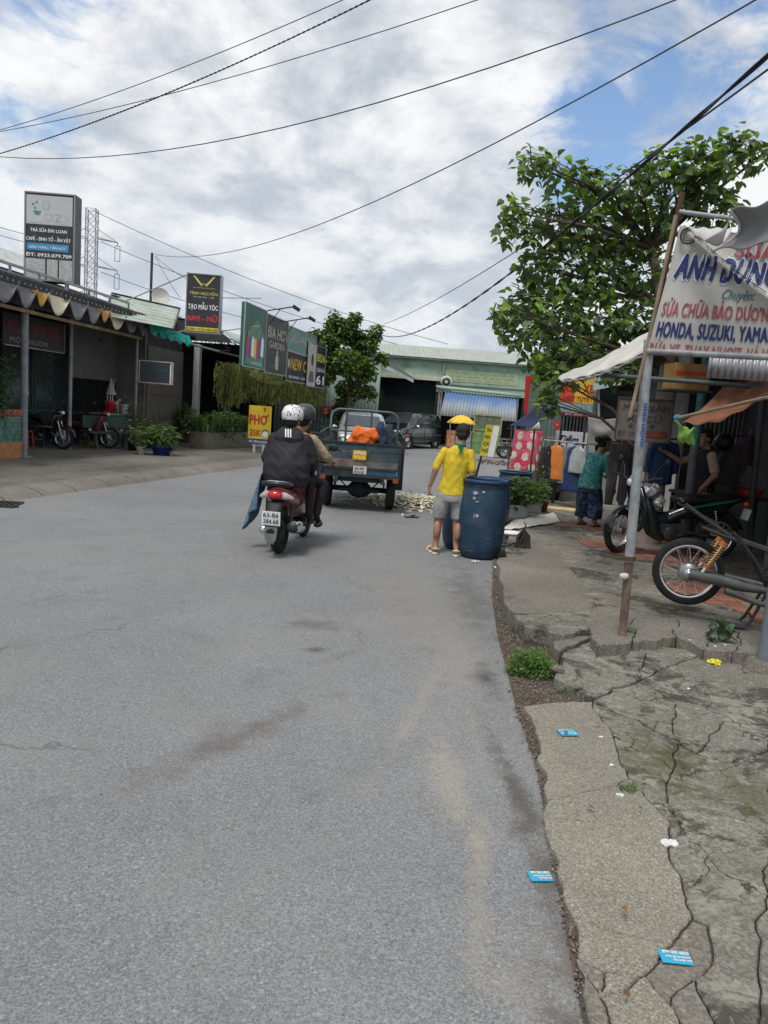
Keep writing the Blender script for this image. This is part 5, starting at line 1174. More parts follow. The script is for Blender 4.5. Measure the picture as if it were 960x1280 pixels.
# stripped motorbike on its centre stand in the foreground
ST = thing('stripped_motorbike', 'stripped bare motorbike frame with gold spring shocks on its centre stand in the foreground', 'motorbike', (2.80, 6.22, .14), -.30)
Rw = .288
RWX = -.20
W0 = wheel(ST, (RWX, 0, .40), Rw, .036)
mb = MB(); mb.lathe([(0, -.075), (.075, -.075), (.082, -.04), (.082, .03), (.06, .05), (0, .05)], 28, (0, 0, 0), 'Y'); mb.build('drum_brake', alu, W0)
mb = MB(); mb.lathe([(.02, -.11), (.038, -.11), (.038, -.08), (.0, -.075)], 16, (0, 0, 0), 'Y').lathe([(0, -.118), (.02, -.118), (.02, -.105)], 12, (0, 0, 0), 'Y'); mb.build('axle_nut', chrome, W0)
armm = mat('dull_swingarm', (.13, .13, .125), .5, .5, var=.25, dirt=(.06, .05, .04), da=.6)
mb = MB(); mb.tube([(RWX, -.12, .40), (RWX+.2, -.12, .385), (RWX+.42, -.11, .35), (RWX+.62, -.10, .34)], [.048, .052, .045, .03], 16); mb.build('swing_arm', armm, ST)
mb = MB(); mb.tube([(RWX, .12, .40), (RWX+.3, .12, .38), (RWX+.62, .10, .34)], [.03, .03, .028], 12); mb.build('swing_arm', armm, ST)
goldm = mat('gold_spring', (.55, .27, .08), .3, .7, var=.15)
for s, lab in ((-1, 0), (1, 1)):
    a, b_ = Vector((RWX+.10, s*.135, .43)), Vector((RWX+.24, s*.13, .70)); d = b_-a; q = d.to_track_quat('Z', 'Y')
    sh = MB().tube([a, a+d*.25], .017, 10).tube([a+d*.2, b_], .010, 8).build('shock_absorber', chrome, ST)
    MB().tube([a+q@Vector((.030*math.cos(k*.55), .030*math.sin(k*.55), d.length*(.22+.66*k/100))) for k in range(101)], .0065, 6).build('spring', goldm, sh)
    MB().tube([a+d*.86, b_], .033, 14).tube([a+d*.14, a+d*.23], .032, 14).build('spring_cap', mat('orange_gold', (.5, .18, .06), .35, .5), sh)
fr = mat('bare_frame', (.045, .045, .045), .55, .5, var=.3, dirt=(.1, .06, .04), da=.4)
mb = MB()
for s in (-1, 1):
    mb.tube([(RWX+.05, s*.1, .80), (RWX+.27, s*.12, .735), (RWX+.75, s*.1, .62), (RWX+1.0, s*.06, .60), (RWX+1.25, 0, .86)], .016, 8)
    mb.tube([(RWX+.33, s*.12, .755), (RWX+.5, s*.11, .55), (RWX+.62, s*.1, .34)], .017, 8)
    mb.tube([(RWX-.08, s*.1, .96), (RWX+.05, s*.1, .88), (RWX+.36, s*.12, .70)], .014, 8)
mb.tube([(RWX-.12, -.1, 1.0), (RWX-.12, .1, 1.0)], .014, 8).tube([(RWX+.33, -.12, .755), (RWX+.33, .12, .755)], .014, 8).tube([(RWX+.62, -.12, .34), (RWX+.62, .12, .34)], .02, 8)
mb.tube([(RWX+1.0, 0, .62), (RWX+.98, 0, .35), (RWX+.66, 0, .22)], .02, 8)
mb.build('frame', fr, ST)
MB().box((RWX+.02, 0, .90), (.36, .15, .012), R=Matrix.Rotation(.4, 3, 'Y')).build('inner_fender', fr, ST)
mb = MB(); mb.lathe([(0, -.13), (.09, -.13), (.11, -.07), (.11, .07), (.09, .13), (0, .13)], 20, (RWX+.80, 0, .32), 'Y').box((RWX+.74, 0, .40), (.28, .2, .12)).tube([(RWX+.9, 0, .37), (RWX+1.12, 0, .42)], .06, 12); mb.build('engine', dsteel, ST, bevel=.006)
for k in range(6): MB().lathe([(.06, 0), (.085, 0), (.085, .008), (.06, .008)], 14, (RWX+.94+.03*k, 0, .38+.006*k), 'X').build('cooling_fin', alu, ST)
mb = MB(); rr = random.Random(77)
for k in range(16):
    p = Vector((RWX+.55+rr.uniform(0, .3), -.13+rr.uniform(-.02, .04), .40+rr.uniform(0, .2))); pts = [p]
    for _ in range(5): p = p+Vector((rr.uniform(-.07, .09), rr.uniform(-.02, .02), rr.uniform(-.07, .07))); pts.append(p)
    mb.tube(pts, .004, 5)
mb.build('wiring_loom', black, ST)['kind'] = 'stuff'
mb = MB(); mb.tube([(RWX+.95, -.08, .30), (RWX+.85, -.15, .20), (RWX+.55, -.17, .24), (RWX+.28, -.17, .31)], [.018, .02, .024, .03], 12); mb.build('exhaust', armm, ST)
mb = MB()
for s in (-1, 1): mb.tube([(RWX+.60, s*.09, .30), (RWX+.50, s*.13, .05), (RWX+.47, s*.14, .012)], .013, 8)
mb.tube([(RWX+.52, -.12, .1), (RWX+.52, .12, .1)], .01, 8).tube([(RWX+.47, -.14, .014), (RWX+.36, -.15, .014)], .013, 8); mb.build('centre_stand', fr, ST)
MB().tube([(RWX+.62, -.12, .27), (RWX+.64, -.2, .24), (RWX+.86, -.2, .26)], .009, 6).build('kick_lever', fr, ST)
W1 = wheel(ST, (RWX+1.33, 0, .30), Rw, .036)
mb = MB()
for s in (-1, 1): mb.tube([(RWX+1.33, s*.07, .30), (RWX+1.2, s*.07, .85)], .018, 8)
mb.tube([(RWX+1.2, -.3, .98), (RWX+1.19, 0, .9), (RWX+1.2, .3, .98)], .012, 8); mb.build('fork', fr, ST)

# ---- scooter ridden by two people, seen from behind
SC = thing('ridden_scooter', 'dark red scooter with plate 63-B6 284.68 carrying two helmeted riders down the road', 'scooter', (-1.10, 9.0, 0), PI/2-.11)
wheel(SC, (-.58, 0, .26), .26, .055, dsteel, disc=True); wheel(SC, (.66, 0, .26), .26, .05, dsteel, disc=True)
redb = mat('dark_red_paint', (.16, .045, .05), .25, var=.1, coat=.5); pinkw = mat('pale_lens', (.5, .42, .40), .2, var=.15)
mb = MB(); mb.loft([((.15, 0, .42), .10, .14, (0, 0, 1)), ((-.1, 0, .52), .17, .17, (0, 0, 1)), ((-.4, 0, .60), .15, .18, (0, 0, 1)), ((-.65, 0, .66), .11, .16, (0, 0, 1)), ((-.86, 0, .70), .06, .12, (0, 0, 1))], 20); blobpart('body_cover', mb, redb, SC, .014, 3)
mb = MB(); mb.loft([((.08, 0, .74), .04, .10, (0, 0, 1)), ((-.15, 0, .76), .05, .14, (0, 0, 1)), ((-.45, 0, .79), .045, .15, (0, 0, 1)), ((-.72, 0, .80), .035, .12, (0, 0, 1))], 16, sq=.8); blobpart('seat', mb, seatb, SC, .012, 3)
MB().tube([(-.55, -.12, .79), (-.76, -.13, .82), (-.88, -.08, .84), (-.88, .08, .84), (-.76, .13, .82), (-.55, .12, .79)], .016, 8).build('grab_rail', chrome, SC)
MB().tube([(-.84, -.15, .81), (-.9, -.08, .82), (-.9, .08, .82), (-.84, .15, .81)], .03, 8).build('tail_fairing', black, SC)
MB().ell((-.89, 0, .70), (.05, .085, .05), 16, 10).build('tail_light', redlight, SC)
for s in (-1, 1):
    MB().loft([((-.86, s*.07, .70), .02, .045, (1, 0, 0), (0, 0, 1)), ((-.87, s*.12, .695), .03, .04, (1, 0, 0), (0, 0, 1)), ((-.8, s*.19, .665), .012, .015, (1, 0, 0), (0, 0, 1))], 12).build('turn_signal', pinkw, SC)
mb = MB(); mb.loft([((-.84, 0, .62), .05, .10), ((-.90, 0, .52), .04, .085), ((-.96, 0, .40), .03, .075), ((-.97, 0, .30), .02, .07), ((-.955, 0, .22), .01, .055)], 16, sq=.7); mb.build('rear_fender', black, SC)
MB().prism([(-.985, -.075, .36), (-.985, .075, .36), (-.975, .06, .22), (-.965, .03, .17), (-.965, -.03, .17), (-.975, -.06, .22)], (-.006, 0, 0)).build('mud_flap', mat('grey_flap', (.16, .16, .16), .6, var=.2), SC)
pl = MB().box((-1.0, 0, .455), (.006, .205, .155), R=Matrix.Rotation(-.12, 3, 'Y')).build('number_plate', mat('plate_white', (.75, .75, .73), .5, var=.05), SC)
for s_, z in (('63-B6', .475), ('284.68', .405)): text(s_, pl, sblk, (-1.008 if z > .45 else -1.0, .085, z-.005), (0, -1, 0), (.12, 0, 1), .048, .17, bold=.02, off=.006)
mb = MB(); mb.tube([(.0, -.12, .22), (-.3, -.17, .24)], .03, 10); mb.tube([(-.3, -.17, .25), (-.78, -.19, .34)], [.055, .062], 18); mb.build('exhaust', darkp, SC)
MB().loft([((-.35, -.22, .29), .02, .05, (0, 1, 0), (0, 0, 1)), ((-.5, -.235, .31), .025, .07, (0, 1, 0), (0, 0, 1)), ((-.72, -.24, .345), .02, .065, (0, 1, 0), (0, 0, 1)), ((-.79, -.2, .35), .05, .05, (0, 1, 0), (0, 0, 1))], 14).build('exhaust_cover', chrome, SC)
MB().lathe([(0, 0), (.06, 0), (.06, .005), (0, .006)], 16, (-.80, -.19, .345), 'X').build('exhaust_tip', dsteel, SC)
mb = MB(); mb.loft([((.05, .13, .28), .04, .09, (0, 1, 0), (0, 0, 1)), ((-.3, .15, .27), .05, .11, (0, 1, 0), (0, 0, 1)), ((-.62, .15, .27), .04, .085, (0, 1, 0), (0, 0, 1)), ((-.68, .15, .27), .01, .04, (0, 1, 0), (0, 0, 1))], 16); mb.build('engine_case', alu, SC)
MB().ell((-.69, .16, .27), (.03, .05, .05)).build('case_cap', chrome, SC)
for s in (-1, 1): MB().tube([(-.58, s*.11, .30), (-.5, s*.12, .58)], .022, 10).build('shock_absorber', dsteel, SC)
MB().box((.28, 0, .30), (.42, .30, .05)).build('floorboard', black, SC, bevel=.015)
mb = MB(); mb.loft([((.48, 0, .28), .04, .17), ((.5, 0, .5), .05, .22), ((.46, 0, .75), .05, .2), ((.44, 0, .9), .05, .12)], 18, sq=.8); mb.build('leg_shield', redb, SC)
MB().tube([(.42, -.36, 1.0), (.44, -.2, 1.0), (.46, 0, .98), (.44, .2, 1.0), (.42, .36, 1.0)], .014, 8).build('handlebar', black, SC)
for s in (-1, 1):
    MB().tube([(.42, s*.36, 1.0), (.435, s*.24, 1.0)], .019, 10).build('grip', black, SC)
    mb = MB(); mb.tube([(.45, s*.2, 1.02), (.44, s*.27, 1.12), (.42, s*.34, 1.17)], .007, 6); mb.ell((.41, s*.37, 1.19), (.015, .065, .045)); mb.build('mirror', black, SC)
    MB().tube([(-.25, s*.15, .30), (-.27, s*.26, .30)], .014, 8).build('footrest', black, SC)

# ---- three-wheeled cargo truck seen from behind
TR = thing('cargo_tricycle', 'weathered blue three-wheeled cargo tricycle with plank tailgate and tubular cage ahead of the scooter', 'truck', (-.46, 12.95, 0), PI/2+.02)
plank = mat('blue_worn_plank', (.035, .065, .08), .8, var=.35, vs=4, dirt=(.13, .12, .105), ds=3, da=.85); tf = mat('tricycle_frame', (.03, .04, .045), .6, .3, var=.3, dirt=(.10, .06, .04), da=.5)
gplank = mat('grey_worn_plank', (.15, .14, .125), .85, var=.3, vs=5, dirt=(.04, .08, .1), ds=2.5, da=.7)
bl = mat('blue_panel_paint', (.02, .09, .16), .5, var=.2, dirt=(.06, .07, .07), da=.6)
HWD = .66
for s in (-1, 1):
    o = wheel(TR, (0.02, s*.545, .315), .315, .075, dsteel, disc=True)
wheel(TR, (2.55, 0, .28), .28, .05, dsteel, disc=True)
mb = MB(); mb.lathe([(0, -.5), (.045, -.5), (.05, -.2), (.12, -.14), (.155, 0), (.12, .14), (.05, .2), (.045, .5), (0, .5)], 18, (0.02, 0, .315), 'Y'); mb.build('axle', tf, TR)
for s in (-1, 1):
    mb = MB()
    for k in range(5): mb.tube([(-.55+.06*k, s*.42, .50-.035*k*.5), (.02, s*.42, .385-.018*k), (.6-.06*k, s*.42, .50-.035*k*.5)], .014, 4)
    mb.build('leaf_spring', tf, TR)
    MB().box((.5, s*.38, .54), (2.6, .06, .09)).build('chassis_rail', tf, TR)
for x in (-.5, .0, .5, 1.0): MB().box((x, 0, .52), (.05, .76, .06)).build('cross_member', tf, TR)
mb = MB(); mb.tube([(.02, 0, .32), (1.2, 0, .36)], .03, 8).tube([(-.2, -.35, .32), (-.2, .35, .33)], .016, 6).tube([(.02, .2, .32), (-.3, .34, .5)], .012, 6).tube([(.02, -.2, .32), (-.3, -.34, .5)], .012, 6); mb.build('drive_shaft', tf, TR)
for i in range(6): MB().box((.55, -.56+i*.225, .605), (2.3, .218, .03)).build('bed_plank', gplank, TR)
XB = -.62
for i in range(3): MB().box((XB, 0, .79+i*.135), (.028, 2*HWD-.04, .127)).build('plank', [gplank, plank, plank][i], TR)
MB().box((XB-.003, -.3, .66), (.03, .6, .11)).build('blue_panel', bl, TR)
MB().box((XB-.003, .33, .655), (.03, .62, .10)).build('blue_panel', tf, TR)
mb = MB(); mb.box((XB-.03, 0, .60), (.05, 2*HWD, .05)).box((XB-.01, 0, .725), (.045, 2*HWD-.04, .03)).box((XB-.01, 0, 1.135), (.04, 2*HWD-.04, .03))
for y in (-.64, .64): mb.box((XB-.02, y, .85), (.045, .045, .58))
mb.build('tailgate_frame', tf, TR)
for s in (-1, 1):
    for i in range(3): MB().box((.55, s*HWD, .79+i*.135), (2.25, .025, .127)).build('plank', plank if i else gplank, TR)
    mb = MB()
    for x in (-.55, .0, .55, 1.1, 1.65): mb.box((x, s*(HWD+.035), .88), (.045, .04, .68))
    mb.tube([(-.6, s*(HWD+.03), 1.26), (1.7, s*(HWD+.03), 1.30)], .018, 8); mb.build('side_rail', tf, TR)
XH = 1.66
mb = MB(); arch = lambda y0, y1, zt: [(XH, y0, .65)]+[(XH, y0+.18*(1-math.cos(k*PI/12)), zt-.18+.18*math.sin(k*PI/12)) for k in range(7)]+[(XH, y1-.18*(1-math.sin(k*PI/12)), zt-.18+.18*math.cos(k*PI/12)) for k in range(7)]+[(XH, y1, .65)]
mb.tube(arch(-.64, .66, 1.66), .024, 8).tube([(XH, .36, .65), (XH, .36, 1.66)], .022, 8).tube([(XH, -.12, .65), (XH, -.12, 1.66)], .018, 8)
mb.tube([(XH, -.64, 1.25), (XH, .66, 1.25)], .018, 8); mb.build('headboard_arch', mat('cage_paint', (.08, .12, .13), .5, .3, var=.3, dirt=(.1, .07, .05), da=.5), TR)
mb = MB(); mb.tube([(XH-.3, .64, 1.28), (XH-.25, .64, 1.5), (XH, .64, 1.6)], .02, 8).tube([(.3, -.68, 1.28), (.35, -.68, 1.4)], .016, 8); mb.build('cage_brace', MATS['cage_paint'], TR)
for y, z, m_, nm in ((.02, .945, mat('yellow_sticker', (.7, .45, .03), .5, var=.3, vs=30), 'sticker'), (.0, .70, offw, 'number_plate')):
    MB().box((XB-.036, y, z), (.006, .22, .15 if z > .8 else .13)).build(nm, m_, TR)
text('BÁN', TR, white, (XB-.04, .1, .955), (0, -1, 0), (0, 0, 1), .045, .17, bold=.03); text('63-B9', TR, sblk, (XB-.04, .085, .71), (0, -1, 0), (0, 0, 1), .035, .15, bold=.02); text('014.25', TR, sblk, (XB-.04, .085, .65), (0, -1, 0), (0, 0, 1), .035, .15, bold=.02)
for s in (-1, 1):
    MB().box((XB-.05, s*.6, .56), (.04, .09, .07)).build('tail_light', mat('dusty_red_lens', (.25, .05, .04), .5), TR)
    MB().box((-.15, s*.66, .48), (.02, .15, .24)).build('mud_flap', black, TR)
# front of the tricycle
mb = MB(); mb.loft([((1.95, 0, .55), .12, .16, (0, 0, 1)), ((2.2, 0, .62), .15, .17, (0, 0, 1)), ((2.45, 0, .72), .13, .15, (0, 0, 1))], 14); mb.build('fuel_tank', bl, TR)
MB().box((1.98, 0, .80), (.45, .36, .1)).build('driver_seat', seatb, TR, bevel=.03)
MB().tube([(2.4, -.38, 1.05), (2.45, 0, 1.0), (2.4, .38, 1.05)], .014, 8).build('handlebar', dsteel, TR)
mb = MB(); mb.tube([(2.55, -.08, .28), (2.45, -.08, 1.0)], .022, 8).tube([(2.55, .08, .28), (2.45, .08, 1.0)], .022, 8); mb.build('fork', dsteel, TR)
MB().sheet(lambda u, v: (2.55+.32*math.cos(PI*u), (v-.5)*.12, .3+.32*math.sin(PI*u)), 12, 2).build('front_fender', bl, TR, solid=.006)
# cargo: orange tarp, dark blue sacks
M_TR = Matrix.Translation(TR.location) @ Matrix.Rotation(TR.rotation_euler.z, 4, 'Z')
og = thing('orange_tarp', 'crumpled bright orange tarp bundle standing in the bed of the cargo tricycle', 'tarp', M_TR @ Vector((.25, .12, .62)), PI/2)
mb = MB(); mb.box((0, -.02, .34), (.28, .40, .80), R=Matrix.Rotation(.42, 3, 'X')).box((0, -.19, .60), (.3, .36, .2), R=Matrix.Rotation(-.45, 3, 'X')); me = blob(mb, .018, 5, .035, 7, 4)
for v in me.vertices: 
    c = v.co; k = math.sin((c.y*1.0+c.z*.45)*46)*.014*min(1, max(0, (.62-c.z)*4)); v.co = c + Vector((-k, 0, 0)) 
me.materials.append(mat('orange_tarp_cloth', (.80, .15, .02), .6, var=.12)); o = bpy.data.objects.new('cloth', me); C.objects.link(o); o.parent = og
for k, (x, y, h_, lab) in enumerate(((.45, -.30, .88, 'left dark blue-grey sack in the tricycle bed beside the orange tarp'), (.65, -.47, .82, 'right charcoal sack in the tricycle bed near the cage corner'))):
    sk = thing('sack', lab, 'sack', M_TR @ Vector((x, y, .62)), PI/2, 'sacks in the tricycle bed'); mb = MB(); mb.loft([((0, 0, 0), .13, .16), ((0, 0, h_*.5), .13, .15), ((0, 0, h_*.85), .09, .09), ((0, .01, h_), .03, .05)], 14)
    blobpart('cloth', mb, mat('dark_blue_cloth', (.03, .04, .065), .85, var=.25), sk, .02, 2, .03, 7, k)

# ---- black family van and silver car in front of the warehouse
def car(name, label, cat, loc, rz, L_, Wd, H_, hood, paint, prof_top, glass_z, group=None):
    t = thing(name, label, cat, loc, rz, group)
    # prof_top: list of (x, z, halfwidth at that height fraction)
    mb = MB(); rings = []
    zb = .26
    n = len(prof_top)
    vs = []; fs = []; cols = 12
    belt = .92 if H_ > 1.5 else .85
    for (x, z) in prof_top:
        e = 1-max(0, (abs(x)-L_/2+.35)/.35)**2*.22
        hw = Wd/2*e; row = []
        zs_ = [(zb, .93), (zb+.12, .985), (.55, 1.0), (min(belt, z-.02), .985)]
        if z > belt+.1: zs_ += [((belt+z)/2, .93), (z-.10, .84), (z-.02, .74), (z, .55)]
        else: zs_ += [(z-.01, .95), (z-.004, .9), (z, .8), (z+.012, .5)]
        pts = [(x, hw*f, q) for q, f in zs_] 
        full = [(p[0], -p[1], p[2]) for p in pts] + [(x, 0, z+.02)] + pts[::-1]
        vs += full
    m_ = len(vs)//n
    for i in range(n-1):
        for j in range(m_-1): fs.append((i*m_+j, i*m_+j+1, (i+1)*m_+j+1, (i+1)*m_+j))
    fs.append(tuple(range(m_))); fs.append(tuple(range((n-1)*m_, n*m_))[::-1])
    for i in range(n-1): fs.append((i*m_, (i+1)*m_, (i+1)*m_+m_-1, i*m_+m_-1))
    mb.add(vs, fs, True); mb.build('body', paint, t)
    return t
vp = mat('black_car_paint', (.012, .013, .015), .18, var=.05, coat=.8, spec=.6); silver = mat('silver_paint', (.42, .44, .46), .3, .5, var=.05, coat=.6)
VN = car('parked_van', 'black family van parked side-on before the dark warehouse opening', 'van', (.82, 36.43, 0), PI+1.05, 4.5, 1.75, 1.68, 1, vp,
    [(-2.24, .9), (-2.2, 1.15), (-2.1, 1.45), (-1.9, 1.62), (-1.3, 1.68), (-.2, 1.68), (.5, 1.60), (.95, 1.35), (1.3, 1.10), (1.45, 1.02), (2.0, .92), (2.2, .80), (2.25, .6)], .9)
for s in (-1, 1):
    for (pts) in ([(.9, .98), (.4, 1.42), (-.15, 1.5), (-.15, .98)], [(-.22, .98), (-.22, 1.5), (-1.0, 1.5), (-1.0, .98)], [(-1.07, 1.0), (-1.07, 1.49), (-1.7, 1.45), (-1.95, 1.05)]):
        def side(x, z): return (x, s*(.873*(1-.055*max(0, (z-.92))/.35-.09*max(0, z-1.27)/.3)+.006), z)
        MB().prism([side(*p) for p in pts], (0, s*.012, 0)).build('side_window', glass, VN)
    MB().tube([(.05, s*.885, .88), (-.12, s*.885, .88)], .014, 6).build('door_handle', chrome, VN); MB().tube([(-.95, s*.885, .88), (-1.1, s*.885, .88)], .014, 6).build('door_handle', chrome, VN)
    MB().box((-.18, s*.878, .65), (.012, .008, .62)).build('door_seam', black, VN); MB().box((-1.03, s*.878, .65), (.012, .008, .62)).build('door_seam', black, VN)
    MB().tube([(1.9, s*.87, .62), (-1.9, s*.88, .66)], .012, 6).build('side_trim', steel, VN)
    for x in (1.35, -1.4):
        wh = wheel(VN, (x, s*.80, .33), .33, .09, alu, disc=True)
        MB().lathe([(.34, 0), (.41, 0), (.41, .03), (.34, .03)], 24, (x, s*.875-(.015 if s > 0 else .015), .33), 'Y').build('wheel_arch', black, VN)
    MB().ell((2.12, s*.62, .78), (.14, .2, .08)).build('headlight', MATS['lamp_glass'] if 'lamp_glass' in MATS else chrome, VN)
    mb = MB(); mb.ell((.85, s*1.0, 1.05), (.06, .1, .07)); mb.build('mirror', chrome, VN)
MB().prism([(1.24, -.66, 1.14), (1.24, .66, 1.14), (.60, .56, 1.58), (.60, -.56, 1.58)], (.02, 0, .03)).build('windshield', mat('sky_glass', (.04, .05, .06), .06, .0, var=.1, spec=1.0), VN)
CA = car('parked_car', 'silver-white car facing the camera behind the left half of the cage', 'car', (-1.01, 27.5, 0.5)[:2]+(0,), -PI/2+.05, 4.3, 1.75, 1.55, 1, silver,
    [(-2.1, .8), (-2.0, 1.05), (-1.5, 1.3), (-.9, 1.52), (.0, 1.55), (.55, 1.38), (1.0, 1.05), (1.15, .98), (1.9, .86), (2.1, .72), (2.15, .5)], .9)
MB().prism([(.98, -.68, 1.06), (.98, .68, 1.06), (.48, .56, 1.42), (.48, -.56, 1.42)], (.03, 0, .03)).build('windshield', MATS['sky_glass'], CA)
MB().box((2.14, 0, .62), (.04, .95, .24)).build('grille', black, CA, bevel=.02); MB().box((2.165, 0, .44), (.02, .48, .11)).build('number_plate', offw, CA)
for i in range(4): MB().box((2.165, 0, .54+i*.055), (.01, .9, .012)).build('grille_bar', chrome, CA)
for s in (-1, 1):
    MB().ell((2.02, s*.66, .72), (.12, .17, .08)).build('headlight', MATS['lamp_glass'], CA); MB().ell((.85, s*1.0, 1.0), (.06, .1, .07)).build('mirror', silver, CA)
    for x in (1.3, -1.3): wheel(CA, (x, s*.79, .31), .31, .09, alu, disc=True)
# ================================================================ PEOPLE
def limb(mb, pts, rs, n=12):
    pts = [Vector(p) for p in pts]; mb.tube(pts, rs, n)
    for p, r in zip(pts, rs): mb.ell(p, (r, r, r), n, 8)
def hand(mb, wrist, d, palmn, size=1.0, curl=.5, side=1):
    """palm and five fingers; d = direction of the fingers, palmn = palm normal"""
    w_ = Vector(wrist); d = Vector(d).normalized(); n = Vector(palmn); n = (n-d*n.dot(d)).normalized(); sd = d.cross(n)*side
    pl = .085*size
    mb.loft([(w_, .026*size, .017*size, sd, n), (w_+d*pl*.5, .038*size, .015*size, sd, n), (w_+d*pl, .04*size, .013*size, sd, n)], 10)
    for k, (o, l) in enumerate(((-.030, .068), (-.010, .078), (.011, .073), (.031, .056))):
        b = w_+d*pl*.95+sd*o*size; a = curl*.9; l *= size
        d1 = (d*math.cos(a*.5)+n*math.sin(a*.5)); d2 = (d*math.cos(a*1.4)+n*math.sin(a*1.4)); d3 = (d*math.cos(a*2.1)+n*math.sin(a*2.1))
        p1 = b+d1*l*.45; p2 = p1+d2*l*.32; p3 = p2+d3*l*.25; limb(mb, [b, p1, p2, p3], [.0095*size, .009*size, .0085*size, .0075*size], 8)
    b = w_+d*pl*.25-sd*.03*size; p1 = b+(d*.6-sd*.7+n*.2).normalized()*.042*size; p2 = p1+(d*.9-sd*.25+n*.3).normalized()*.034*size; limb(mb, [b, p1, p2], [.013*size, .011*size, .009*size], 8)
def head(parent, c, yaw, pitch_, skinm, hairm=None, style='short', scale=1.0, neck=None):
    """face looks along +X of the head before turning"""
    Rm = Matrix.Translation(Vector(c)) @ Matrix.Rotation(yaw, 4, 'Z') @ Matrix.Rotation(pitch_, 4, 'Y') @ Matrix.Scale(scale, 4)
    mb = MB(); mb.T = Rm
    mb.ell((0, 0, .03), (.092, .076, .095), 18, 12); mb.loft([((.02, 0, .02), .07, .066), ((.028, 0, -.05), .062, .056), ((.04, 0, -.098), .035, .034), ((.045, 0, -.112), .02, .02)], 16)
    mb.ell((.088, 0, -.005), (.016, .013, .022), 10, 6); mb.ell((.079, 0, .018), (.014, .011, .028), 10, 6)
    mb.ell((.078, 0, -.052), (.014, .024, .008)); mb.ell((.078, 0, -.063), (.012, .02, .007)); mb.ell((.07, 0, .045), (.02, .052, .012))
    for s in (-1, 1): mb.ell((-.005, s*.078, .0), (.02, .01, .032)); mb.ell((.05, s*.04, -.012), (.03, .025, .025))
    mb.T = None
    if neck is not None:
        limb(mb, [neck, Rm @ Vector((-.015, 0, -.06))], [.056*scale, .05*scale], 12)
    o = blobpart('head', mb, skinm, parent, .007, 3)
    mb = MB(); mb.T = Rm
    for s in (-1, 1): mb.ell((.078, s*.031, .018), (.011, .014, .009), 10, 6)
    mb.build('eyes', white, o); mb = MB(); mb.T = Rm
    for s in (-1, 1): mb.ell((.087, s*.031, .018), (.004, .006, .006), 8, 6); mb.box((.087, s*.031, .043), (.008, .034, .006))
    mb.build('pupils', black, o)
    MB_ = MB(); MB_.T = Rm; MB_.ell((.086, 0, -.057), (.008, .02, .003)); MB_.build('lips', mat('lip', (.3, .1, .08), .5), o)
    if style:
        mb = MB(); mb.T = Rm
        if style == 'short':
            mb.ell((-.018, 0, .048), (.098, .086, .094), 18, 12); mb.ell((-.045, 0, .0), (.065, .077, .075), 14, 10); mb.ell((.03, 0, .095), (.065, .066, .04), 14, 8)
            for s in (-1, 1): mb.ell((-.008, s*.074, .035), (.035, .012, .04), 10, 6)
        if style == 'bun':
            mb.ell((-.02, 0, .045), (.10, .085, .092), 18, 12); mb.ell((-.05, 0, .0), (.062, .075, .07)); mb.ell((-.135, 0, .03), (.058, .06, .05)); mb.ell((.03, 0, .09), (.06, .066, .035))
        blobpart('hair', mb, hairm or hair, parent, .009, 2, .006, 35, 3)
    return o
# man in yellow
MN = thing('person', 'man in a yellow football shirt and grey shorts seen from behind beside the blue barrel', 'person', (.78, 9.15, 0))
mb = MB()
limb(mb, [(-.03, .0, .80), (-.10, .06, .47), (-.115, .0, .10)], [.095, .060, .038]); limb(mb, [(.10, .0, .80), (.125, .03, .46), (.135, -.06, .10)], [.095, .060, .038])
for x, y, dx in ((-.115, 0, -.25), (.135, -.06, .3)):
    mb.ell((x, y-.02, .055), (.035, .045, .045)); limb(mb, [(x, y-.02, .06), (x+dx*.1, y+.06, .05), (x+dx*.28, y+.15, .03)], [.035, .036, .026])
    for k in range(5): limb(mb, [(x+dx*.28-.035+.018*k, y+.15, .026), (x+dx*.32-.037+.019*k, y+.185-.008*abs(k-1), .022)], [.011, .009], 8)
for x, y in ((-.118, .035), (.133, -.025)): mb.ell((x, y-.075, .30), (.048, .05, .11))
mb.loft([((.03, 0, .72), .15, .10), ((.035, 0, .85), .155, .11), ((.045, 0, 1.0), .13, .095), ((.055, 0, 1.15), .15, .10), ((.065, 0, 1.27), .13, .08), ((.07, 0, 1.34), .08, .07)], 18)
limb(mb, [(-.105, 0, 1.25), (-.195, -.04, 1.03), (-.245, .0, .83)], [.046, .042, .027])
hand(mb, (-.245, .0, .825), (.02, .1, -1), (.9, .3, 0), 1.0, .95, 1)
limb(mb, [(.205, .0, 1.25), (.25, -.02, 1.01), (.23, .22, 1.02)], [.046, .043, .028])
hand(mb, (.23, .225, 1.02), (-.1, 1, .1), (-1, 0, 0), 1.0, .7, -1)
limb(mb, [(.075, -.0, 1.30), (.10, .02, 1.42)], [.062, .052])
blobpart('body', mb, skin, MN, .009, 3)
head(MN, (.105, .03, 1.475), PI/2-.15, .12, skin, style='short', neck=(.075, 0, 1.32))
yshirt = mat('yellow_shirt', (.62, .46, .025), .8, var=.16, vs=9, bump=.25, bs=180); green = mat('green_collar', (.015, .14, .07), .7)
mb = MB(); mb.loft([((.03, 0, .735), .178, .125), ((.035, 0, .85), .168, .118), ((.045, 0, 1.0), .152, .11), ((.055, 0, 1.15), .165, .112), ((.06, 0, 1.25), .150, .10), ((.068, 0, 1.31), .105, .085), ((.075, 0, 1.345), .07, .065)], 22)
limb(mb, [(-.10, 0, 1.262), (-.155, -.02, 1.15), (-.192, -.035, 1.06)], [.05, .052, .050]); limb(mb, [(.21, 0, 1.262), (.235, -.01, 1.15), (.247, -.02, 1.06)], [.05, .052, .050])
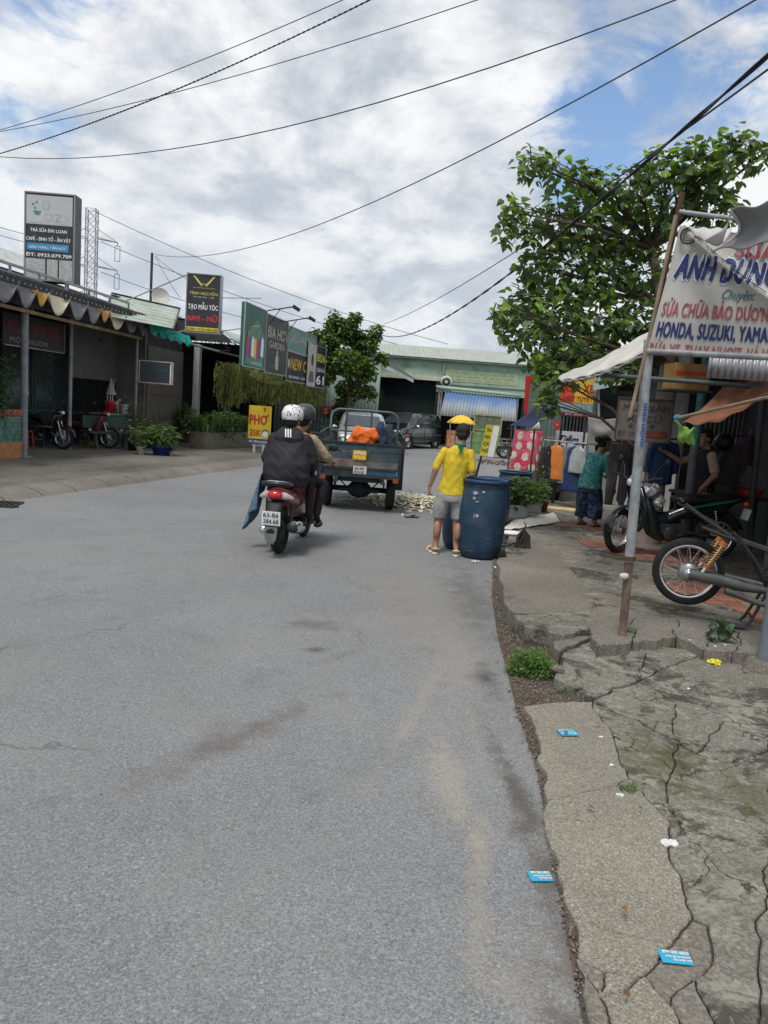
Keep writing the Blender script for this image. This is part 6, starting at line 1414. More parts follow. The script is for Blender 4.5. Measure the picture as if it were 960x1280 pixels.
me = blob(mb, .009, 5, .002, 9, 2)
for v in me.vertices:
    c = v.co; f = 1-2*abs(mnoise.noise(Vector((c.x*9-c.z*6, c.y*5, c.z*4)))) + .7*(1-2*abs(mnoise.noise(Vector((c.x*7+c.z*11, 3, c.z*8))))); v.co = c+v.normal*.0045*(f-.6)
    if c.z < .76: v.co.z = max(v.co.z, .72+.015*mnoise.noise(Vector((c.x*6, c.y*6, 0))))
me.materials.append(yshirt); o = bpy.data.objects.new('shirt', me); C.objects.link(o); o.parent = MN
mb = MB(); mb.lathe([(.064, 1.325), (.078, 1.315), (.074, 1.355), (.064, 1.372), (.060, 1.36), (.064, 1.325)], 22, (.078, .0, 0), sx=1, sy=.95); mb.build('collar', green, MN)
MB().prism([(.04, -.122, 1.335), (.12, -.122, 1.335), (.10, -.128, 1.26), (.085, -.128, 1.25)], (0, -.01, 0)).build('collar_tab', green, MN)
shm = mat('grey_shorts', (.32, .31, .31), .8, var=.12, vs=9)
mb = MB(); mb.loft([((.03, 0, .79), .165, .12), ((.032, 0, .70), .178, .13), ((.03, 0, .66), .16, .125)], 20)
mb.loft([((-.05, .01, .74), .10, .115), ((-.085, .03, .60), .098, .105), ((-.10, .05, .47), .093, .10), ((-.102, .05, .44), .09, .098)], 18); mb.loft([((.115, .0, .74), .10, .115), ((.125, .015, .60), .096, .104), ((.13, .02, .47), .09, .098), ((.13, .02, .44), .088, .096)], 18)
blobpart('shorts', mb, shm, MN, .011, 3, .008, 8, 6)
scrm = mat('cream_rubber', (.58, .55, .40), .7, var=.1)
for x, y, dx in ((-.115, 0, -.25), (.135, -.06, .3)):
    s = MB(); s.loft([((x-.005, y-.07, .0), .035, .05), ((x-.005, y-.07, .022), .037, .052)], 14); s.loft([((x+dx*.12, y+.05, .0), .042, .10), ((x+dx*.12, y+.05, .02), .044, .102)], 14); s.loft([((x+dx*.26, y+.13, .0), .048, .07), ((x+dx*.26, y+.13, .02), .05, .072)], 14); blobpart('sandal', s, scrm, MN, .008, 2)
    s = MB(); s.tube([(x+dx*.2-.048, y+.08, .02), (x+dx*.2-.03, y+.09, .06), (x+dx*.2, y+.09, .072), (x+dx*.2+.03, y+.09, .06), (x+dx*.2+.048, y+.08, .02)], .012, 8); s.tube([(x-.035, y-.02, .03), (x-.042, y-.06, .065), (x, y-.10, .075), (x+.042, y-.06, .065), (x+.035, y-.02, .03)], .009, 8); s.build('sandal_strap', scrm, MN)

# riders: built in the scooter's frame (x forward)
SR = SC.rotation_euler.z; SM = Matrix.Translation(SC.location) @ Matrix.Rotation(SR, 4, 'Z')
blackn = mat('black_nylon', (.020, .019, .024), .72, var=.2, vs=5, spec=.3); blackp = mat('black_trousers', (.013, .013, .015), .85, var=.2)
def helmet(parent, c, m_, yaw=0, scale=1.0):
    q = MB(); q.T = Matrix.Translation(Vector(c)) @ Matrix.Rotation(yaw, 4, 'Z') @ Matrix.Scale(scale, 4)
    q.lathe([(.118, -.035), (.128, -.01), (.132, .03), (.125, .075), (.10, .115), (.06, .14), (0, .148)], 28, sx=1.12); q.lathe([(.118, -.035), (.108, -.03), (.108, .02), (0, .12)], 28, sx=1.12)
    q.loft([((.13, 0, .005), .03, .08, (1, 0, -.2)), ((.175, 0, -.012), .015, .06, (1, 0, -.2))], 12); return q.build('helmet', m_, parent)
PG = thing('person', 'rear scooter passenger in a black hooded jacket and patterned white helmet', 'person', SC.location, SR)
mb = MB(); limb(mb, [(-.38, .09, .87), (-.12, .24, .80), (-.18, .25, .42)], [.085, .062, .042]); limb(mb, [(-.38, -.09, .87), (-.12, -.22, .80), (-.2, -.24, .42)], [.085, .062, .042])
for s in (-1, 1): limb(mb, [(-.2, s*.245, .38), (-.12, s*.25, .34), (-.04, s*.25, .34)], [.035, .034, .025])
mb.loft([((-.40, 0, .85), .10, .14), ((-.40, 0, 1.0), .095, .13), ((-.36, 0, 1.2), .10, .16), ((-.33, 0, 1.33), .08, .15)], 16)
blobpart('body', mb, blackp, PG, .012, 2)
head(PG, (-.29, .0, 1.49), 0, .05, skin, style='short', neck=(-.32, 0, 1.34))
mb = MB(); mb.loft([((-.44, .0, .76), .14, .24), ((-.44, 0, .88), .165, .27), ((-.42, 0, 1.02), .165, .262), ((-.38, 0, 1.16), .15, .245), ((-.34, 0, 1.28), .125, .215), ((-.31, 0, 1.36), .085, .14), ((-.30, 0, 1.39), .07, .09)], 24)
for s in (-1, 1): limb(mb, [(-.32, s*.18, 1.27), (-.30, s*.265, 1.06), (-.1, s*.22, .93), (.06, s*.15, .93)], [.085, .08, .06, .045])
me = blob(mb, .013, 3)
for v in me.vertices:
    c = v.co; f = 1-2.4*abs(mnoise.noise(Vector((c.y*7, c.x*4, c.z*3+c.y*5)))) + .8*(1-2.4*abs(mnoise.noise(Vector((c.y*11-c.z*8, 1, c.z*7))))); v.co = c+v.normal*.011*(f-.5)*(1.25-min(1, max(0, c.z-.9)))
me.materials.append(blackn); o = bpy.data.objects.new('jacket', me); C.objects.link(o); o.parent = PG
mb = MB(); mb.loft([((-.415, 0, 1.20), .02, .05), ((-.43, 0, 1.24), .05, .13), ((-.40, 0, 1.31), .085, .185), ((-.36, 0, 1.38), .09, .15), ((-.33, 0, 1.42), .07, .10)], 20); blobpart('hood', mb, blackn, PG, .011, 3, .008, 12, 4)
for k in (-1, 0, 1): MB().tube([(-.462, k*.028-.0, 1.405), (-.488, k*.028-.008, 1.36), (-.497, k*.028-.016, 1.315)], .009, 6).build('white_stripe', white, PG)
hm = bpy.data.materials.new('white_black_pattern_helmet'); hm.use_nodes = True; t_ = hm.node_tree; co = N(t_, 'ShaderNodeTexCoord').outputs['Object']
L(t_, mixc(t_, rng(t_, noise(t_, co, 17, 3, .6, 1.2), .555, .575), (.72, .72, .72), (.03, .03, .035)), t_.nodes['Principled BSDF'].inputs['Base Color']); t_.nodes['Principled BSDF'].inputs['Roughness'].default_value = .25
helmet(PG, (-.29, 0, 1.545), hm, 0, .96)
for s in (-1, 1): 
    mb = MB(); mb.loft([((-.18, s*.25, .325), .05, .04), ((-.10, s*.25, .33), .05, .045), ((0, s*.25, .325), .05, .04)], 10); mb = MB(); mb.ell((-.1, s*.25, .325), (.13, .045, .035)); mb.build('shoe', black, PG)
dn = bpy.data.materials.new('denim_cloth'); dn.use_nodes = True; t_ = dn.node_tree; co = N(t_, 'ShaderNodeTexCoord').outputs['Object']; L(t_, mixc(t_, rng(t_, noise(t_, co, 55, 3, .8), .45, .6), (.05, .10, .17), (.16, .24, .33)), t_.nodes['Principled BSDF'].inputs['Base Color']); t_.nodes['Principled BSDF'].inputs['Roughness'].default_value = .9
mb = MB()
def dnf(u, v):
    hemz = .47-.24*math.sin(PI*min(1, u*1.1)) + .03*math.sin(u*19); x = -.22-.34*u-.10*v*math.sin(PI*u); yo = .24+(.05+.15*v)*math.sin(.4+u*2.4)+.028*v*math.sin(u*21+v*2)
    return Vector((x, yo, .88*(1-v)+hemz*v))
mb.sheet(dnf, 26, 18); mb.build('denim_skirt', dn, PG, solid=.006)

DR = thing('person', 'scooter driver in a tan jacket and dark grey helmet steering ahead of the passenger', 'person', SC.location, SR)
mb = MB(); limb(mb, [(-.03, .09, .85), (.30, .15, .72), (.26, .13, .36)], [.09, .066, .045])
limb(mb, [(-.03, -.10, .85), (.20, -.30, .74), (-.02, -.30, .42)], [.10, .075, .05]); limb(mb, [(-.03, -.30, .38), (.02, -.31, .32), (.10, -.315, .30)], [.038, .036, .026])
mb.loft([((-.04, 0, .80), .12, .16), ((-.05, 0, .95), .11, .15), ((.0, 0, 1.2), .11, .17), ((.03, 0, 1.32), .08, .15)], 16)
blobpart('body', mb, blackp, DR, .012, 2)
mb = MB(); mb.ell((.03, -.315, .275), (.14, .05, .035)); mb.build('shoe', black, DR)
tan = mat('tan_jacket', (.36, .29, .19), .8, var=.12, vs=8)
mb = MB(); mb.loft([((-.04, 0, .84), .14, .19), ((-.05, 0, 1.0), .135, .19), ((-.01, 0, 1.18), .13, .205), ((.02, 0, 1.30), .10, .19), ((.05, 0, 1.37), .07, .08)], 20)
limb(mb, [(.03, -.19, 1.27), (.12, -.33, 1.10), (.36, -.345, 1.03)], [.075, .06, .042]); limb(mb, [(.03, .19, 1.27), (.12, .28, 1.08), (.36, .30, 1.03)], [.075, .06, .042])
blobpart('jacket', mb, tan, DR, .012, 3, .010, 11, 8)
mb = MB(); hand(mb, (.37, -.345, 1.03), (1, -.1, -.1), (0, 0, -1), 1.0, .9, 1); hand(mb, (.37, .30, 1.03), (1, .1, -.1), (0, 0, -1), 1.0, .9, -1); blobpart('hands', mb, skin, DR, .007, 2)
head(DR, (.07, -.06, 1.50), 0, .05, skin, style='short', neck=(.04, 0, 1.36))
helmet(DR, (.07, -.06, 1.56), mat('dark_grey_helmet', (.05, .055, .06), .35, var=.15, vs=12), 0, 1.0)

# woman in teal
WY = math.radians(38)
WM = thing('person', 'woman in a teal patterned blouse and navy cropped trousers with her hair in a bun', 'person', (3.20, 11.7, .135), WY)
mb = MB()
limb(mb, [(-.02, .08, .68), (.02, .10, .38), (-.04, .12, .08)], [.09, .06, .038]); limb(mb, [(-.02, -.09, .68), (.03, -.10, .38), (.0, -.12, .08)], [.09, .06, .038])
for x, y in ((-.04, .12), (.0, -.12)): 
    limb(mb, [(x-.03, y, .045), (x+.06, y, .045), (x+.13, y, .028)], [.034, .034, .026])
    for k in range(5): limb(mb, [(x+.13, y-.03+.015*k, .024), (x+.17-.006*abs(k-2), y-.033+.0165*k, .02)], [.010, .008], 8)
mb.loft([((-.03, 0, .62), .11, .15), ((-.04, 0, .75), .11, .15), ((.0, 0, .90), .10, .13), ((.06, 0, 1.05), .10, .15), ((.10, 0, 1.13), .07, .12)], 16)
limb(mb, [(.09, -.16, 1.08), (.10, -.21, .86), (.26, -.17, .68)], [.055, .042, .026]); hand(mb, (.265, -.168, .675), (.5, 0, -1), (-.5, .8, 0), .95, .8, 1)
limb(mb, [(.09, .16, 1.08), (.20, .20, .88), (.36, .12, .80)], [.055, .042, .026]); hand(mb, (.365, .118, .80), (1, -.1, -.2), (0, 0, -1), .95, .6, -1)
blobpart('body', mb, skin2, WM, .009, 3)
head(WM, (.19, -.01, 1.29), -.25, .32, skin2, style='bun', neck=(.105, 0, 1.12), scale=1.08)
tealb = bpy.data.materials.new('teal_floral_blouse'); tealb.use_nodes = True; t_ = tealb.node_tree; co = N(t_, 'ShaderNodeTexCoord').outputs['Object']
c_ = mixc(t_, rng(t_, noise(t_, co, 9, 4, .7, .6), .45, .6), (.02, .17, .17), (.06, .30, .27)); c_ = mixc(t_, rng(t_, noise(t_, co, 28, 3, .6, .5), .60, .64), c_, (.42, .50, .38)); L(t_, c_, t_.nodes['Principled BSDF'].inputs['Base Color']); t_.nodes['Principled BSDF'].inputs['Roughness'].default_value = .8
mb = MB(); mb.loft([((-.05, 0, .60), .155, .195), ((-.05, 0, .72), .15, .19), ((-.02, 0, .86), .135, .175), ((.04, 0, .99), .125, .185), ((.08, 0, 1.10), .095, .165), ((.11, 0, 1.15), .06, .075)], 20)
limb(mb, [(.085, -.155, 1.08), (.09, -.215, .90), (.21, -.185, .735)], [.075, .066, .052]); limb(mb, [(.085, .155, 1.08), (.18, .205, .90), (.30, .14, .83)], [.075, .066, .052])
me = blob(mb, .011, 3, .009, 10, 3); me.materials.append(tealb); o = bpy.data.objects.new('blouse', me); C.objects.link(o); o.parent = WM
navyb = bpy.data.materials.new('navy_print_trousers'); navyb.use_nodes = True; t_ = navyb.node_tree; co = N(t_, 'ShaderNodeTexCoord').outputs['Object']
c_ = mixc(t_, rng(t_, noise(t_, co, 12, 3, .6, .8), .5, .62), (.012, .022, .05), (.06, .11, .19)); L(t_, c_, t_.nodes['Principled BSDF'].inputs['Base Color']); t_.nodes['Principled BSDF'].inputs['Roughness'].default_value = .85
mb = MB(); mb.loft([((-.04, 0, .70), .13, .17), ((-.035, 0, .60), .14, .18), ((-.03, 0, .54), .125, .17)], 18)
mb.loft([((-.02, .09, .60), .115, .105), ((.0, .105, .35), .115, .11), ((-.02, .115, .16), .12, .115), ((-.02, .115, .14), .115, .11)], 18); mb.loft([((-.02, -.09, .60), .115, .105), ((.01, -.105, .35), .115, .11), ((.0, -.115, .16), .12, .115), ((.0, -.115, .14), .115, .11)], 18)
me = blob(mb, .011, 3, .010, 9, 5); me.materials.append(navyb); o = bpy.data.objects.new('trousers', me); C.objects.link(o); o.parent = WM
for x, y in ((-.04, .12), (.0, -.12)):
    MB().loft([((x+.05, y, .0), .13, .045), ((x+.05, y, .018), .132, .047)], 16).build('sandal', darkp, WM); MB().tube([(x+.08, y-.045, .02), (x+.09, y, .065), (x+.08, y+.045, .02)], .010, 6).build('sandal_strap', darkp, WM)
bag = thing('produce_bag', 'small green bag held in the right hand of the woman in teal', 'bag', (WM.matrix_basis @ Vector((.30, -.17, .50)))); mb = MB(); mb.ell((0, 0, .07), (.06, .05, .07)); blobpart('bag_body', mb, mat('green_bag', (.16, .22, .06), .5, var=.3), bag, .01, 1, .012, 20, 5)

# mechanic
MC = thing('person', 'young man in a black shirt with pale sleeves reaching out behind the parked motorbike', 'person', (4.22, 10.05, .14), PI-.0)
mb = MB()
for s in (-1, 1): limb(mb, [(0, s*.10, .84), (.02, s*.12, .45), (-.02, s*.12, .09)], [.10, .065, .042]); mb.ell((.05, s*.12, .04), (.13, .045, .04))
mb.loft([((0, 0, .80), .11, .16), ((0, 0, .95), .10, .15), ((0, 0, 1.15), .11, .17), ((0, 0, 1.30), .09, .17), ((0, 0, 1.36), .07, .08)], 18)
limb(mb, [(.0, -.18, 1.28), (.26, -.17, 1.17), (.46, -.14, 1.27)], [.062, .045, .03]); hand(mb, (.465, -.14, 1.275), (1, .1, .25), (0, 0, 1), 1.0, .5, 1)
limb(mb, [(.0, .18, 1.28), (-.04, .25, 1.04), (.12, .25, .84)], [.062, .045, .03]); hand(mb, (.125, .25, .835), (.4, 0, -1), (.6, -.6, 0), 1.0, .5, -1)
blobpart('body', mb, skin, MC, .009, 3)
head(MC, (.055, .01, 1.50), .35, .08, skin, style='short', neck=(.0, 0, 1.35))
mb = MB(); mb.loft([((0, 0, .80), .145, .20), ((0, 0, .95), .135, .185), ((0, 0, 1.15), .14, .20), ((0, 0, 1.28), .115, .20), ((0, 0, 1.36), .075, .09)], 20)
blobpart('shirt', mb, mat('black_shirt', (.014, .014, .017), .8, var=.2), MC, .011, 3, .008, 10, 9)
for s, pts in ((-1, [(.0, -.185, 1.28), (.12, -.185, 1.225)]), (1, [(.0, .185, 1.28), (-.03, .235, 1.10)])):
    mb = MB(); limb(mb, pts, [.068, .064]); blobpart('sleeve', mb, mat('pale_tan_sleeve', (.42, .32, .25), .8, var=.2), MC, .011, 2, .005, 12)
mb = MB(); mb.loft([((0, 0, .86), .13, .18), ((0, 0, .72), .14, .19)], 18)
for s in (-1, 1): mb.loft([((0, s*.10, .78), .11, .11), ((.02, s*.12, .45), .085, .085), ((-.02, s*.12, .08), .07, .07)], 14)
blobpart('trousers', mb, blackp, MC, .012, 3, .008, 9)
# ================================================================ RIGHT SIDE STALLS
cgrey = mat('weathered_pipe', (.30, .32, .33), .55, .3, var=.2, vs=9, dirt=(.14, .10, .07), ds=5, da=.6)
PB, PM, PT = Vector((1.86, 5.5, 0.17)), Vector((1.78, 5.45, 2.33)), Vector((1.85, 5.35, 3.23))
NP = thing('leaning_pole', 'leaning grey steel pipe in the pavement crack holding the left edge of the repair banner', 'pole', PB)
PB.z = .10
world_part('shaft', MB().tube([PB, PB.lerp(PM, .28)], [.031, .033], 14), mat('rusty_pipe', (.17, .12, .09), .8, .3, var=.35, dirt=(.28, .28, .27), ds=8, da=.7), NP)
world_part('shaft', MB().tube([PB.lerp(PM, .28), PB.lerp(PM, .30), PM], [.034, .036, .036], 14), cgrey, NP)
world_part('clamp', MB().tube([PB.lerp(PM, .285), PB.lerp(PM, .30)], .046, 14).ell(PB.lerp(PM, .24)+Vector((-.04, -.03, 0)), (.03, .03, .03)), rust, NP)
world_part('tied_rag', MB().ell(PB.lerp(PM, .235)+Vector((-.04, -.04, 0)), (.035, .03, .03), 9, 6), offw, NP)
world_part('batten', MB().tube([PM+Vector((-.075, 0, -.55)), PM+Vector((-.01, -.02, .0)), PT+Vector((-.03, -.02, -.08))], .014, 8), mat('bare_wood', (.27, .2, .14), .85, var=.25), NP)
world_part('rusty_bar', MB().tube([PM+Vector((.0, .03, -.1)), PT+Vector((.01, .02, .08))], .02, 8), rust, NP)
lt = mat('stamp_blue', (.03, .08, .35), .6)
pq = PB.lerp(PM, .665); ax = (PM-PB).normalized(); text('NHÔM KÍNH', NP, lt, Vector(pq)-NP.location+Vector((.016, -.039, 0)), ax, Vector((-1, 0, 0)), .030, .30, bold=.05, off=.003)
# banner with lettering printed on its curved cloth
BN = thing('repair_banner', 'big weathered white banner with blue and red motorbike repair lettering at upper right', 'banner', PM)
b00, b10, b01, b11 = Vector((1.77, 5.42, 2.26)), Vector((2.68, 4.75, 2.22)), Vector((1.86, 5.33, 3.08)), Vector((2.56, 4.72, 2.91))
bnrm = (b10-b00).cross(b01-b00).normalized()
def bf(u, v):
    p = (b00*(1-u)+b10*u)*(1-v) + (b01*(1-u)+b11*u)*v
    d = .010*math.sin(u*9+v*2)+.008*math.sin(v*7-u*4)
    cr = v-(1.02-.82*u)      # diagonal fold from the upper left to the right edge
    d += .05*math.exp(-(cr/.045)**2)*min(1, u*6) - (.03*min(1, cr*6) if cr > 0 else 0)
    return p + bnrm*d
bm1 = mat('dirty_banner', (.44, .43, .40), .7, var=.08, vs=2.5, dirt=(.27, .255, .23), ds=1.8, da=.7)
mb = MB(); mb.sheet(bf, 90, 44); world_part('cloth', mb, bm1, BN)
def text_uv(s, m, u0, v0, h, w_, bold=.0, shear=0, rise=0.0, off=.005, name='lettering'):
    cu = bpy.data.curves.new('t', 'FONT'); cu.body = vn(s); cu.size = 1; cu.shear = shear; cu.space_character = 1+bold*.9; cu.resolution_u = 3
    ob = bpy.data.objects.new('t', cu); TMP.collection.objects.link(ob); dg = tmp_dg(); me = bpy.data.meshes.new_from_object(ob.evaluated_get(dg)); bpy.data.objects.remove(ob)
    bm = bmesh.new(); bm.from_mesh(me)
    bmesh.ops.triangulate(bm, faces=bm.faces)
    bmesh.ops.subdivide_edges(bm, edges=[e for e in bm.edges if e.calc_length() > .12], cuts=1, use_grid_fill=False); bmesh.ops.triangulate(bm, faces=bm.faces)
    co = [v.co.copy() for v in bm.verts]; fc = [tuple(v.index for v in f.verts) for f in bm.faces]; bm.free()
    x0, x1 = min(v.x for v in co), max(v.x for v in co); mb = MB(); q = bold*.62
    for k, (dx, dy) in enumerate([(0, 0)]+([(q, 0), (-q, 0), (0, q*.6), (0, -q*.6)] if bold else [])):
        vs = []
        for v in co:
            u = u0+(v.x-x0+dx)/(x1-x0)*w_; vv = v0+(v.y+dy)/.73*h + rise*(v.x-x0)/(x1-x0); vs.append(bf(u, vv)+bnrm*(off+.0005*k))
        mb.add(vs, fc)
    return world_part(name, mb, m, BN, fix=False)
navy = mat('banner_navy', (.015, .03, .13), .6, var=.15); bred = mat('banner_red', (.34, .08, .08), .65, var=.3, vs=9); bpale = mat('banner_pale', (.62, .66, .70), .6)
text_uv('ANH DŨNG', bpale, .045, .59, .22, .66, bold=.13, shear=.2, off=.004, rise=-.02); text_uv('ANH DŨNG', navy, .05, .60, .20, .65, bold=.10, shear=.2, off=.008, rise=-.02)
text_uv('SỬA XE', bpale, .40, .80, .15, .5, bold=.12, off=.004, rise=.0); text_uv('SỬA XE', bred, .405, .805, .135, .49, bold=.07, off=.008)
text_uv('Chuyên:', mat('banner_teal', (.06, .16, .17), .6), .38, .45, .085, .2, bold=.01, shear=.4)
text_uv('SỬA CHỮA BẢO DƯƠNG CÁC LOẠI XE', bred, .03, .285, .115, 1.06, bold=.055)
text_uv('HONDA, SUZUKI, YAMAHA, SYM', navy, .03, .11, .13, .86, bold=.075)
text_uv('RỬA XE, THAY NHỚT, VÁ VỎ, LÀM MÁY', bred, .01, -.045, .105, .97, bold=.03)
world_part('hem', MB().tube([bf(u/20, 0)+Vector((0, 0, -.012)) for u in range(21)], .022, 10), cgrey, BN)
mb = MB(); c_ = bf(.085, .93)+bnrm*.006
for (R_, r_) in ((.052, .007), (.036, .003)): 
    ring = [c_+(b10-b00).normalized()*R_*math.cos(a*PI/12)+Vector((0, 0, 1))*R_*math.sin(a*PI/12) for a in range(25)]; mb.tube(ring, r_, 5, False)
world_part('wheel_emblem', mb, sblk, BN)
world_part('bike_emblem', MB().prism([bf(.13, 1.02)+bnrm*.006, bf(.15, .96)+bnrm*.006, bf(.24, .93)+bnrm*.006, bf(.25, .90)+bnrm*.006, bf(.13, .92)+bnrm*.006, bf(.105, .99)+bnrm*.006], bnrm*.002), sblk, BN)
mb = MB()
fp = [bf(.15+.5*k/30, 1.02-.82*(.15+.5*k/30)+.03) + bnrm*.02 for k in range(31)]; mb.tube(fp, [.002+.006*max(0, mnoise.noise(Vector((k*.45, 0, 0)))+.25) for k in range(31)], 6); world_part('torn_fold', mb, mat('dark_fold', (.10, .10, .095), .8, var=.4), BN)  # uneven dark tube laid along the fold line
# top frame rail
world_part('top_rail', MB().tube([PT+Vector((0, 0, -.05)), b11+Vector((0, 0, .05))], .016, 8), cgrey, BN)
# grey canopy drooping above the banner
CN = thing('grey_canopy', 'drooping grey tarpaulin canopy with a white hem above the repair banner', 'canopy', (2.02, 4.6, 2.91))
gt = mat('grey_tarpaulin', (.20, .20, .205), .8, var=.1, vs=3); gt2 = mat('pale_tarpaulin', (.50, .49, .47), .8, var=.12, vs=4, dirt=(.3, .28, .25), da=.4)
c1, c2, c3, c4 = Vector((1.92, 4.7, 3.03)), Vector((2.28, 4.3, 3.12)), Vector((2.27, 4.2, 2.84)), Vector((1.94, 4.9, 2.84))
def cf(u, v):
    p = (c1*(1-u)+c2*u)*(1-v)+(c4*(1-u)+c3*u)*v; sc_ = math.sin(PI*v)*(1-u)
    return p+Vector((.10*sc_, -.02*sc_, -.02*math.sin(PI*u)+.012*math.sin(u*17)))
mb = MB(); mb.sheet(cf, 26, 20); world_part('cloth', mb, gt, CN, solid=.006)
mb = MB(); mb.tube([cf(0, k/16)+Vector((-.006, -.004, 0)) for k in range(17)], .010, 6); world_part('hem', mb, gt2, CN)
e1, e2, e3, e4 = Vector((1.85, 5.2, 3.04)), Vector((2.05, 4.95, 2.99)), Vector((1.98, 4.9, 2.88)), Vector((1.91, 5.05, 2.97))
mb = MB(); mb.sheet(lambda u, v: (e1*(1-u)+e2*u)*(1-v)+((e1+Vector((.01, 0, -.02)))*(1-u)**2+e4*(1-u)*u*1.0+e4*0+(e3)*u*(u+0*(1-u)) if False else (e1*(1-u)+e3*u)+Vector((.0, -.02, -.035*math.sin(PI*u))))*v + Vector((0, -.02*math.sin(v*PI), .006*math.sin(u*20))), 18, 8); world_part('cloth', mb, gt2, CN, solid=.005)
e5 = Vector((1.89, 4.95, 2.91)); e6 = Vector((1.93, 4.72, 3.04))
mb = MB(); mb.sheet(lambda u, v: (e5*(1-u)+e3*u)*(1-v)+(Vector((1.96, 4.85, 2.96))*(1-u)+e6*u)*v+Vector((.015*math.sin(PI*u), -.02*math.sin(PI*v), -.02*math.sin(PI*u)*(1-v))), 12, 12); world_part('cloth', mb, gt2, CN, solid=.005)
# long white awning strip from the banner down to the left
WA = thing('white_awning', 'long dirty white tarp awning sloping down left from the pole under the tree', 'awning', (2.21, 8.5, 2.42))
w1, w2, w3, w4 = Vector((2.12, 10.2, 2.31)), Vector((2.5, 7.6, 2.68)), Vector((2.13, 6.5, 2.36)), Vector((2.08, 9.5, 2.23))
mb = MB(); mb.sheet(lambda u, v: (w1*(1-u)+w2*u)*(1-v)+(w4*(1-u)+w3*u)*v+Vector((0, 0, -.05*math.sin(PI*u)+.008*math.sin(u*30+v*5))), 36, 8); world_part('cloth', mb, mat('white_tarp', (.60, .58, .53), .75, var=.1, vs=3, dirt=(.35, .32, .27), ds=4, da=.5), WA, solid=.006)
mb = MB(); mb.tube([(w4*(1-u/20)+w3*u/20)+Vector((0, 0, -.06*math.sin(PI*u/20)-.01-.012*(u % 2))) for u in range(21)], .012, 6); world_part('hem', mb, mat('hem_grey', (.35, .33, .3), .8), WA)
# stall: posts, beams, corrugated sheet, walls
SH = thing('repair_stall', 'dark motorbike repair stall with pipe posts and a tin valance on the right', 'building', (4.6, 9, .14))
sp_ = lambda n_, mb, m, **k: world_part(n_, mb, m, SH, **k)
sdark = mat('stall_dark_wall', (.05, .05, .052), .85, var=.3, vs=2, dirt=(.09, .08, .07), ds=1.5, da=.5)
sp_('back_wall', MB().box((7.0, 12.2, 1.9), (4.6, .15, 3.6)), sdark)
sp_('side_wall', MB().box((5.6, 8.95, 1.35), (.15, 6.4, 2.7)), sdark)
mb = MB(); mb.sheet(lambda u, v: (3.15+6*u, 6.6+5.7*v, 2.62+.55*v+(.03 if (u*40) % 1 < .4 else 0)), 160, 2, sm=False); sp_('roof', mb, roofd)
pp_ = sp_('post', MB().tube([Vector((3.89, 9.65, 2.72)), Vector((3.89, 9.65, 1.52))], .052, 12), mat('turquoise_pipe', (.07, .24, .23), .6, .2, var=.25, dirt=(.15, .12, .1), da=.5))
sp_('post', MB().tube([Vector((3.89, 9.65, 1.52)), Vector((3.9, 9.65, 0.69)), tuple(list((3.92, 9.65, 0.17)[:2])+[.14])], .056, 12), mat('grimy_pipe', (.12, .12, .12), .7, .2, var=.3))
sp_('post', MB().tube([Vector((4.92, 10.2, 2.94)), Vector((4.97, 10.2, 0.92)), tuple(list((5.03, 10.2, 0.15)[:2])+[.14])], .04, 10), mat('dim_pipe', (.08, .10, .11), .6, .2, var=.2))
sp_('beam', MB().tube([(2.17, 8.6, 2.27), (4.03, 7.6, 2.21)], .026, 8), MATS['dim_pipe'])
sp_('beam', MB().tube([(2.22, 6.6, 2.36), (3.14, 6, 2.35)], .022, 8), MATS['dim_pipe'])
mb = MB(); q0 = Vector((2.7, 6.7, 2.39)); corr(mb, Vector((2.72, 6.7, 2.19)), Vector((1, -.12, 0)), Vector((.03, 0, 1)), 1.3, .22, .056, .011); sp_('tin_valance', mb, mat('tin_sheet', (.33, .34, .36), .45, .5, var=.15, dirt=(.12, .12, .12), da=.5), solid=.004)
sp_('pillar', MB().box((4.42, 7.6, 1.1), (.8, .4, 1.95)), mat('grimy_pillar', (.09, .085, .08), .9, var=.3, bump=.6))
br_ = mat('orange_box_wood', (.36, .20, .06), .7, var=.2)
bxs = thing('wooden_box', 'tan and orange box stored high under the stall roof beside the tree trunk', 'box', (3.42, 9, 2.34))
MB().box((0, 0, 0), (.40, .4, .30)).build('body', br_, bxs, bevel=.006); MB().box((0, -.203, .04), (.402, .006, .045)).build('red_band', redp, bxs); MB().box((0, .05, -.155), (.5, .6, .015)).build('shelf_board', sdark, bxs)
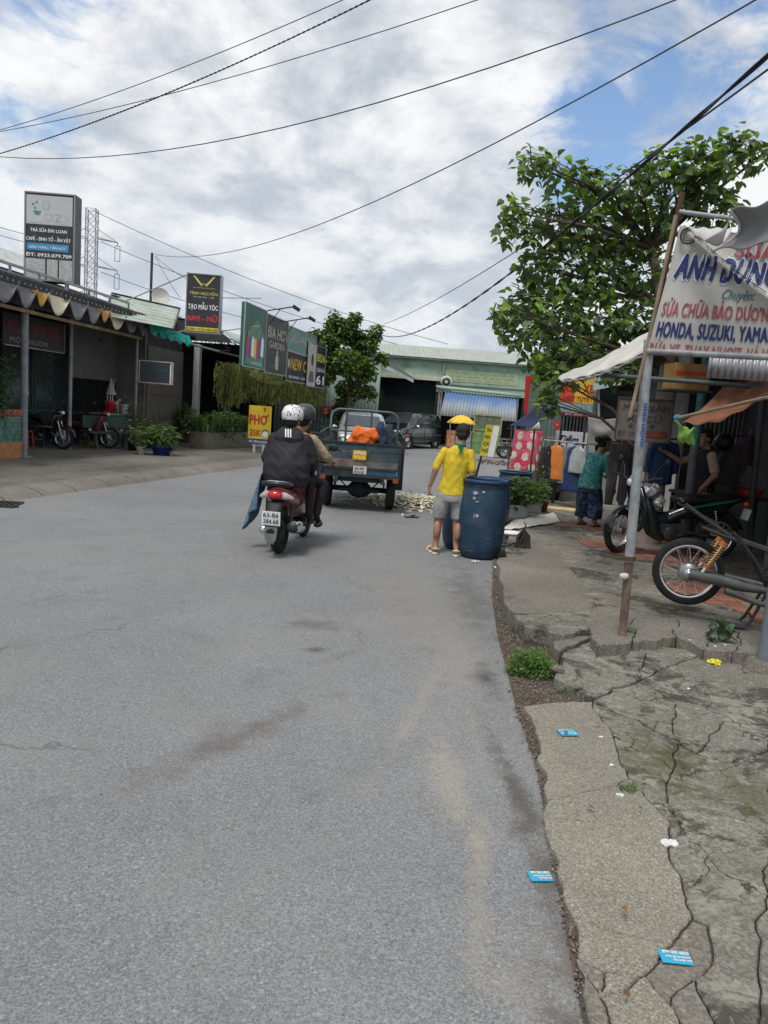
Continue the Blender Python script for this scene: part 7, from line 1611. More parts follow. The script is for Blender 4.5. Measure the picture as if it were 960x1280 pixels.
# window grille and racks inside
gr = thing('window_grille', 'pale barred window grille in the dark wall behind the mechanic', 'grille', (5.18, 11.9, 1.57)); mb = MB()
bb = MB().box((0, 0, .25), (.02, .02, .55)).mesh('bar', mat('dim_white_bar', (.22, .22, .22), .6))
for k in range(9): piece('bar', bb, gr, (-.25+k*.07, 0, 0))
MB().box((0, 0, .53), (.62, .03, .03)).box((0, 0, -.03), (.62, .03, .03)).build('frame', MATS['dim_white_bar'], gr)
def garment(name, label, cat, p, w_, h_, m, kind='shirt', rz=0, group=None, seed=0, th=.05, hang=True):
    t = thing(name, label, cat, p, rz, group); mb = MB()
    if kind == 'trousers':
        for s in (-1, 1): mb.loft([((s*w_*.22, 0, 0), w_*.26, th), ((s*w_*.24, 0, -h_*.4), w_*.24, th*.9), ((s*w_*.30, 0, -h_), w_*.18, th*.6)], 12)
        mb.loft([((0, 0, .02), w_*.46, th), ((0, 0, -h_*.25), w_*.5, th)], 12)
    elif kind == 'side':
        mb.loft([((0, 0, 0), th*.6, .04), ((0, 0, -.08), th*.9, w_*.4), ((0, 0, -h_*.5), th, w_*.5), ((0, 0, -h_), th*1.1, w_*.52)], 12)
    else:
        mb.loft([((0, 0, 0), w_*.18, th*.6), ((0, 0, -.05), w_*.42, th), ((0, 0, -h_*.5), w_*.42, th), ((0, 0, -h_), w_*.48, th*1.1)], 12)
        for s in (-1, 1): limb(mb, [(s*w_*.38, 0, -.08), (s*w_*.52, .0, -h_*.35), (s*w_*.54, 0, -h_*.7)], [th*.9, th*.8, th*.6], 8)
    me = blob(mb, .016, 2)
    for v in me.vertices:
        c = v.co; v.co = c+v.normal*(.012*mnoise.noise(Vector((c.x*16+seed, c.y*16, c.z*3)))+.008*mnoise.noise(Vector((c.x*30, c.y*30+seed, c.z*6))))
    me.materials.append(m); o = bpy.data.objects.new('cloth', me); C.objects.link(o); o.parent = t
    if hang: MB().tube([(-w_*.25, 0, -.03), (0, 0, .02), (w_*.25, 0, -.03)], .005, 5).tube([(0, 0, .02), (0, 0, .07), (.02, 0, .09)], .004, 5).build('hanger', steel, t)
    return t
def cm(n_, c, **k): return mat(n_, c, .85, var=.15, **k)
orj = cm('orange_jacket', (.62, .20, .04)); gw_ = cm('grey_check', (.16, .16, .16), dirt=(.3, .3, .3), ds=30, da=.6); nv = cm('navy_cloth', (.02, .04, .12)); lg_ = cm('light_grey_cloth', (.35, .36, .38)); bk_ = cm('black_cloth', (.015, .015, .018)); dj = cm('charcoal_jeans', (.035, .03, .032), dirt=(.1, .09, .09), ds=3, da=.6)
G2 = 'clothes hanging on the pavement rail'
RKY = 14.4
for k, (q, w_, h_, m_, lab, kd) in enumerate((((3.04, 14.5, 1.26), .34, .62, bk_, 'black jacket hanging at the left end of the clothes rail', 'side'), ((3.19, 14.4, 1.29), .42, .66, orj, 'bright orange jacket hanging on the clothes rail', 'side'), ((3.28, 14.4, 1.28), .34, .60, bk_, 'black shirt hanging directly right of the orange jacket', 'side'), ((3.36, 14.3, 1.29), .40, .72, gw_, 'grey checked coat on the clothes rail', 'side'), ((3.46, 14.2, 1.29), .36, .85, nv, 'long navy garment on the clothes rail', 'side'), ((3.54, 14.1, 1.3), .34, .50, lg_, 'light grey shirt at the rail end beside the woman in teal', 'side'))):
    garment('hanging_clothes', lab, 'clothes', q, w_, h_, m_, kd, .9, G2, k, .05)
RK_ = thing('clothes_rail', 'thin steel clothes rail on legs behind the potted plants', 'rail', tuple(list((3.41, 14.4, 0.48)[:2])+[.135]))
a_, b_ = Vector((2.98, 14.6, 1.36)), Vector((3.7, 14.1, 1.36)); world_part('bar', MB().tube([a_, b_], .014, 8), steel, RK_)
for p in (a_, b_): world_part('leg', MB().tube([p, (p.x-.02, p.y, .135)], .014, 8), steel, RK_)
garment('hanging_trousers', 'pair of charcoal jeans hanging right of the woman in teal', 'trousers', (3.25, 10.6, 1.47), .34, .86, dj, 'trousers', .1, 'trousers by the old-bikes sign', 3, .05)
garment('hanging_trousers', 'narrow black trousers hanging just left of the near pole', 'trousers', (3.42, 10.7, 1.46), .26, .80, bk_, 'trousers', .1, 'trousers by the old-bikes sign', 4, .05)
garment('hanging_clothes', 'white pointed cloth hanging between the near pole and the navy clothes', 'clothes', (3.51, 10.4, 1.54), .16, .34, lg_, 'shirt', 0, None, 5, .04)
garment('hanging_clothes', 'beige shirt hanging behind the white pointed cloth', 'clothes', (3.64, 10.5, 1.54), .22, .42, cm('beige_cloth', (.28, .22, .17)), 'shirt', 0, None, 6, .04)
garment('hanging_clothes', 'wide navy blue coat hanging left of the outstretched hand', 'clothes', (3.74, 10.3, 1.58), .36, .60, nv, 'shirt', 0, None, 7, .06)
garment('hanging_clothes', 'dark grey shirt hung behind the mechanic near the window grille', 'clothes', (4.73, 10.4, 1.59), .30, .55, cm('dark_grey_cloth', (.07, .07, .072)), 'shirt', 0, None, 8, .05)
garment('hanging_clothes', 'long brown-grey cloth hanging behind the mechanic at hip height', 'clothes', (4.72, 10.5, 1.26), .30, .5, cm('brown_grey_cloth', (.14, .12, .10)), 'shirt', 0, None, 9, .05)
garment('hanging_clothes', 'dim purple shirt hanging at the right of the window grille', 'clothes', (4.92, 10.4, 1.72), .26, .4, cm('dim_purple', (.09, .05, .08)), 'shirt', 0, None, 10, .05)
LN = thing('clothes_line', 'steel clothes line pole under the old-bikes sign', 'rail', (3.47, 10.5, 1.54)); world_part('bar', MB().tube([(3.06, 10.7, 1.49), (5, 10.4, 1.73)], .012, 6), dsteel, LN); world_part('leg', MB().tube([(3.41, 10.6, 1.53), tuple(list((3.48, 10.6, 0.53)[:2])+[.135])], .014, 6), dsteel, LN)
o = MB().ell((0, 0, 0), (.13, .12, .12), 16, 10).build('helmet_hanging', black, None, loc=(4.49, 10.2, 1.61)); tag(o, 'round black helmet hanging behind the mechanic', 'helmet')
tb = thing('work_table', 'cluttered dark work table with a red basin behind the parked motorbike', 'table', (4.75, 10.6, .14)); MB().box((0, 0, .72), (1.3, .6, .04)).build('top', sdark, tb)
for x in (-.6, .6):
    for y in (-.25, .25): MB().bar((x, y, 0), (x, y, .7), .05, .05).build('leg', sdark, tb)
o = MB().lathe([(0, 0), (.14, 0), (.19, .12), (.2, .12), (.15, -.0)], 18).build('red_basin', mat('red_basin', (.30, .03, .03), .4), None, loc=(5.02, 10.4, 1.03)); o.location.z = .885; tag(o, 'dull red basin on the cluttered work table', 'basin')
# brown tarp with its wooden pole, green net bag
BT = thing('brown_tarp', 'rust brown tarp slung under a pale wooden pole in the stall', 'tarp', (3, 7, 1.98))
t1, t2, t3, t4 = Vector((2.74, 7, 1.83)), Vector((3.06, 6.3, 2.09)), Vector((3.12, 7.2, 1.77)), Vector((3.91, 8.4, 2.37))
t5 = Vector((3.69, 8.6, 2.38)); 
def tf_(u, v):
    p = (Vector((2.75, 7.2, 1.79))*(1-u)+Vector((3.11, 6.4, 2.07))*u)*(1-v)+(Vector((3.62, 8.4, 2.24))*(1-u)+Vector((4.02, 7.8, 2.41))*u)*v
    return p+Vector((0, 0, -.10*math.sin(PI*u)*(1-v)-.05*math.sin(PI*v)+.012*math.sin(u*22+v*3)))
mb = MB(); mb.sheet(tf_, 30, 14); world_part('cloth', mb, mat('rust_brown_cloth', (.24, .10, .055), .85, var=.15, vs=4), BT, solid=.006)
world_part('pole', MB().tube([(2.62, 6.95, 1.83), (2.99, 6.1, 2.03)], .016, 8), MATS['bare_wood'], BT)
world_part('pole_cap', MB().tube([(2.6, 6.97, 1.83), (2.62, 6.93, 1.84)], .024, 10), mat('cyan_tape', (.05, .25, .35), .5), BT)
NB = thing('net_bag', 'green mesh bag hanging from the tip of the wooden pole', 'bag', (2.69, 7.1, 1.81))
g0, g1 = Vector((2.64, 7.1, 1.81)), Vector((2.86, 7.1, 1.79))
def nf(u, v):
    top = g0.lerp(g1, u)+Vector((0, 0, -.06*math.sin(PI*u))); bot = Vector((2.74, 7.15, 1.61)).lerp(Vector((2.86, 7.15, 1.59)), u); return top.lerp(bot, v)+Vector((.02*math.sin(v*5+u*3), -.07*math.sin(PI*u)*math.sin(PI*(.2+.7*v)), .01*math.sin(u*20)))
mb = MB(); mb.sheet(nf, 18, 14); world_part('mesh_cloth', mb, mat('green_net', (.22, .42, .08), .6, var=.25, vs=12), NB, solid=.004)

# signs on the right
def flatsign(name, label, p, w_, h_, m, rz=0, th=.03, tilt=0):
    t = thing(name, label, 'sign', p, 0); xd = Vector((math.cos(rz), math.sin(rz), tilt)); b = Board(t, (0, 0, 0), xd, (-tilt, 0, 1), w_, h_); b.rect('panel', m, 0, 0, 1, 1, 0, th); return t, b
t, b = flatsign('old_bikes_sign', 'dim grey board lettered for buying and selling old bikes, behind the near pole', (2.93, 9.9, 1.55), .72, .545, mat('dim_grey_board', (.15, .14, .13), .8, var=.15, dirt=(.1, .09, .08), da=.5))
dk = mat('faded_dark_letter', (.07, .06, .055), .8); b.text('MUA BÁN', dk, .10, .72, .15, .84, bold=.02); b.text('XE CŨ', dk, .18, .47, .15, .62, bold=.02); b.text('ĐT: 0975.', dk, .05, .09, .13, .42); b.rect('red_patch', mat('faded_red_patch', (.17, .05, .03), .8, var=.3), .52, .10, .95, .26, .006)
for q in (.27, .65): b.disc('bike_mark', dk, q, .36, .03, .006, 10)
mb = MB(); mb.bar(b.at(0, 0, .01), b.at(1, 0, .01), .015, .015).bar(b.at(0, 1, .01), b.at(1, 1, .01), .015, .015).bar(b.at(0, 0, .01), b.at(0, 1, .01), .015, .015).bar(b.at(1, 0, .01), b.at(1, 1, .01), .015, .015); mb.build('frame', rust, t)
t, b = flatsign('wash_sign', 'red and yellow vehicle wash sign with a pale blue foot under the tree', (3.21, 14.7, 1.85), .66, .72, mat('wash_navy', (.25, .33, .36), .6, var=.3, vs=12), .0)
b.rect('red_part', mat('wash_red', (.55, .07, .03), .6), 0, .36, .42, 1, .004); b.rect('yellow_part', mat('wash_yellow', (.65, .42, .05), .6), .42, .36, 1, 1, .004)
b.text('RỬA XE', mat('wash_letter', (.45, .02, .02), .5), .12, .66, .22, .84, bold=.05, k=.01); b.text('HỚT TUYẾT', MATS['wash_letter'], .12, .42, .12, .84, bold=.04, k=.01); b.rect('dark_red_foot', mat('maroon', (.14, .02, .02), .6), 0, 0, 1, .10, .006); b.text('ĐT: 0907 41', offw, .2, .03, .05, .7, k=.01)
world_parent = t
mb = MB(); mb.tube([(.1, .03, 0), (.1, .03, -1.85)], .02, 6).tube([(.56, .03, 0), (.56, .03, -1.85)], .02, 6); mb.build('support', dsteel, t)
t, b = flatsign('shop_sign', 'pale sign with black script word above the clothes rail', (3.24, 14.75, 1.23), .60, .33, mat('pale_sign', (.55, .57, .60), .6, var=.05)); b.text('Tiệm', black, .1, .35, .42, .62, bold=.03, shear=.45); MB().tube([b.at(.6, .27, .01), b.at(.8, .34, .01), b.at(.98, .3, .01)], .006, 5).build('flourish', black, t)
mb = MB(); mb.tube([(.05, .03, 0), (.05, .03, -1.15)], .018, 6).tube([(.55, .03, 0), (.55, .03, -1.15)], .018, 6); mb.build('support', dsteel, t)
t, b = flatsign('red_flag_banner', 'narrow hanging red banner left of the tree foliage', (3.39, 19.5, 1.88), .17, .95, mat('flag_red', (.55, .03, .03), .6, var=.15), 0, .02, .05)
t2, b2 = flatsign('small_flag', 'small red flag with a yellow star fixed to the railing', (3.15, 14.6, 1.59), .10, .15, MATS['flag_red'], 0, .01); b2.poly('star', yel, [(.5+.22*math.sin(k*PI/5)*(1 if k % 2 == 0 else .4), .5+.18*math.cos(k*PI/5)*(1 if k % 2 == 0 else .4)) for k in range(10)])
# railing
rl = thing('yard_railing', 'grey steel bar railing above the script sign', 'railing', (3.14, 15, 1.43)); bb = MB().box((0, 0, .2), (.022, .022, .46)).mesh('bar', steel)
for k in range(13): piece('bar', bb, rl, (k*.067, 0, 0))
MB().box((.4, 0, .44), (.86, .03, .03)).box((.4, 0, -.03), (.86, .03, .03)).build('rail', steel, rl)
# right-hand back buildings
RB = thing('clothes_shop_building', 'grey shop front with dark upper window behind the clothes rail', 'building', (4.6, 15.4, .135)); rp = lambda n_, mb, m, **k: world_part(n_, mb, m, RB, **k)
gsw = mat('pale_grey_shopwall', (.30, .30, .29), .85, var=.12, dirt=(.18, .17, .16), ds=2, da=.5)
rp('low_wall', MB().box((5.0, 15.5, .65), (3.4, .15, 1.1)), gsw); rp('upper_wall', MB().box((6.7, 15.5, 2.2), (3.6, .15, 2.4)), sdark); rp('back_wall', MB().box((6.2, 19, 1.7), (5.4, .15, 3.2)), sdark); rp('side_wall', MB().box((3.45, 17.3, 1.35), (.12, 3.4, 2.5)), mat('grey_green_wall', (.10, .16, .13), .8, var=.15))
rp('roof', MB().box((6.2, 17.1, 3.1), (5.7, 4.0, .10)), roofd)
rp('post', MB().bar((3.85, 14.9, 2.66), tuple(list((4.08, 14.9, 0.64)[:2])+[.14]), .12, .12), mat('pale_post', (.33, .34, .35), .7, var=.2, dirt=(.15, .15, .14), da=.6))
rp('window', MB().box((4.39, 15.3, 2.16), (.75, .08, .55)), glass); rp('window_frame', MB().box(Vector((4.4, 15.2, 1.82)), (.85, .1, .05)).bar((4.05, 15.2, 2.61), (4.15, 15.2, 1.74), .05, .05), MATS['pale_post'])
pn = rp('pale_blue_panel', MB().box((4.24, 15, 2.72), (.66, .05, .30)), mat('pale_blue_sheet', (.42, .52, .56), .6, var=.08)); rp('sloping_board', MB().prism([(3.82, 14.6, 2.37), (3.81, 14.6, 2.49), (4.41, 14.6, 2.62), (4.33, 14.6, 2.51)], (0, .05, 0)), MATS['pale_blue_sheet'])
gct = thing('grey_cloth', 'sagging grey cloth sheet hung left of the old-bikes sign', 'cloth', (3.73, 13.5, 1.6)); q1, q2, q3, q4 = Vector((3.49, 13.5, 1.85)), Vector((3.93, 13.3, 1.86)), Vector((3.98, 13.3, 1.37)), Vector((3.53, 13.5, 1.36))
mb = MB(); mb.sheet(lambda u, v: (q1*(1-u)+q2*u)*(1-v)+(q4*(1-u)+q3*u)*v+Vector((0, -.06*math.sin(PI*u)*math.exp(-((v-.3-.2*math.sin(PI*u))/.2)**2), -.03*math.sin(PI*u)*(1-v))), 24, 16); world_part('cloth', mb, mat('grey_hung_cloth', (.28, .27, .25), .85, var=.1), gct, solid=.005)
# pink quilt on its line
QP = thing('pink_quilt', 'bright pink quilt with big cream flowers hung up by the road edge', 'quilt', (3.17, 17, 1.01))
qm = bpy.data.materials.new('pink_floral_quilt'); qm.use_nodes = True; t_ = qm.node_tree; co = N(t_, 'ShaderNodeTexCoord').outputs['Object']
c_ = mixc(t_, rng(t_, noise(t_, co, 3.5, 4, .6, .5), .4, .6), (.55, .05, .11), (.72, .16, .22)); L(t_, c_, t_.nodes['Principled BSDF'].inputs['Base Color']); t_.nodes['Principled BSDF'].inputs['Roughness'].default_value = .9
Q = [Vector((2.85, 17.2, 1.48)), Vector((3.46, 16.8, 1.5)), Vector((3.55, 16.8, 0.6)), Vector((2.77, 17.2, 0.58))]
def qf(u, v): return (Q[0]*(1-u)+Q[1]*u)*(1-v)+(Q[3]*(1-u)+Q[2]*u)*v+Vector((0, -.03*math.sin(u*11+v*2), .008*math.sin(u*16)*v))
mb = MB(); mb.sheet(qf, 30, 22); world_part('cloth', mb, qm, QP, solid=.012)
crm = mat('cream_flower_print', (.66, .56, .46), .9, var=.2, vs=9, dirt=(.6, .3, .28), ds=7, da=.4)
for (u, v) in ((.18, .14), (.58, .13), (.93, .2), (.18, .40), (.52, .38), (.86, .42), (.06, .64), (.40, .66), (.78, .66), (.22, .92), (.60, .92)):
    mb = MB(); c0 = 0; pts = []
    for k in range(20):
        a = 2*PI*k/20; r_ = .098*(1+.10*math.sin(a*6+u*9)); pts.append((u+r_*math.cos(a), v+r_*1.05*math.sin(a)))
    ctr = (u, v)
    vs = [qf(*ctr)+Vector((0, -.012, 0))]+[qf(min(max((p[0]), .0), 1.0), min(max(p[1], 0), 1))+Vector((0, -.012, 0)) for p in pts]; vs2 = [qf(u+(p[0]-u)*.5, v+(p[1]-v)*.5)+Vector((0, -.014, 0)) for p in pts]
    mb.add([vs[0]]+vs2+vs[1:], [(0, 1+k, 1+(k+1) % 20) for k in range(20)]+[(1+k, 21+k, 21+(k+1) % 20, 1+(k+1) % 20) for k in range(20)]); world_part('flower', mb, crm, QP)
world_part('line', MB().tube([Q[0]+Vector((-.2, 0, .02)), Q[1]+Vector((.3, 0, .02))], .008, 5), dsteel, QP)
for p in (Q[0]+Vector((-.1, 0, 0)), Q[1]+Vector((.06, 0, 0))): world_part('pole', MB().tube([p+Vector((0, 0, .1)), (p.x, p.y, .1)], .018, 8), rust, QP)
NT = thing('navy_parasol', 'dark navy tarp parasol slanting over the pink quilt', 'parasol', (3.05, 16.2, 1.78))
n0, n1, n2, n3 = Vector((2.61, 16.8, 1.56)), Vector((2.97, 15.6, 2.06)), Vector((3.2, 14.8, 1.99)), Vector((2.89, 15.6, 1.58))
mb = MB(); mb.sheet(lambda u, v: (n0*(1-u)+n1*u)*(1-v)+(n3*(1-u)+n2*u)*v+Vector((0, 0, -.05*math.sin(PI*u))), 14, 8); world_part('cloth', mb, mat('navy_tarp', (.045, .05, .12), .65, var=.2, vs=3), NT, solid=.006)
world_part('pole', MB().tube([n0.lerp(n2, .6), (n0.lerp(n2, .6).x, n0.lerp(n2, .6).y, .1)], .02, 8), dsteel, NT)
world_part('white_flap', MB().sheet(lambda u, v: Vector((2.87, 15.5, 1.54)).lerp(Vector((2.98, 15.3, 1.7)), u)+Vector((.05*v, 0, -.14*v*u)), 4, 3), white, NT, solid=.004)

# ---- tree on the right
tw = mat('whitewashed_trunk', (.36, .29, .27), .9, var=.25, vs=9, dirt=(.16, .12, .11), ds=9, da=.6, bump=.6, bs=25)
TT = Vector((3.72, 10.5, .135)); crown = []
CR = [((1.53, 10, 4.9), .26, 70), ((1.79, 10, 4.86), .24, 70), ((2.19, 10.2, 4.85), .26, 80), ((2.51, 10.2, 4.77), .28, 100), ((2.82, 10, 4.74), .3, 120), ((3.13, 9.8, 4.89), .35, 150), ((3.44, 9.6, 4.93), .34, 150), ((3.72, 9.5, 5.02), .30, 130), ((3.94, 9.5, 5.17), .20, 60), ((4.11, 9.4, 4.97), .16, 40),
 ((3.7, 9.8, 4.71), .38, 180), ((3.39, 10, 4.6), .42, 210), ((1.34, 10, 4.31), .22, 70), ((1.59, 10.2, 4.21), .28, 90), ((1.28, 10, 4.04), .16, 35), ((2.03, 10.4, 4.41), .36, 180), ((2.46, 10.4, 4.34), .42, 240), ((3.02, 10.5, 4.35), .45, 280), ((3.86, 9.8, 4.47), .32, 140), ((1.74, 10.3, 3.75), .30, 120), ((2.17, 10.5, 3.82), .46, 280),
 ((2.73, 10.6, 3.83), .52, 340), ((3.28, 10.6, 3.82), .42, 240), ((1.64, 10.3, 3.28), .30, 130), ((1.34, 10, 3.05), .22, 80), ((1.54, 10, 2.8), .24, 80), ((2.07, 10.4, 3.17), .46, 300), ((2.67, 10.5, 3.18), .50, 340), ((3.15, 10.4, 3.2), .36, 200), ((1.91, 10.2, 2.7), .36, 180), ((2.33, 10.2, 2.59), .38, 230),
 ((2.04, 10, 2.3), .26, 130), ((2.8, 10.6, 2.76), .32, 120), ((2.05, 9.9, 1.94), .18, 70), ((2.92, 10.3, 2.4), .18, 50), ((3.26, 10.2, 2.45), .2, 60)]
mid = mat('bodhi_green', (.14, .19, .095), .5, var=.25, vs=3, isl=.35, oi=0, spec=.3); drk = mat('bodhi_dark', (.095, .14, .075), .5, var=.3, vs=3, isl=.4, spec=.3)
rt_ = tree('bodhi_tree', 'large leafy tree with heart-shaped leaves and pink-white trunk rising behind the repair banner', tuple(TT), [TT, (3.74, 10.5, 1.2), (3.75, 10.5, 2.6), (3.55, 10.5, 3.4), (3.3, 10.45, 4.1)], [.19, .14, .125, .09, .05], .032,
    [(q, (r, r*1.1, r*.95), int(n*.98), .16) for q, r, n in CR], .105, [mid, drk, leafy], 61, 290, 1.05, True, None, tw)
for o in rt_.children:
    if o.name.startswith('branch'): o.data.materials[0] = bark

# ================================================================ THINGS ON THE PAVEMENT
bar_b = mat('barrel_blue', (.013, .045, .085), .5, var=.25, vs=3, dirt=(.06, .085, .11), ds=4, da=.6, bump=.15, bs=25, spec=.5)
def barrel(label, loc, rz=0, R_=.285, H_=.95, group='blue plastic barrels'):
    t = thing('blue_barrel', label, 'barrel', loc, rz, group); k = R_/.29; h = H_/.95
    MB().lathe([(0, .0), (.21*k, .0), (.235*k, .02*h), (.27*k, .12*h), (.29*k, .3*h), (.295*k, .5*h), (.29*k, .68*h), (.275*k, .82*h), (.262*k, .865*h), (.268*k, .875*h), (.27*k, .90*h), (.262*k, .905*h), (.24*k, .90*h), (.24*k, .80*h), (0, .78*h)], 44).build('body', bar_b, t)
    MB().lathe([(.262*k, .905*h), (.285*k, .91*h), (.287*k, .945*h), (.275*k, .955*h), (.258*k, .95*h), (.255*k, .905*h), (.262*k, .905*h)], 44).build('rim', mat('barrel_rim', (.015, .05, .11), .5, var=.15, dirt=(.1, .14, .17), da=.3), t)
    return t
B1 = barrel('tall blue barrel with peeling white label scraps, standing nearest the man in yellow', (1.20, 9.12, .01))
for (a, z, w_, h_) in ((-2.05, .80, .09, .07), (-2.1, .74, .06, .06), (-1.72, .82, .05, .03), (-1.95, .70, .05, .02), (-1.9, .53, .05, .05), (-2.02, .53, .02, .06)):
    rr = random.Random(int(a*100)); r_ = .29 if z < .72 else .283; pts = []
    for k in range(9): an = 2*PI*k/9; u = a+w_*.5/.29*math.cos(an)*rr.uniform(.5, 1); z_ = z+h_*.5*math.sin(an)*rr.uniform(.5, 1); pts.append((r_*math.cos(u), r_*math.sin(u), z_))
    mb = MB(); mb.add([Vector(p)*1.0+Vector((p[0]*.02, p[1]*.02, 0)) for p in pts], [tuple(range(9))]); mb.build('label_scrap', mat('label_scrap', (.42, .45, .47), .7, var=.3), B1)
rr = random.Random(44); scm = mat('barrel_scuff', (.05, .09, .125), .75, var=.3)
for k in range(13):
    a = rr.uniform(-3.0, -.2); z = rr.uniform(.08, .86); l_ = rr.uniform(.03, .14); r0 = .302 if .25 < z < .72 else (.297 if z > .2 else .285); dz = rr.uniform(-.04, .04); wz = rr.uniform(.002, .006)
    pts = [((r0-abs(z-.5)*.05)*math.cos(a+l_*q/.29), (r0-abs(z-.5)*.05)*math.sin(a+l_*q/.29), z+dz*q) for q in (0, .33, .66, 1)]
    mb = MB(); mb.add([Vector(p)+Vector((0, 0, wz*s_)) for p in pts for s_ in (-1, 1)], [(0, 1, 3, 2), (2, 3, 5, 4), (4, 5, 7, 6)]); mb.build('scuff', scm, B1)
barrel('blue barrel half hidden behind the legs of the man in yellow', (1.02, 9.62, .01), .5, .25, .60)
barrel('open-topped small blue barrel just behind the tall front barrel', (1.62, 11.3, .05), .3, .27, .76)
barrel('far blue tub standing right behind the front barrels', (2.28, 13.3, .1), .9, .31, .70)
Vt = None
# menu sign on a pole
t = thing('menu_sign', 'narrow yellow and white menu board tilted on a thin pole behind the barrels', 'sign', tuple(list((1.61, 14.4, 0)[:2])+[0]))
MB().tube([(0, 0, 0), (.18, 0, 1.05)], .022, 6).tube([(.05, 0, .4), (.12, .1, .7)], .014, 5).build('pole', dsteel, t)
b = Board(t, (.13, -.03, .98), (1, 0, -.05), (.12, 0, 1), .26, .60); b.rect('panel', white, .2, 0, 1, 1, 0, .03); b.rect('yellow_strip', yel, 0, 0, .55, 1, .004); 
for k, s_ in enumerate(('TRÀ', 'MÍA', 'CÀ', 'PHÊ')): b.text(s_, mat('menu_green', (.03, .15, .08), .5), .06, .78-.22*k, .12, .44, bold=.03)
# cream pile, white cloth, flip flop, stump bag
crp = mat('dried_cream_strips', (.60, .55, .40), .85, var=.15, isl=.25)
mb = MB(); rr = random.Random(8); pc0 = Vector((.60, 12.2, 0))
pc0 = Vector((0.75, 14.38, 0)); pc0.z = 0
for _ in range(1700):
    a, r_ = rr.uniform(0, 2*PI), abs(rr.gauss(0, .55)); x, y_ = pc0.x+r_*math.cos(a)*1.25, pc0.y+r_*math.sin(a)*1.3; hgt = .10*math.exp(-(r_/.55)**2)*rr.random()+.006; an = rr.uniform(0, PI); l_ = rr.uniform(.08, .24)
    d = Vector((math.cos(an), math.sin(an), rr.uniform(-.25, .25)))*l_; s_ = Vector((-math.sin(an), math.cos(an), rr.uniform(-.2, .2)))*.018; p = Vector((x, y_, hgt)); 
    q = [p-d*.5-s_, p-d*.5+s_, p+Vector((0, 0, .02))+s_, p+Vector((0, 0, .02))-s_, p+d*.5+s_, p+d*.5-s_]; mb.add(q, [(0, 1, 2, 3), (3, 2, 4, 5)])
o = mb.build('drying_strips', crp, None, fix=False); o['kind'] = 'stuff'; o['label'] = 'spread pile of cream peel strips drying on the road'
WS = thing('white_cloth', 'white sheet spread on the ground in front of the styrofoam planters', 'cloth', (2.14, 11.37, 0.14))
a_, b_, c__, d_ = [Vector(GD(x_, y_, .15)) for x_, y_ in ()] or (Vector((1.65, 10.38, 0.15)), Vector((1.98, 11.47, 0.15)), Vector((2.96, 13.02, 0.15)), Vector((2.79, 11.8, 0.15)))
mb = MB(); mb.sheet(lambda u, v: (a_*(1-u)+d_*u)*(1-v)+(b_*(1-u)+c__*u)*v+Vector((.03*mnoise.noise(Vector((u*4, v*9, 1))), .05*mnoise.noise(Vector((u*6, v*4, 0))), .03*abs(mnoise.noise(Vector((u*7, v*5, 0)))))), 40, 16); world_part('cloth', mb, mat('white_sheet', (.66, .63, .56), .85, var=.08), WS, solid=.006)
tag(MB().ell((0, 0, .03), (.16, .1, .035), 14, 8).build('white_pillow', white, None, loc=tuple((1.76, 10.21, 0.13))), 'flat white folded pad lying left of the white sheet', 'pad')
tag(MB().ell((0, 0, .025), (.07, .05, .03), 10, 6).build('crumpled_cloth', offw, None, loc=tuple((1.92, 10.29, 0.13))), 'small cream crumpled cloth between the pad and the stump', 'cloth')
tag(MB().prism([(0, 0, 0), (.9, -.3, 0), (1.0, -.15, 0), (.5, .2, 0), (.05, .25, 0)], (0, 0, .03)).build('yellow_sheet', mat('pale_yellow_sheet', (.6, .5, .25), .8, var=.15), None, loc=tuple((2.9, 13.6, 0.14))), 'pale yellow folded sheet on the pavement behind the planters', 'sheet')
ff = thing('flip_flop', 'lone black flip flop lying on the road behind the tricycle', 'sandal', tuple((0.45, 12.14, 0)), .4); MB().loft([((-.07, 0, .0), .055, .04), ((-.07, 0, .018), .055, .04)], 12).build('heel', black, ff); MB().loft([((.05, 0, 0), .09, .048), ((.05, 0, .018), .09, .048)], 14).build('sole', black, ff); MB().tube([(0, -.04, .02), (.07, 0, .045), (0, .04, .02)], .009, 6).build('strap', black, ff)
sb = thing('tied_rag_bundle', 'dark ragged net bundle on the pavement right of the blue barrel', 'bundle', (1.75, 9.25, .1))
rr = random.Random(3); mb = MB()
for k in range(26):
    a = rr.uniform(0, 2*PI); p = Vector((0, 0, .27)); q = Vector((math.cos(a)*.10, math.sin(a)*.08, .0)); mm = p.lerp(q, .5)+Vector((rr.uniform(-.04, .04), rr.uniform(-.04, .04), rr.uniform(0, .05))); mb.tube([p, mm, q], [.006, .014, .018], 5)
mb.tube([(0, 0, .25), (.02, 0, .32), (-.01, 0, .36)], [.012, .008, .004], 5); mb.tube([(-.45, .1, .01), (-.2, .02, .03), (-.02, 0, .12)], .01, 5); mb.build('netting', mat('dark_netting', (.035, .03, .026), .95, var=.4), sb)
kb = flat('barrel_stain', [(1.36, 8.78, 0.14)[:2], (1.52, 10.13, 0.14)[:2], (1.95, 10.61, 0.14)[:2], (1.81, 8.96, 0.14)[:2]], .1375, mat('dark_stained', (.07, .06, .05), .9)) 
bpy.data.objects.remove(kb)
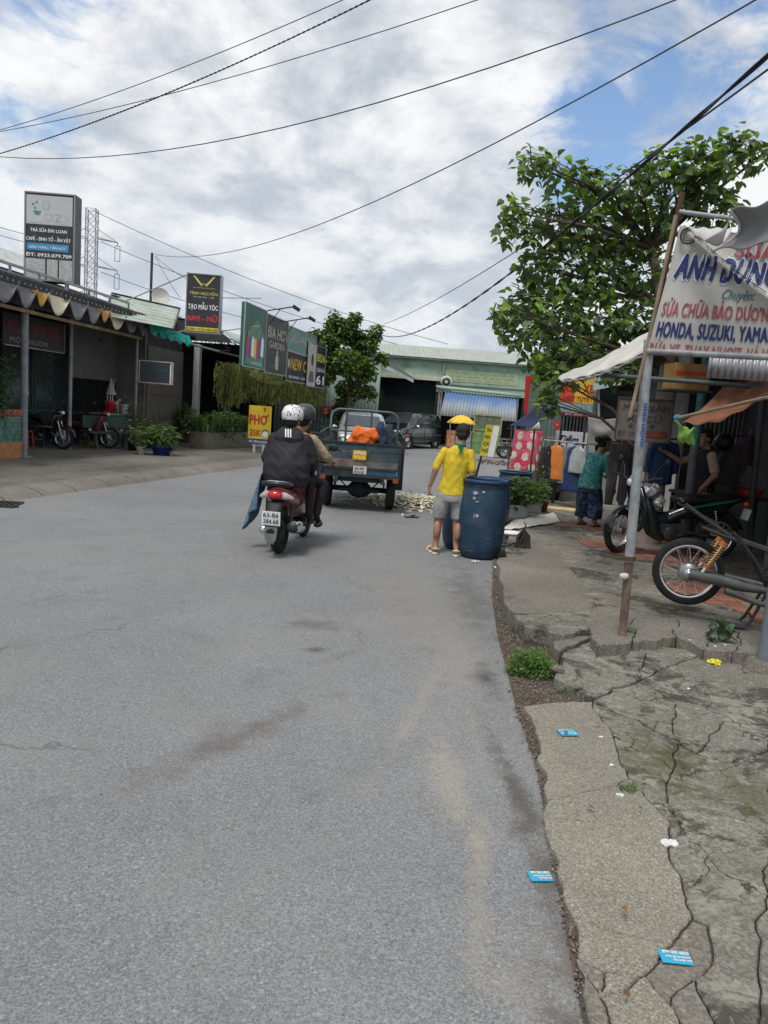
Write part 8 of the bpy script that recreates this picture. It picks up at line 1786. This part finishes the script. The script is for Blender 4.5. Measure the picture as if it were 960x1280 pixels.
# planters behind
pottedplant('styrofoam_planter', 'white styrofoam box of leafy greens beside the terracotta pot', 'planter', (2.52, 13.03, 0.13), whitepot, .20, .20, 420, .34, .36, .12, 51, square=True, elong=1.5)
pottedplant('styrofoam_planter', 'stained styrofoam box of greens just right of the tall barrel', 'planter', (2.15, 12.23, 0.13), whitepot, .18, .20, 480, .38, .45, .12, 52, square=True, elong=1.5)
pottedplant('thin_sapling', 'thin spiky sapling growing between the styrofoam boxes', 'plant', (2.77, 13.83, 0.13), black, .12, .2, 70, .28, 1.15, .09, 53, elong=3, stems=10)
pottedplant('potted_shrub', 'round dark shrub behind the terracotta pot by the clothes rail', 'plant', (3.42, 15.38, 0.13), black, .16, .18, 600, .38, .45, .08, 54, lm=leafd, elong=2)
tag(MB().lathe([(0, 0), (.07, 0), (.09, .17), (.1, .17), (.1, .2), (.08, .2), (0, .15)], 18).build('terracotta_pot', clay, None, loc=tuple((2.79, 13.18, 0.13))), 'empty terracotta pot right of the white styrofoam box', 'pot')
# food cart, cart trailer in front of the warehouse
FC = thing('food_cart', 'food cart with a domed yellow parasol beyond the man in yellow', 'cart', tuple(list((2.79, 30, 0.43)[:2])+[0]))
MB().box((-.38, 0, .75), (.3, .6, .7)).build('cabinet', mat('cart_red_print', (.4, .18, .1), .6, var=.5, vs=9), FC); MB().box((.1, 0, .75), (.6, .6, .75)).build('cabinet', steel, FC)
mb = MB()
for x in (-.45, .35): mb.tube([(x, -.25, .3), (x, -.25, 1.5)], .02, 6)
mb.build('frame_post', steel, FC)
def dome(u, v):
    a = 2*PI*u; r_ = v*.56*(1+.05*math.cos(a*8)*v); return (r_*math.cos(a)*1.0+.0, r_*math.sin(a)*.8, 1.73-.34*v**2)
MB().sheet(dome, 32, 8).build('parasol', mat('parasol_yellow', (.72, .48, .04), .7, var=.15), FC, solid=.01)
for s in (-.35, .3): wheel(FC, (s, -.35, .2), .2, .03, dsteel, disc=True)
GS = thing('green_stall', 'pale green glass-fronted drink stall under the blue shutter', 'stall', tuple(list((4.56, 36, 0.34)[:2])+[0])); MB().box((0, 0, .55), (1.3, .6, 1.1)).build('counter', mat('stall_green', (.16, .24, .10), .7, var=.3, vs=4), GS, bevel=.01); MB().box((0, 0, 1.45), (1.3, .6, .7)).build('glass_case', mat('case_glass', (.13, .16, .11), .2, var=.3), GS)
mb = MB()
for x in (-.64, .64): mb.box((x, -.31, 1.4), (.05, .04, .9))
mb.box((0, -.31, 1.83), (1.33, .05, .08)).box((0, -.31, 1.12), (1.33, .05, .05)); mb.build('frame', mat('yellow_frame', (.35, .32, .12), .6), GS)
TC = thing('hand_cart', 'rusty hand cart with spoked wheel parked under the blue shutter', 'cart', tuple(list((4.76, 33, 0.22)[:2])+[0])); wheel(TC, (.3, -.25, .3), .3, .03, dsteel); wheel(TC, (.3, .45, .3), .3, .03, dsteel); wheel(TC, (.95, -.25, .25), .25, .03, dsteel)
mb = MB(); mb.box((.1, .1, .55), (1.5, .7, .05)).box((.1, -.25, .85), (1.5, .03, .05)).box((.1, -.25, .68), (1.5, .02, .06))
for k in range(7): mb.box((-.6+k*.23, -.25, .7), (.03, .03, .35))
mb.build('bed', mat('cart_grey', (.2, .2, .18), .7, var=.3, dirt=(.12, .07, .04), da=.5), TC)
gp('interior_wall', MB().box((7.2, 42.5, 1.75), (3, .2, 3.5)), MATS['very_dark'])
for k, (x_, y_, s_) in enumerate(((612, 572, .28), (622, 575, .22), (634, 576, .3))):
    pass
# debris near the warehouse
rb_ = pebble_mesh(160, lambda rr: ((4.38, 29, 0.29)[0]+rr.uniform(-.9, .9), 29+rr.uniform(-1.2, 1.2), .02), .03, .12, 12).build('rubble', gm, None, fix=False); rb_['kind'] = 'stuff'; rb_['label'] = 'low rubble heap on the road edge before the hand cart'
# foreground grey post with concrete foot
GP = thing('near_post', 'blue-grey pipe post in a concrete foot at the lower right edge', 'post', (2.82, 5.24, 0.05)); q0 = Vector((2.8, 5.23, 0.09)); q0.z = .12; q1 = q0+Vector((.02, 0, 2.6))
world_part('shaft', MB().tube([q0, q1], .05, 16), mat('blue_grey_pipe', (.17, .20, .23), .5, .2, var=.15, dirt=(.1, .1, .1), da=.3), GP)
world_part('concrete_foot', MB().loft([((q0.x, q0.y, .03), .14, .12), ((q0.x, q0.y, .12), .11, .10), ((q0.x, q0.y, .135), .09, .085)], 14, sq=.7), concrete, GP)
# litter
cardm = mat('card_blue', (.03, .38, .60), .45, var=.08)
def litter_card(label, c, w_, h_, rz, lines, rot=0):
    t = thing('business_card', label, 'card', c, rz); b = Board(t, (-w_/2, -h_/2, .0), (1, 0, 0), (0, 1, 0), w_, h_); b.rect('card', cardm, 0, 0, 1, 1, .003, .003)
    for k, (s_, v, hh, ww) in enumerate(lines): text(s_, t, white, (w_/2-.03*w_ if rot else -w_/2+.05*w_, (h_/2-h_*v) if rot else (-h_/2+h_*v), 0), (-1, 0, 0) if rot else (1, 0, 0), (0, -1, 0) if rot else (0, 1, 0), hh*h_, ww*w_, bold=.03, off=.005)
    return t
L3 = [('0789 300 668', .10, .26, .85), ('KHOAN CẮT BÊ TÔNG', .50, .14, .8), ('RÚT HẦM CẦU', .74, .14, .6)]
litter_card('blue printed card lying across the broken concrete near the bottom right', (1.04, 2.21, 0.07), .098, .058, -.04, L3, 1)
litter_card('blue printed card lying tilted at the asphalt edge, nearest the road', (0.69, 2.63, 0.01), .085, .058, .12, L3, 1)
litter_card('blue printed card lying on the upper pale slab below the weed clump', (1.08, 3.88, 0.07), .10, .075, .18, L3, 0)
def scrap(name, label, c, s, m, seed, flatk=.35):
    mb = MB(); mb.ell((0, 0, s*.2), (s, s*.7, s*flatk), 14, 8); me = blob(mb, s*.12, 1, s*.45, 2.2/s, seed); me.materials.append(m); o = bpy.data.objects.new(name, me); C.objects.link(o); o.location = c; tag(o, label, 'litter'); return o
wp = mat('white_paper', (.68, .67, .64), .8, var=.05)
scrap('crumpled_tissue', 'crumpled white tissue on the crack in the mossy concrete', (1.26, 2.87, 0.06), .034, wp, 1)
scrap('crumpled_tissue', 'small white scrap lodged in the slab crack with tiny weeds', (1.17, 3.24, 0.05), .018, wp, 2)
scrap('yellow_wrapper', 'crumpled yellow wrapper on the mossy concrete before the lip', (2.47, 5.28, 0.07), .05, mat('wrapper_yellow', (.72, .62, .03), .4, var=.2, vs=30), 3)
scrap('crumpled_tissue', 'white scrap at the foot of the tall blue barrel', (1.34, 8.47, 0.11), .035, wp, 4)
scrap('crumpled_tissue', 'flat pale plastic scrap on the road left of the tall barrel foot', (1.12, 8.74, -0), .05, offw, 5, .2)
for k, (q, lab) in enumerate((((2.39, 5.55, 0.08), 'tiny white paper bit at the foot of the broken lip, left of the weed'), ((2.52, 5.41, 0.08), 'tiny white paper bit just above the yellow wrapper'), ((2.62, 5.47, 0.08), 'tiny white paper bit under the broadleaf weed, right of the wrapper'), ((2.06, 4.71, 0.06), 'lone tiny white paper bit in the middle of the mossy slab'), ((1.22, 3.54, 0.06), 'tiny white paper bit at the right rim of the pale slab'), ((1.26, 3.87, 0.06), 'tiny white paper bit on the pale slab right of the upper blue card'))):
    o = scrap('paper_bit', lab, q, .012, wp, 10+k); o['group'] = 'tiny white paper bits'
lfm = mat('dry_leaf', (.24, .15, .06), .8, var=.3, oi=.4); rr = random.Random(91); lq_ = []
for k in range(3): q = MB(); leafquad(q, (0, 0, 0), 1.0, random.Random(k), .1, 1.3, True); lq_.append(q.mesh('leaf', lfm, fix=False))
mb = MB()
for k in range(150):
    y_ = rr.uniform(1.8, 9); x_ = interp(RK, y_)+rr.choice((rr.gauss(.02, .06), rr.uniform(0, 1.2))); leafquad(mb, (x_, y_, .014 if x_ < interp(RK, y_)+.1 else .07), rr.uniform(.012, .035), rr, .05, 1.4, True)
o = mb.build('leaf_litter', lfm, None, fix=False); o['kind'] = 'stuff'; o['label'] = 'scatter of dry leaf bits along the pavement edge'
# weeds
wd = mat('weed_green', (.10, .19, .04), .6, var=.25, isl=.4)
WE = thing('weed_clump', 'bushy bright green weed clump growing in the dirt gutter by the broken slab', 'weed', (1.09, 4.95, 0.02)); rr = random.Random(14); mb = MB(); shrub(mb, (0, 0, .07), (.16, .20, .09), 1500, .026, rr, .5, 1.6, hollow=.1); shrub(mb, (-.10, -.03, .03), (.10, .10, .04), 300, .022, rr, .5, 1.6); o = mb.build('foliage', wd, WE, fix=False); o['kind'] = 'stuff'
mb = MB()
for _ in range(40): a = rr.uniform(0, 2*PI); mb.tube([(0, 0, 0), (math.cos(a)*.08, math.sin(a)*.08, .09), (math.cos(a)*.16, math.sin(a)*.2, rr.uniform(.05, .15))], .002, 4)
mb.build('stems', wd, WE)['kind'] = 'stuff'
BW = thing('broadleaf_weed', 'broad-leaved grey-green weed growing from the terrace lip below the stripped motorbike', 'weed', (2.63, 5.6, 0.1)); mb = MB(); rr = random.Random(15)
lq = []
for k in range(26):
    q = MB(); a = rr.uniform(0, 2*PI); p = Vector((rr.uniform(-.09, .09), rr.uniform(-.06, .03), rr.uniform(.03, .19))); leafquad(q, p, rr.uniform(.05, .085), rr, .8, 1.1, True, Vector((0, -.6, 0))); q.build('leaf', mat('grey_green_leaf', (.07, .13, .075), .6, var=.2, oi=.25), BW)
mb = MB()
for k in range(8): mb.tube([(0, 0, 0), (rr.uniform(-.05, .05), -.02, .08), (rr.uniform(-.1, .1), -.03, rr.uniform(.1, .2))], .003, 4)
mb.build('stems', wd, BW)
for k, (q, n_, s_, lab) in enumerate((((1.23, 3.3, 0.03), 60, .05, 'tiny green weeds sprouting in the crack of the pale slabs'), ((1.96, 5.63, 0.14), 60, .05, 'tiny weeds at the foot of the leaning pole'), ((1.21, 4.59, 0.03), 40, .05, 'small round-leaved weed beside the dirt gutter stones'))):
    t = thing('small_weed', lab, 'weed', q); mb = MB(); shrub(mb, (0, 0, .02), (s_, s_*.8, .025), n_*2, .014, rr, .5, 1.5, hollow=.1); o = mb.build('foliage', wd, t, fix=False); o['kind'] = 'stuff'

# let every small thing lie on the surface below it
from mathutils.bvhtree import BVHTree
dv = []; df = []
for o in bpy.data.objects:
    if o.type == 'MESH' and (o.name.split('.')[0] in ('slab', 'pavement_right', 'apron_bed', 'dirt_strip', 'road', 'apron')):
        k = len(dv); dv += [v.co.copy() for v in o.data.vertices]; df += [tuple(i+k for i in p.vertices) for p in o.data.polygons]
bvh = BVHTree.FromPolygons(dv, df)
for o in bpy.data.objects:
    if o.parent is None and o.name.split('.')[0] in ('business_card', 'crumpled_tissue', 'yellow_wrapper', 'paper_bit', 'weed_clump', 'broadleaf_weed', 'small_weed', 'broken_stone'):
        hit = bvh.ray_cast(Vector((o.location.x, o.location.y, 2)), Vector((0, 0, -1)))[0]
        if hit is not None: o.location.z = hit.z + {'business_card': .006}.get(o.name.split('.')[0], .001)
bpy.data.scenes.remove(TMP)
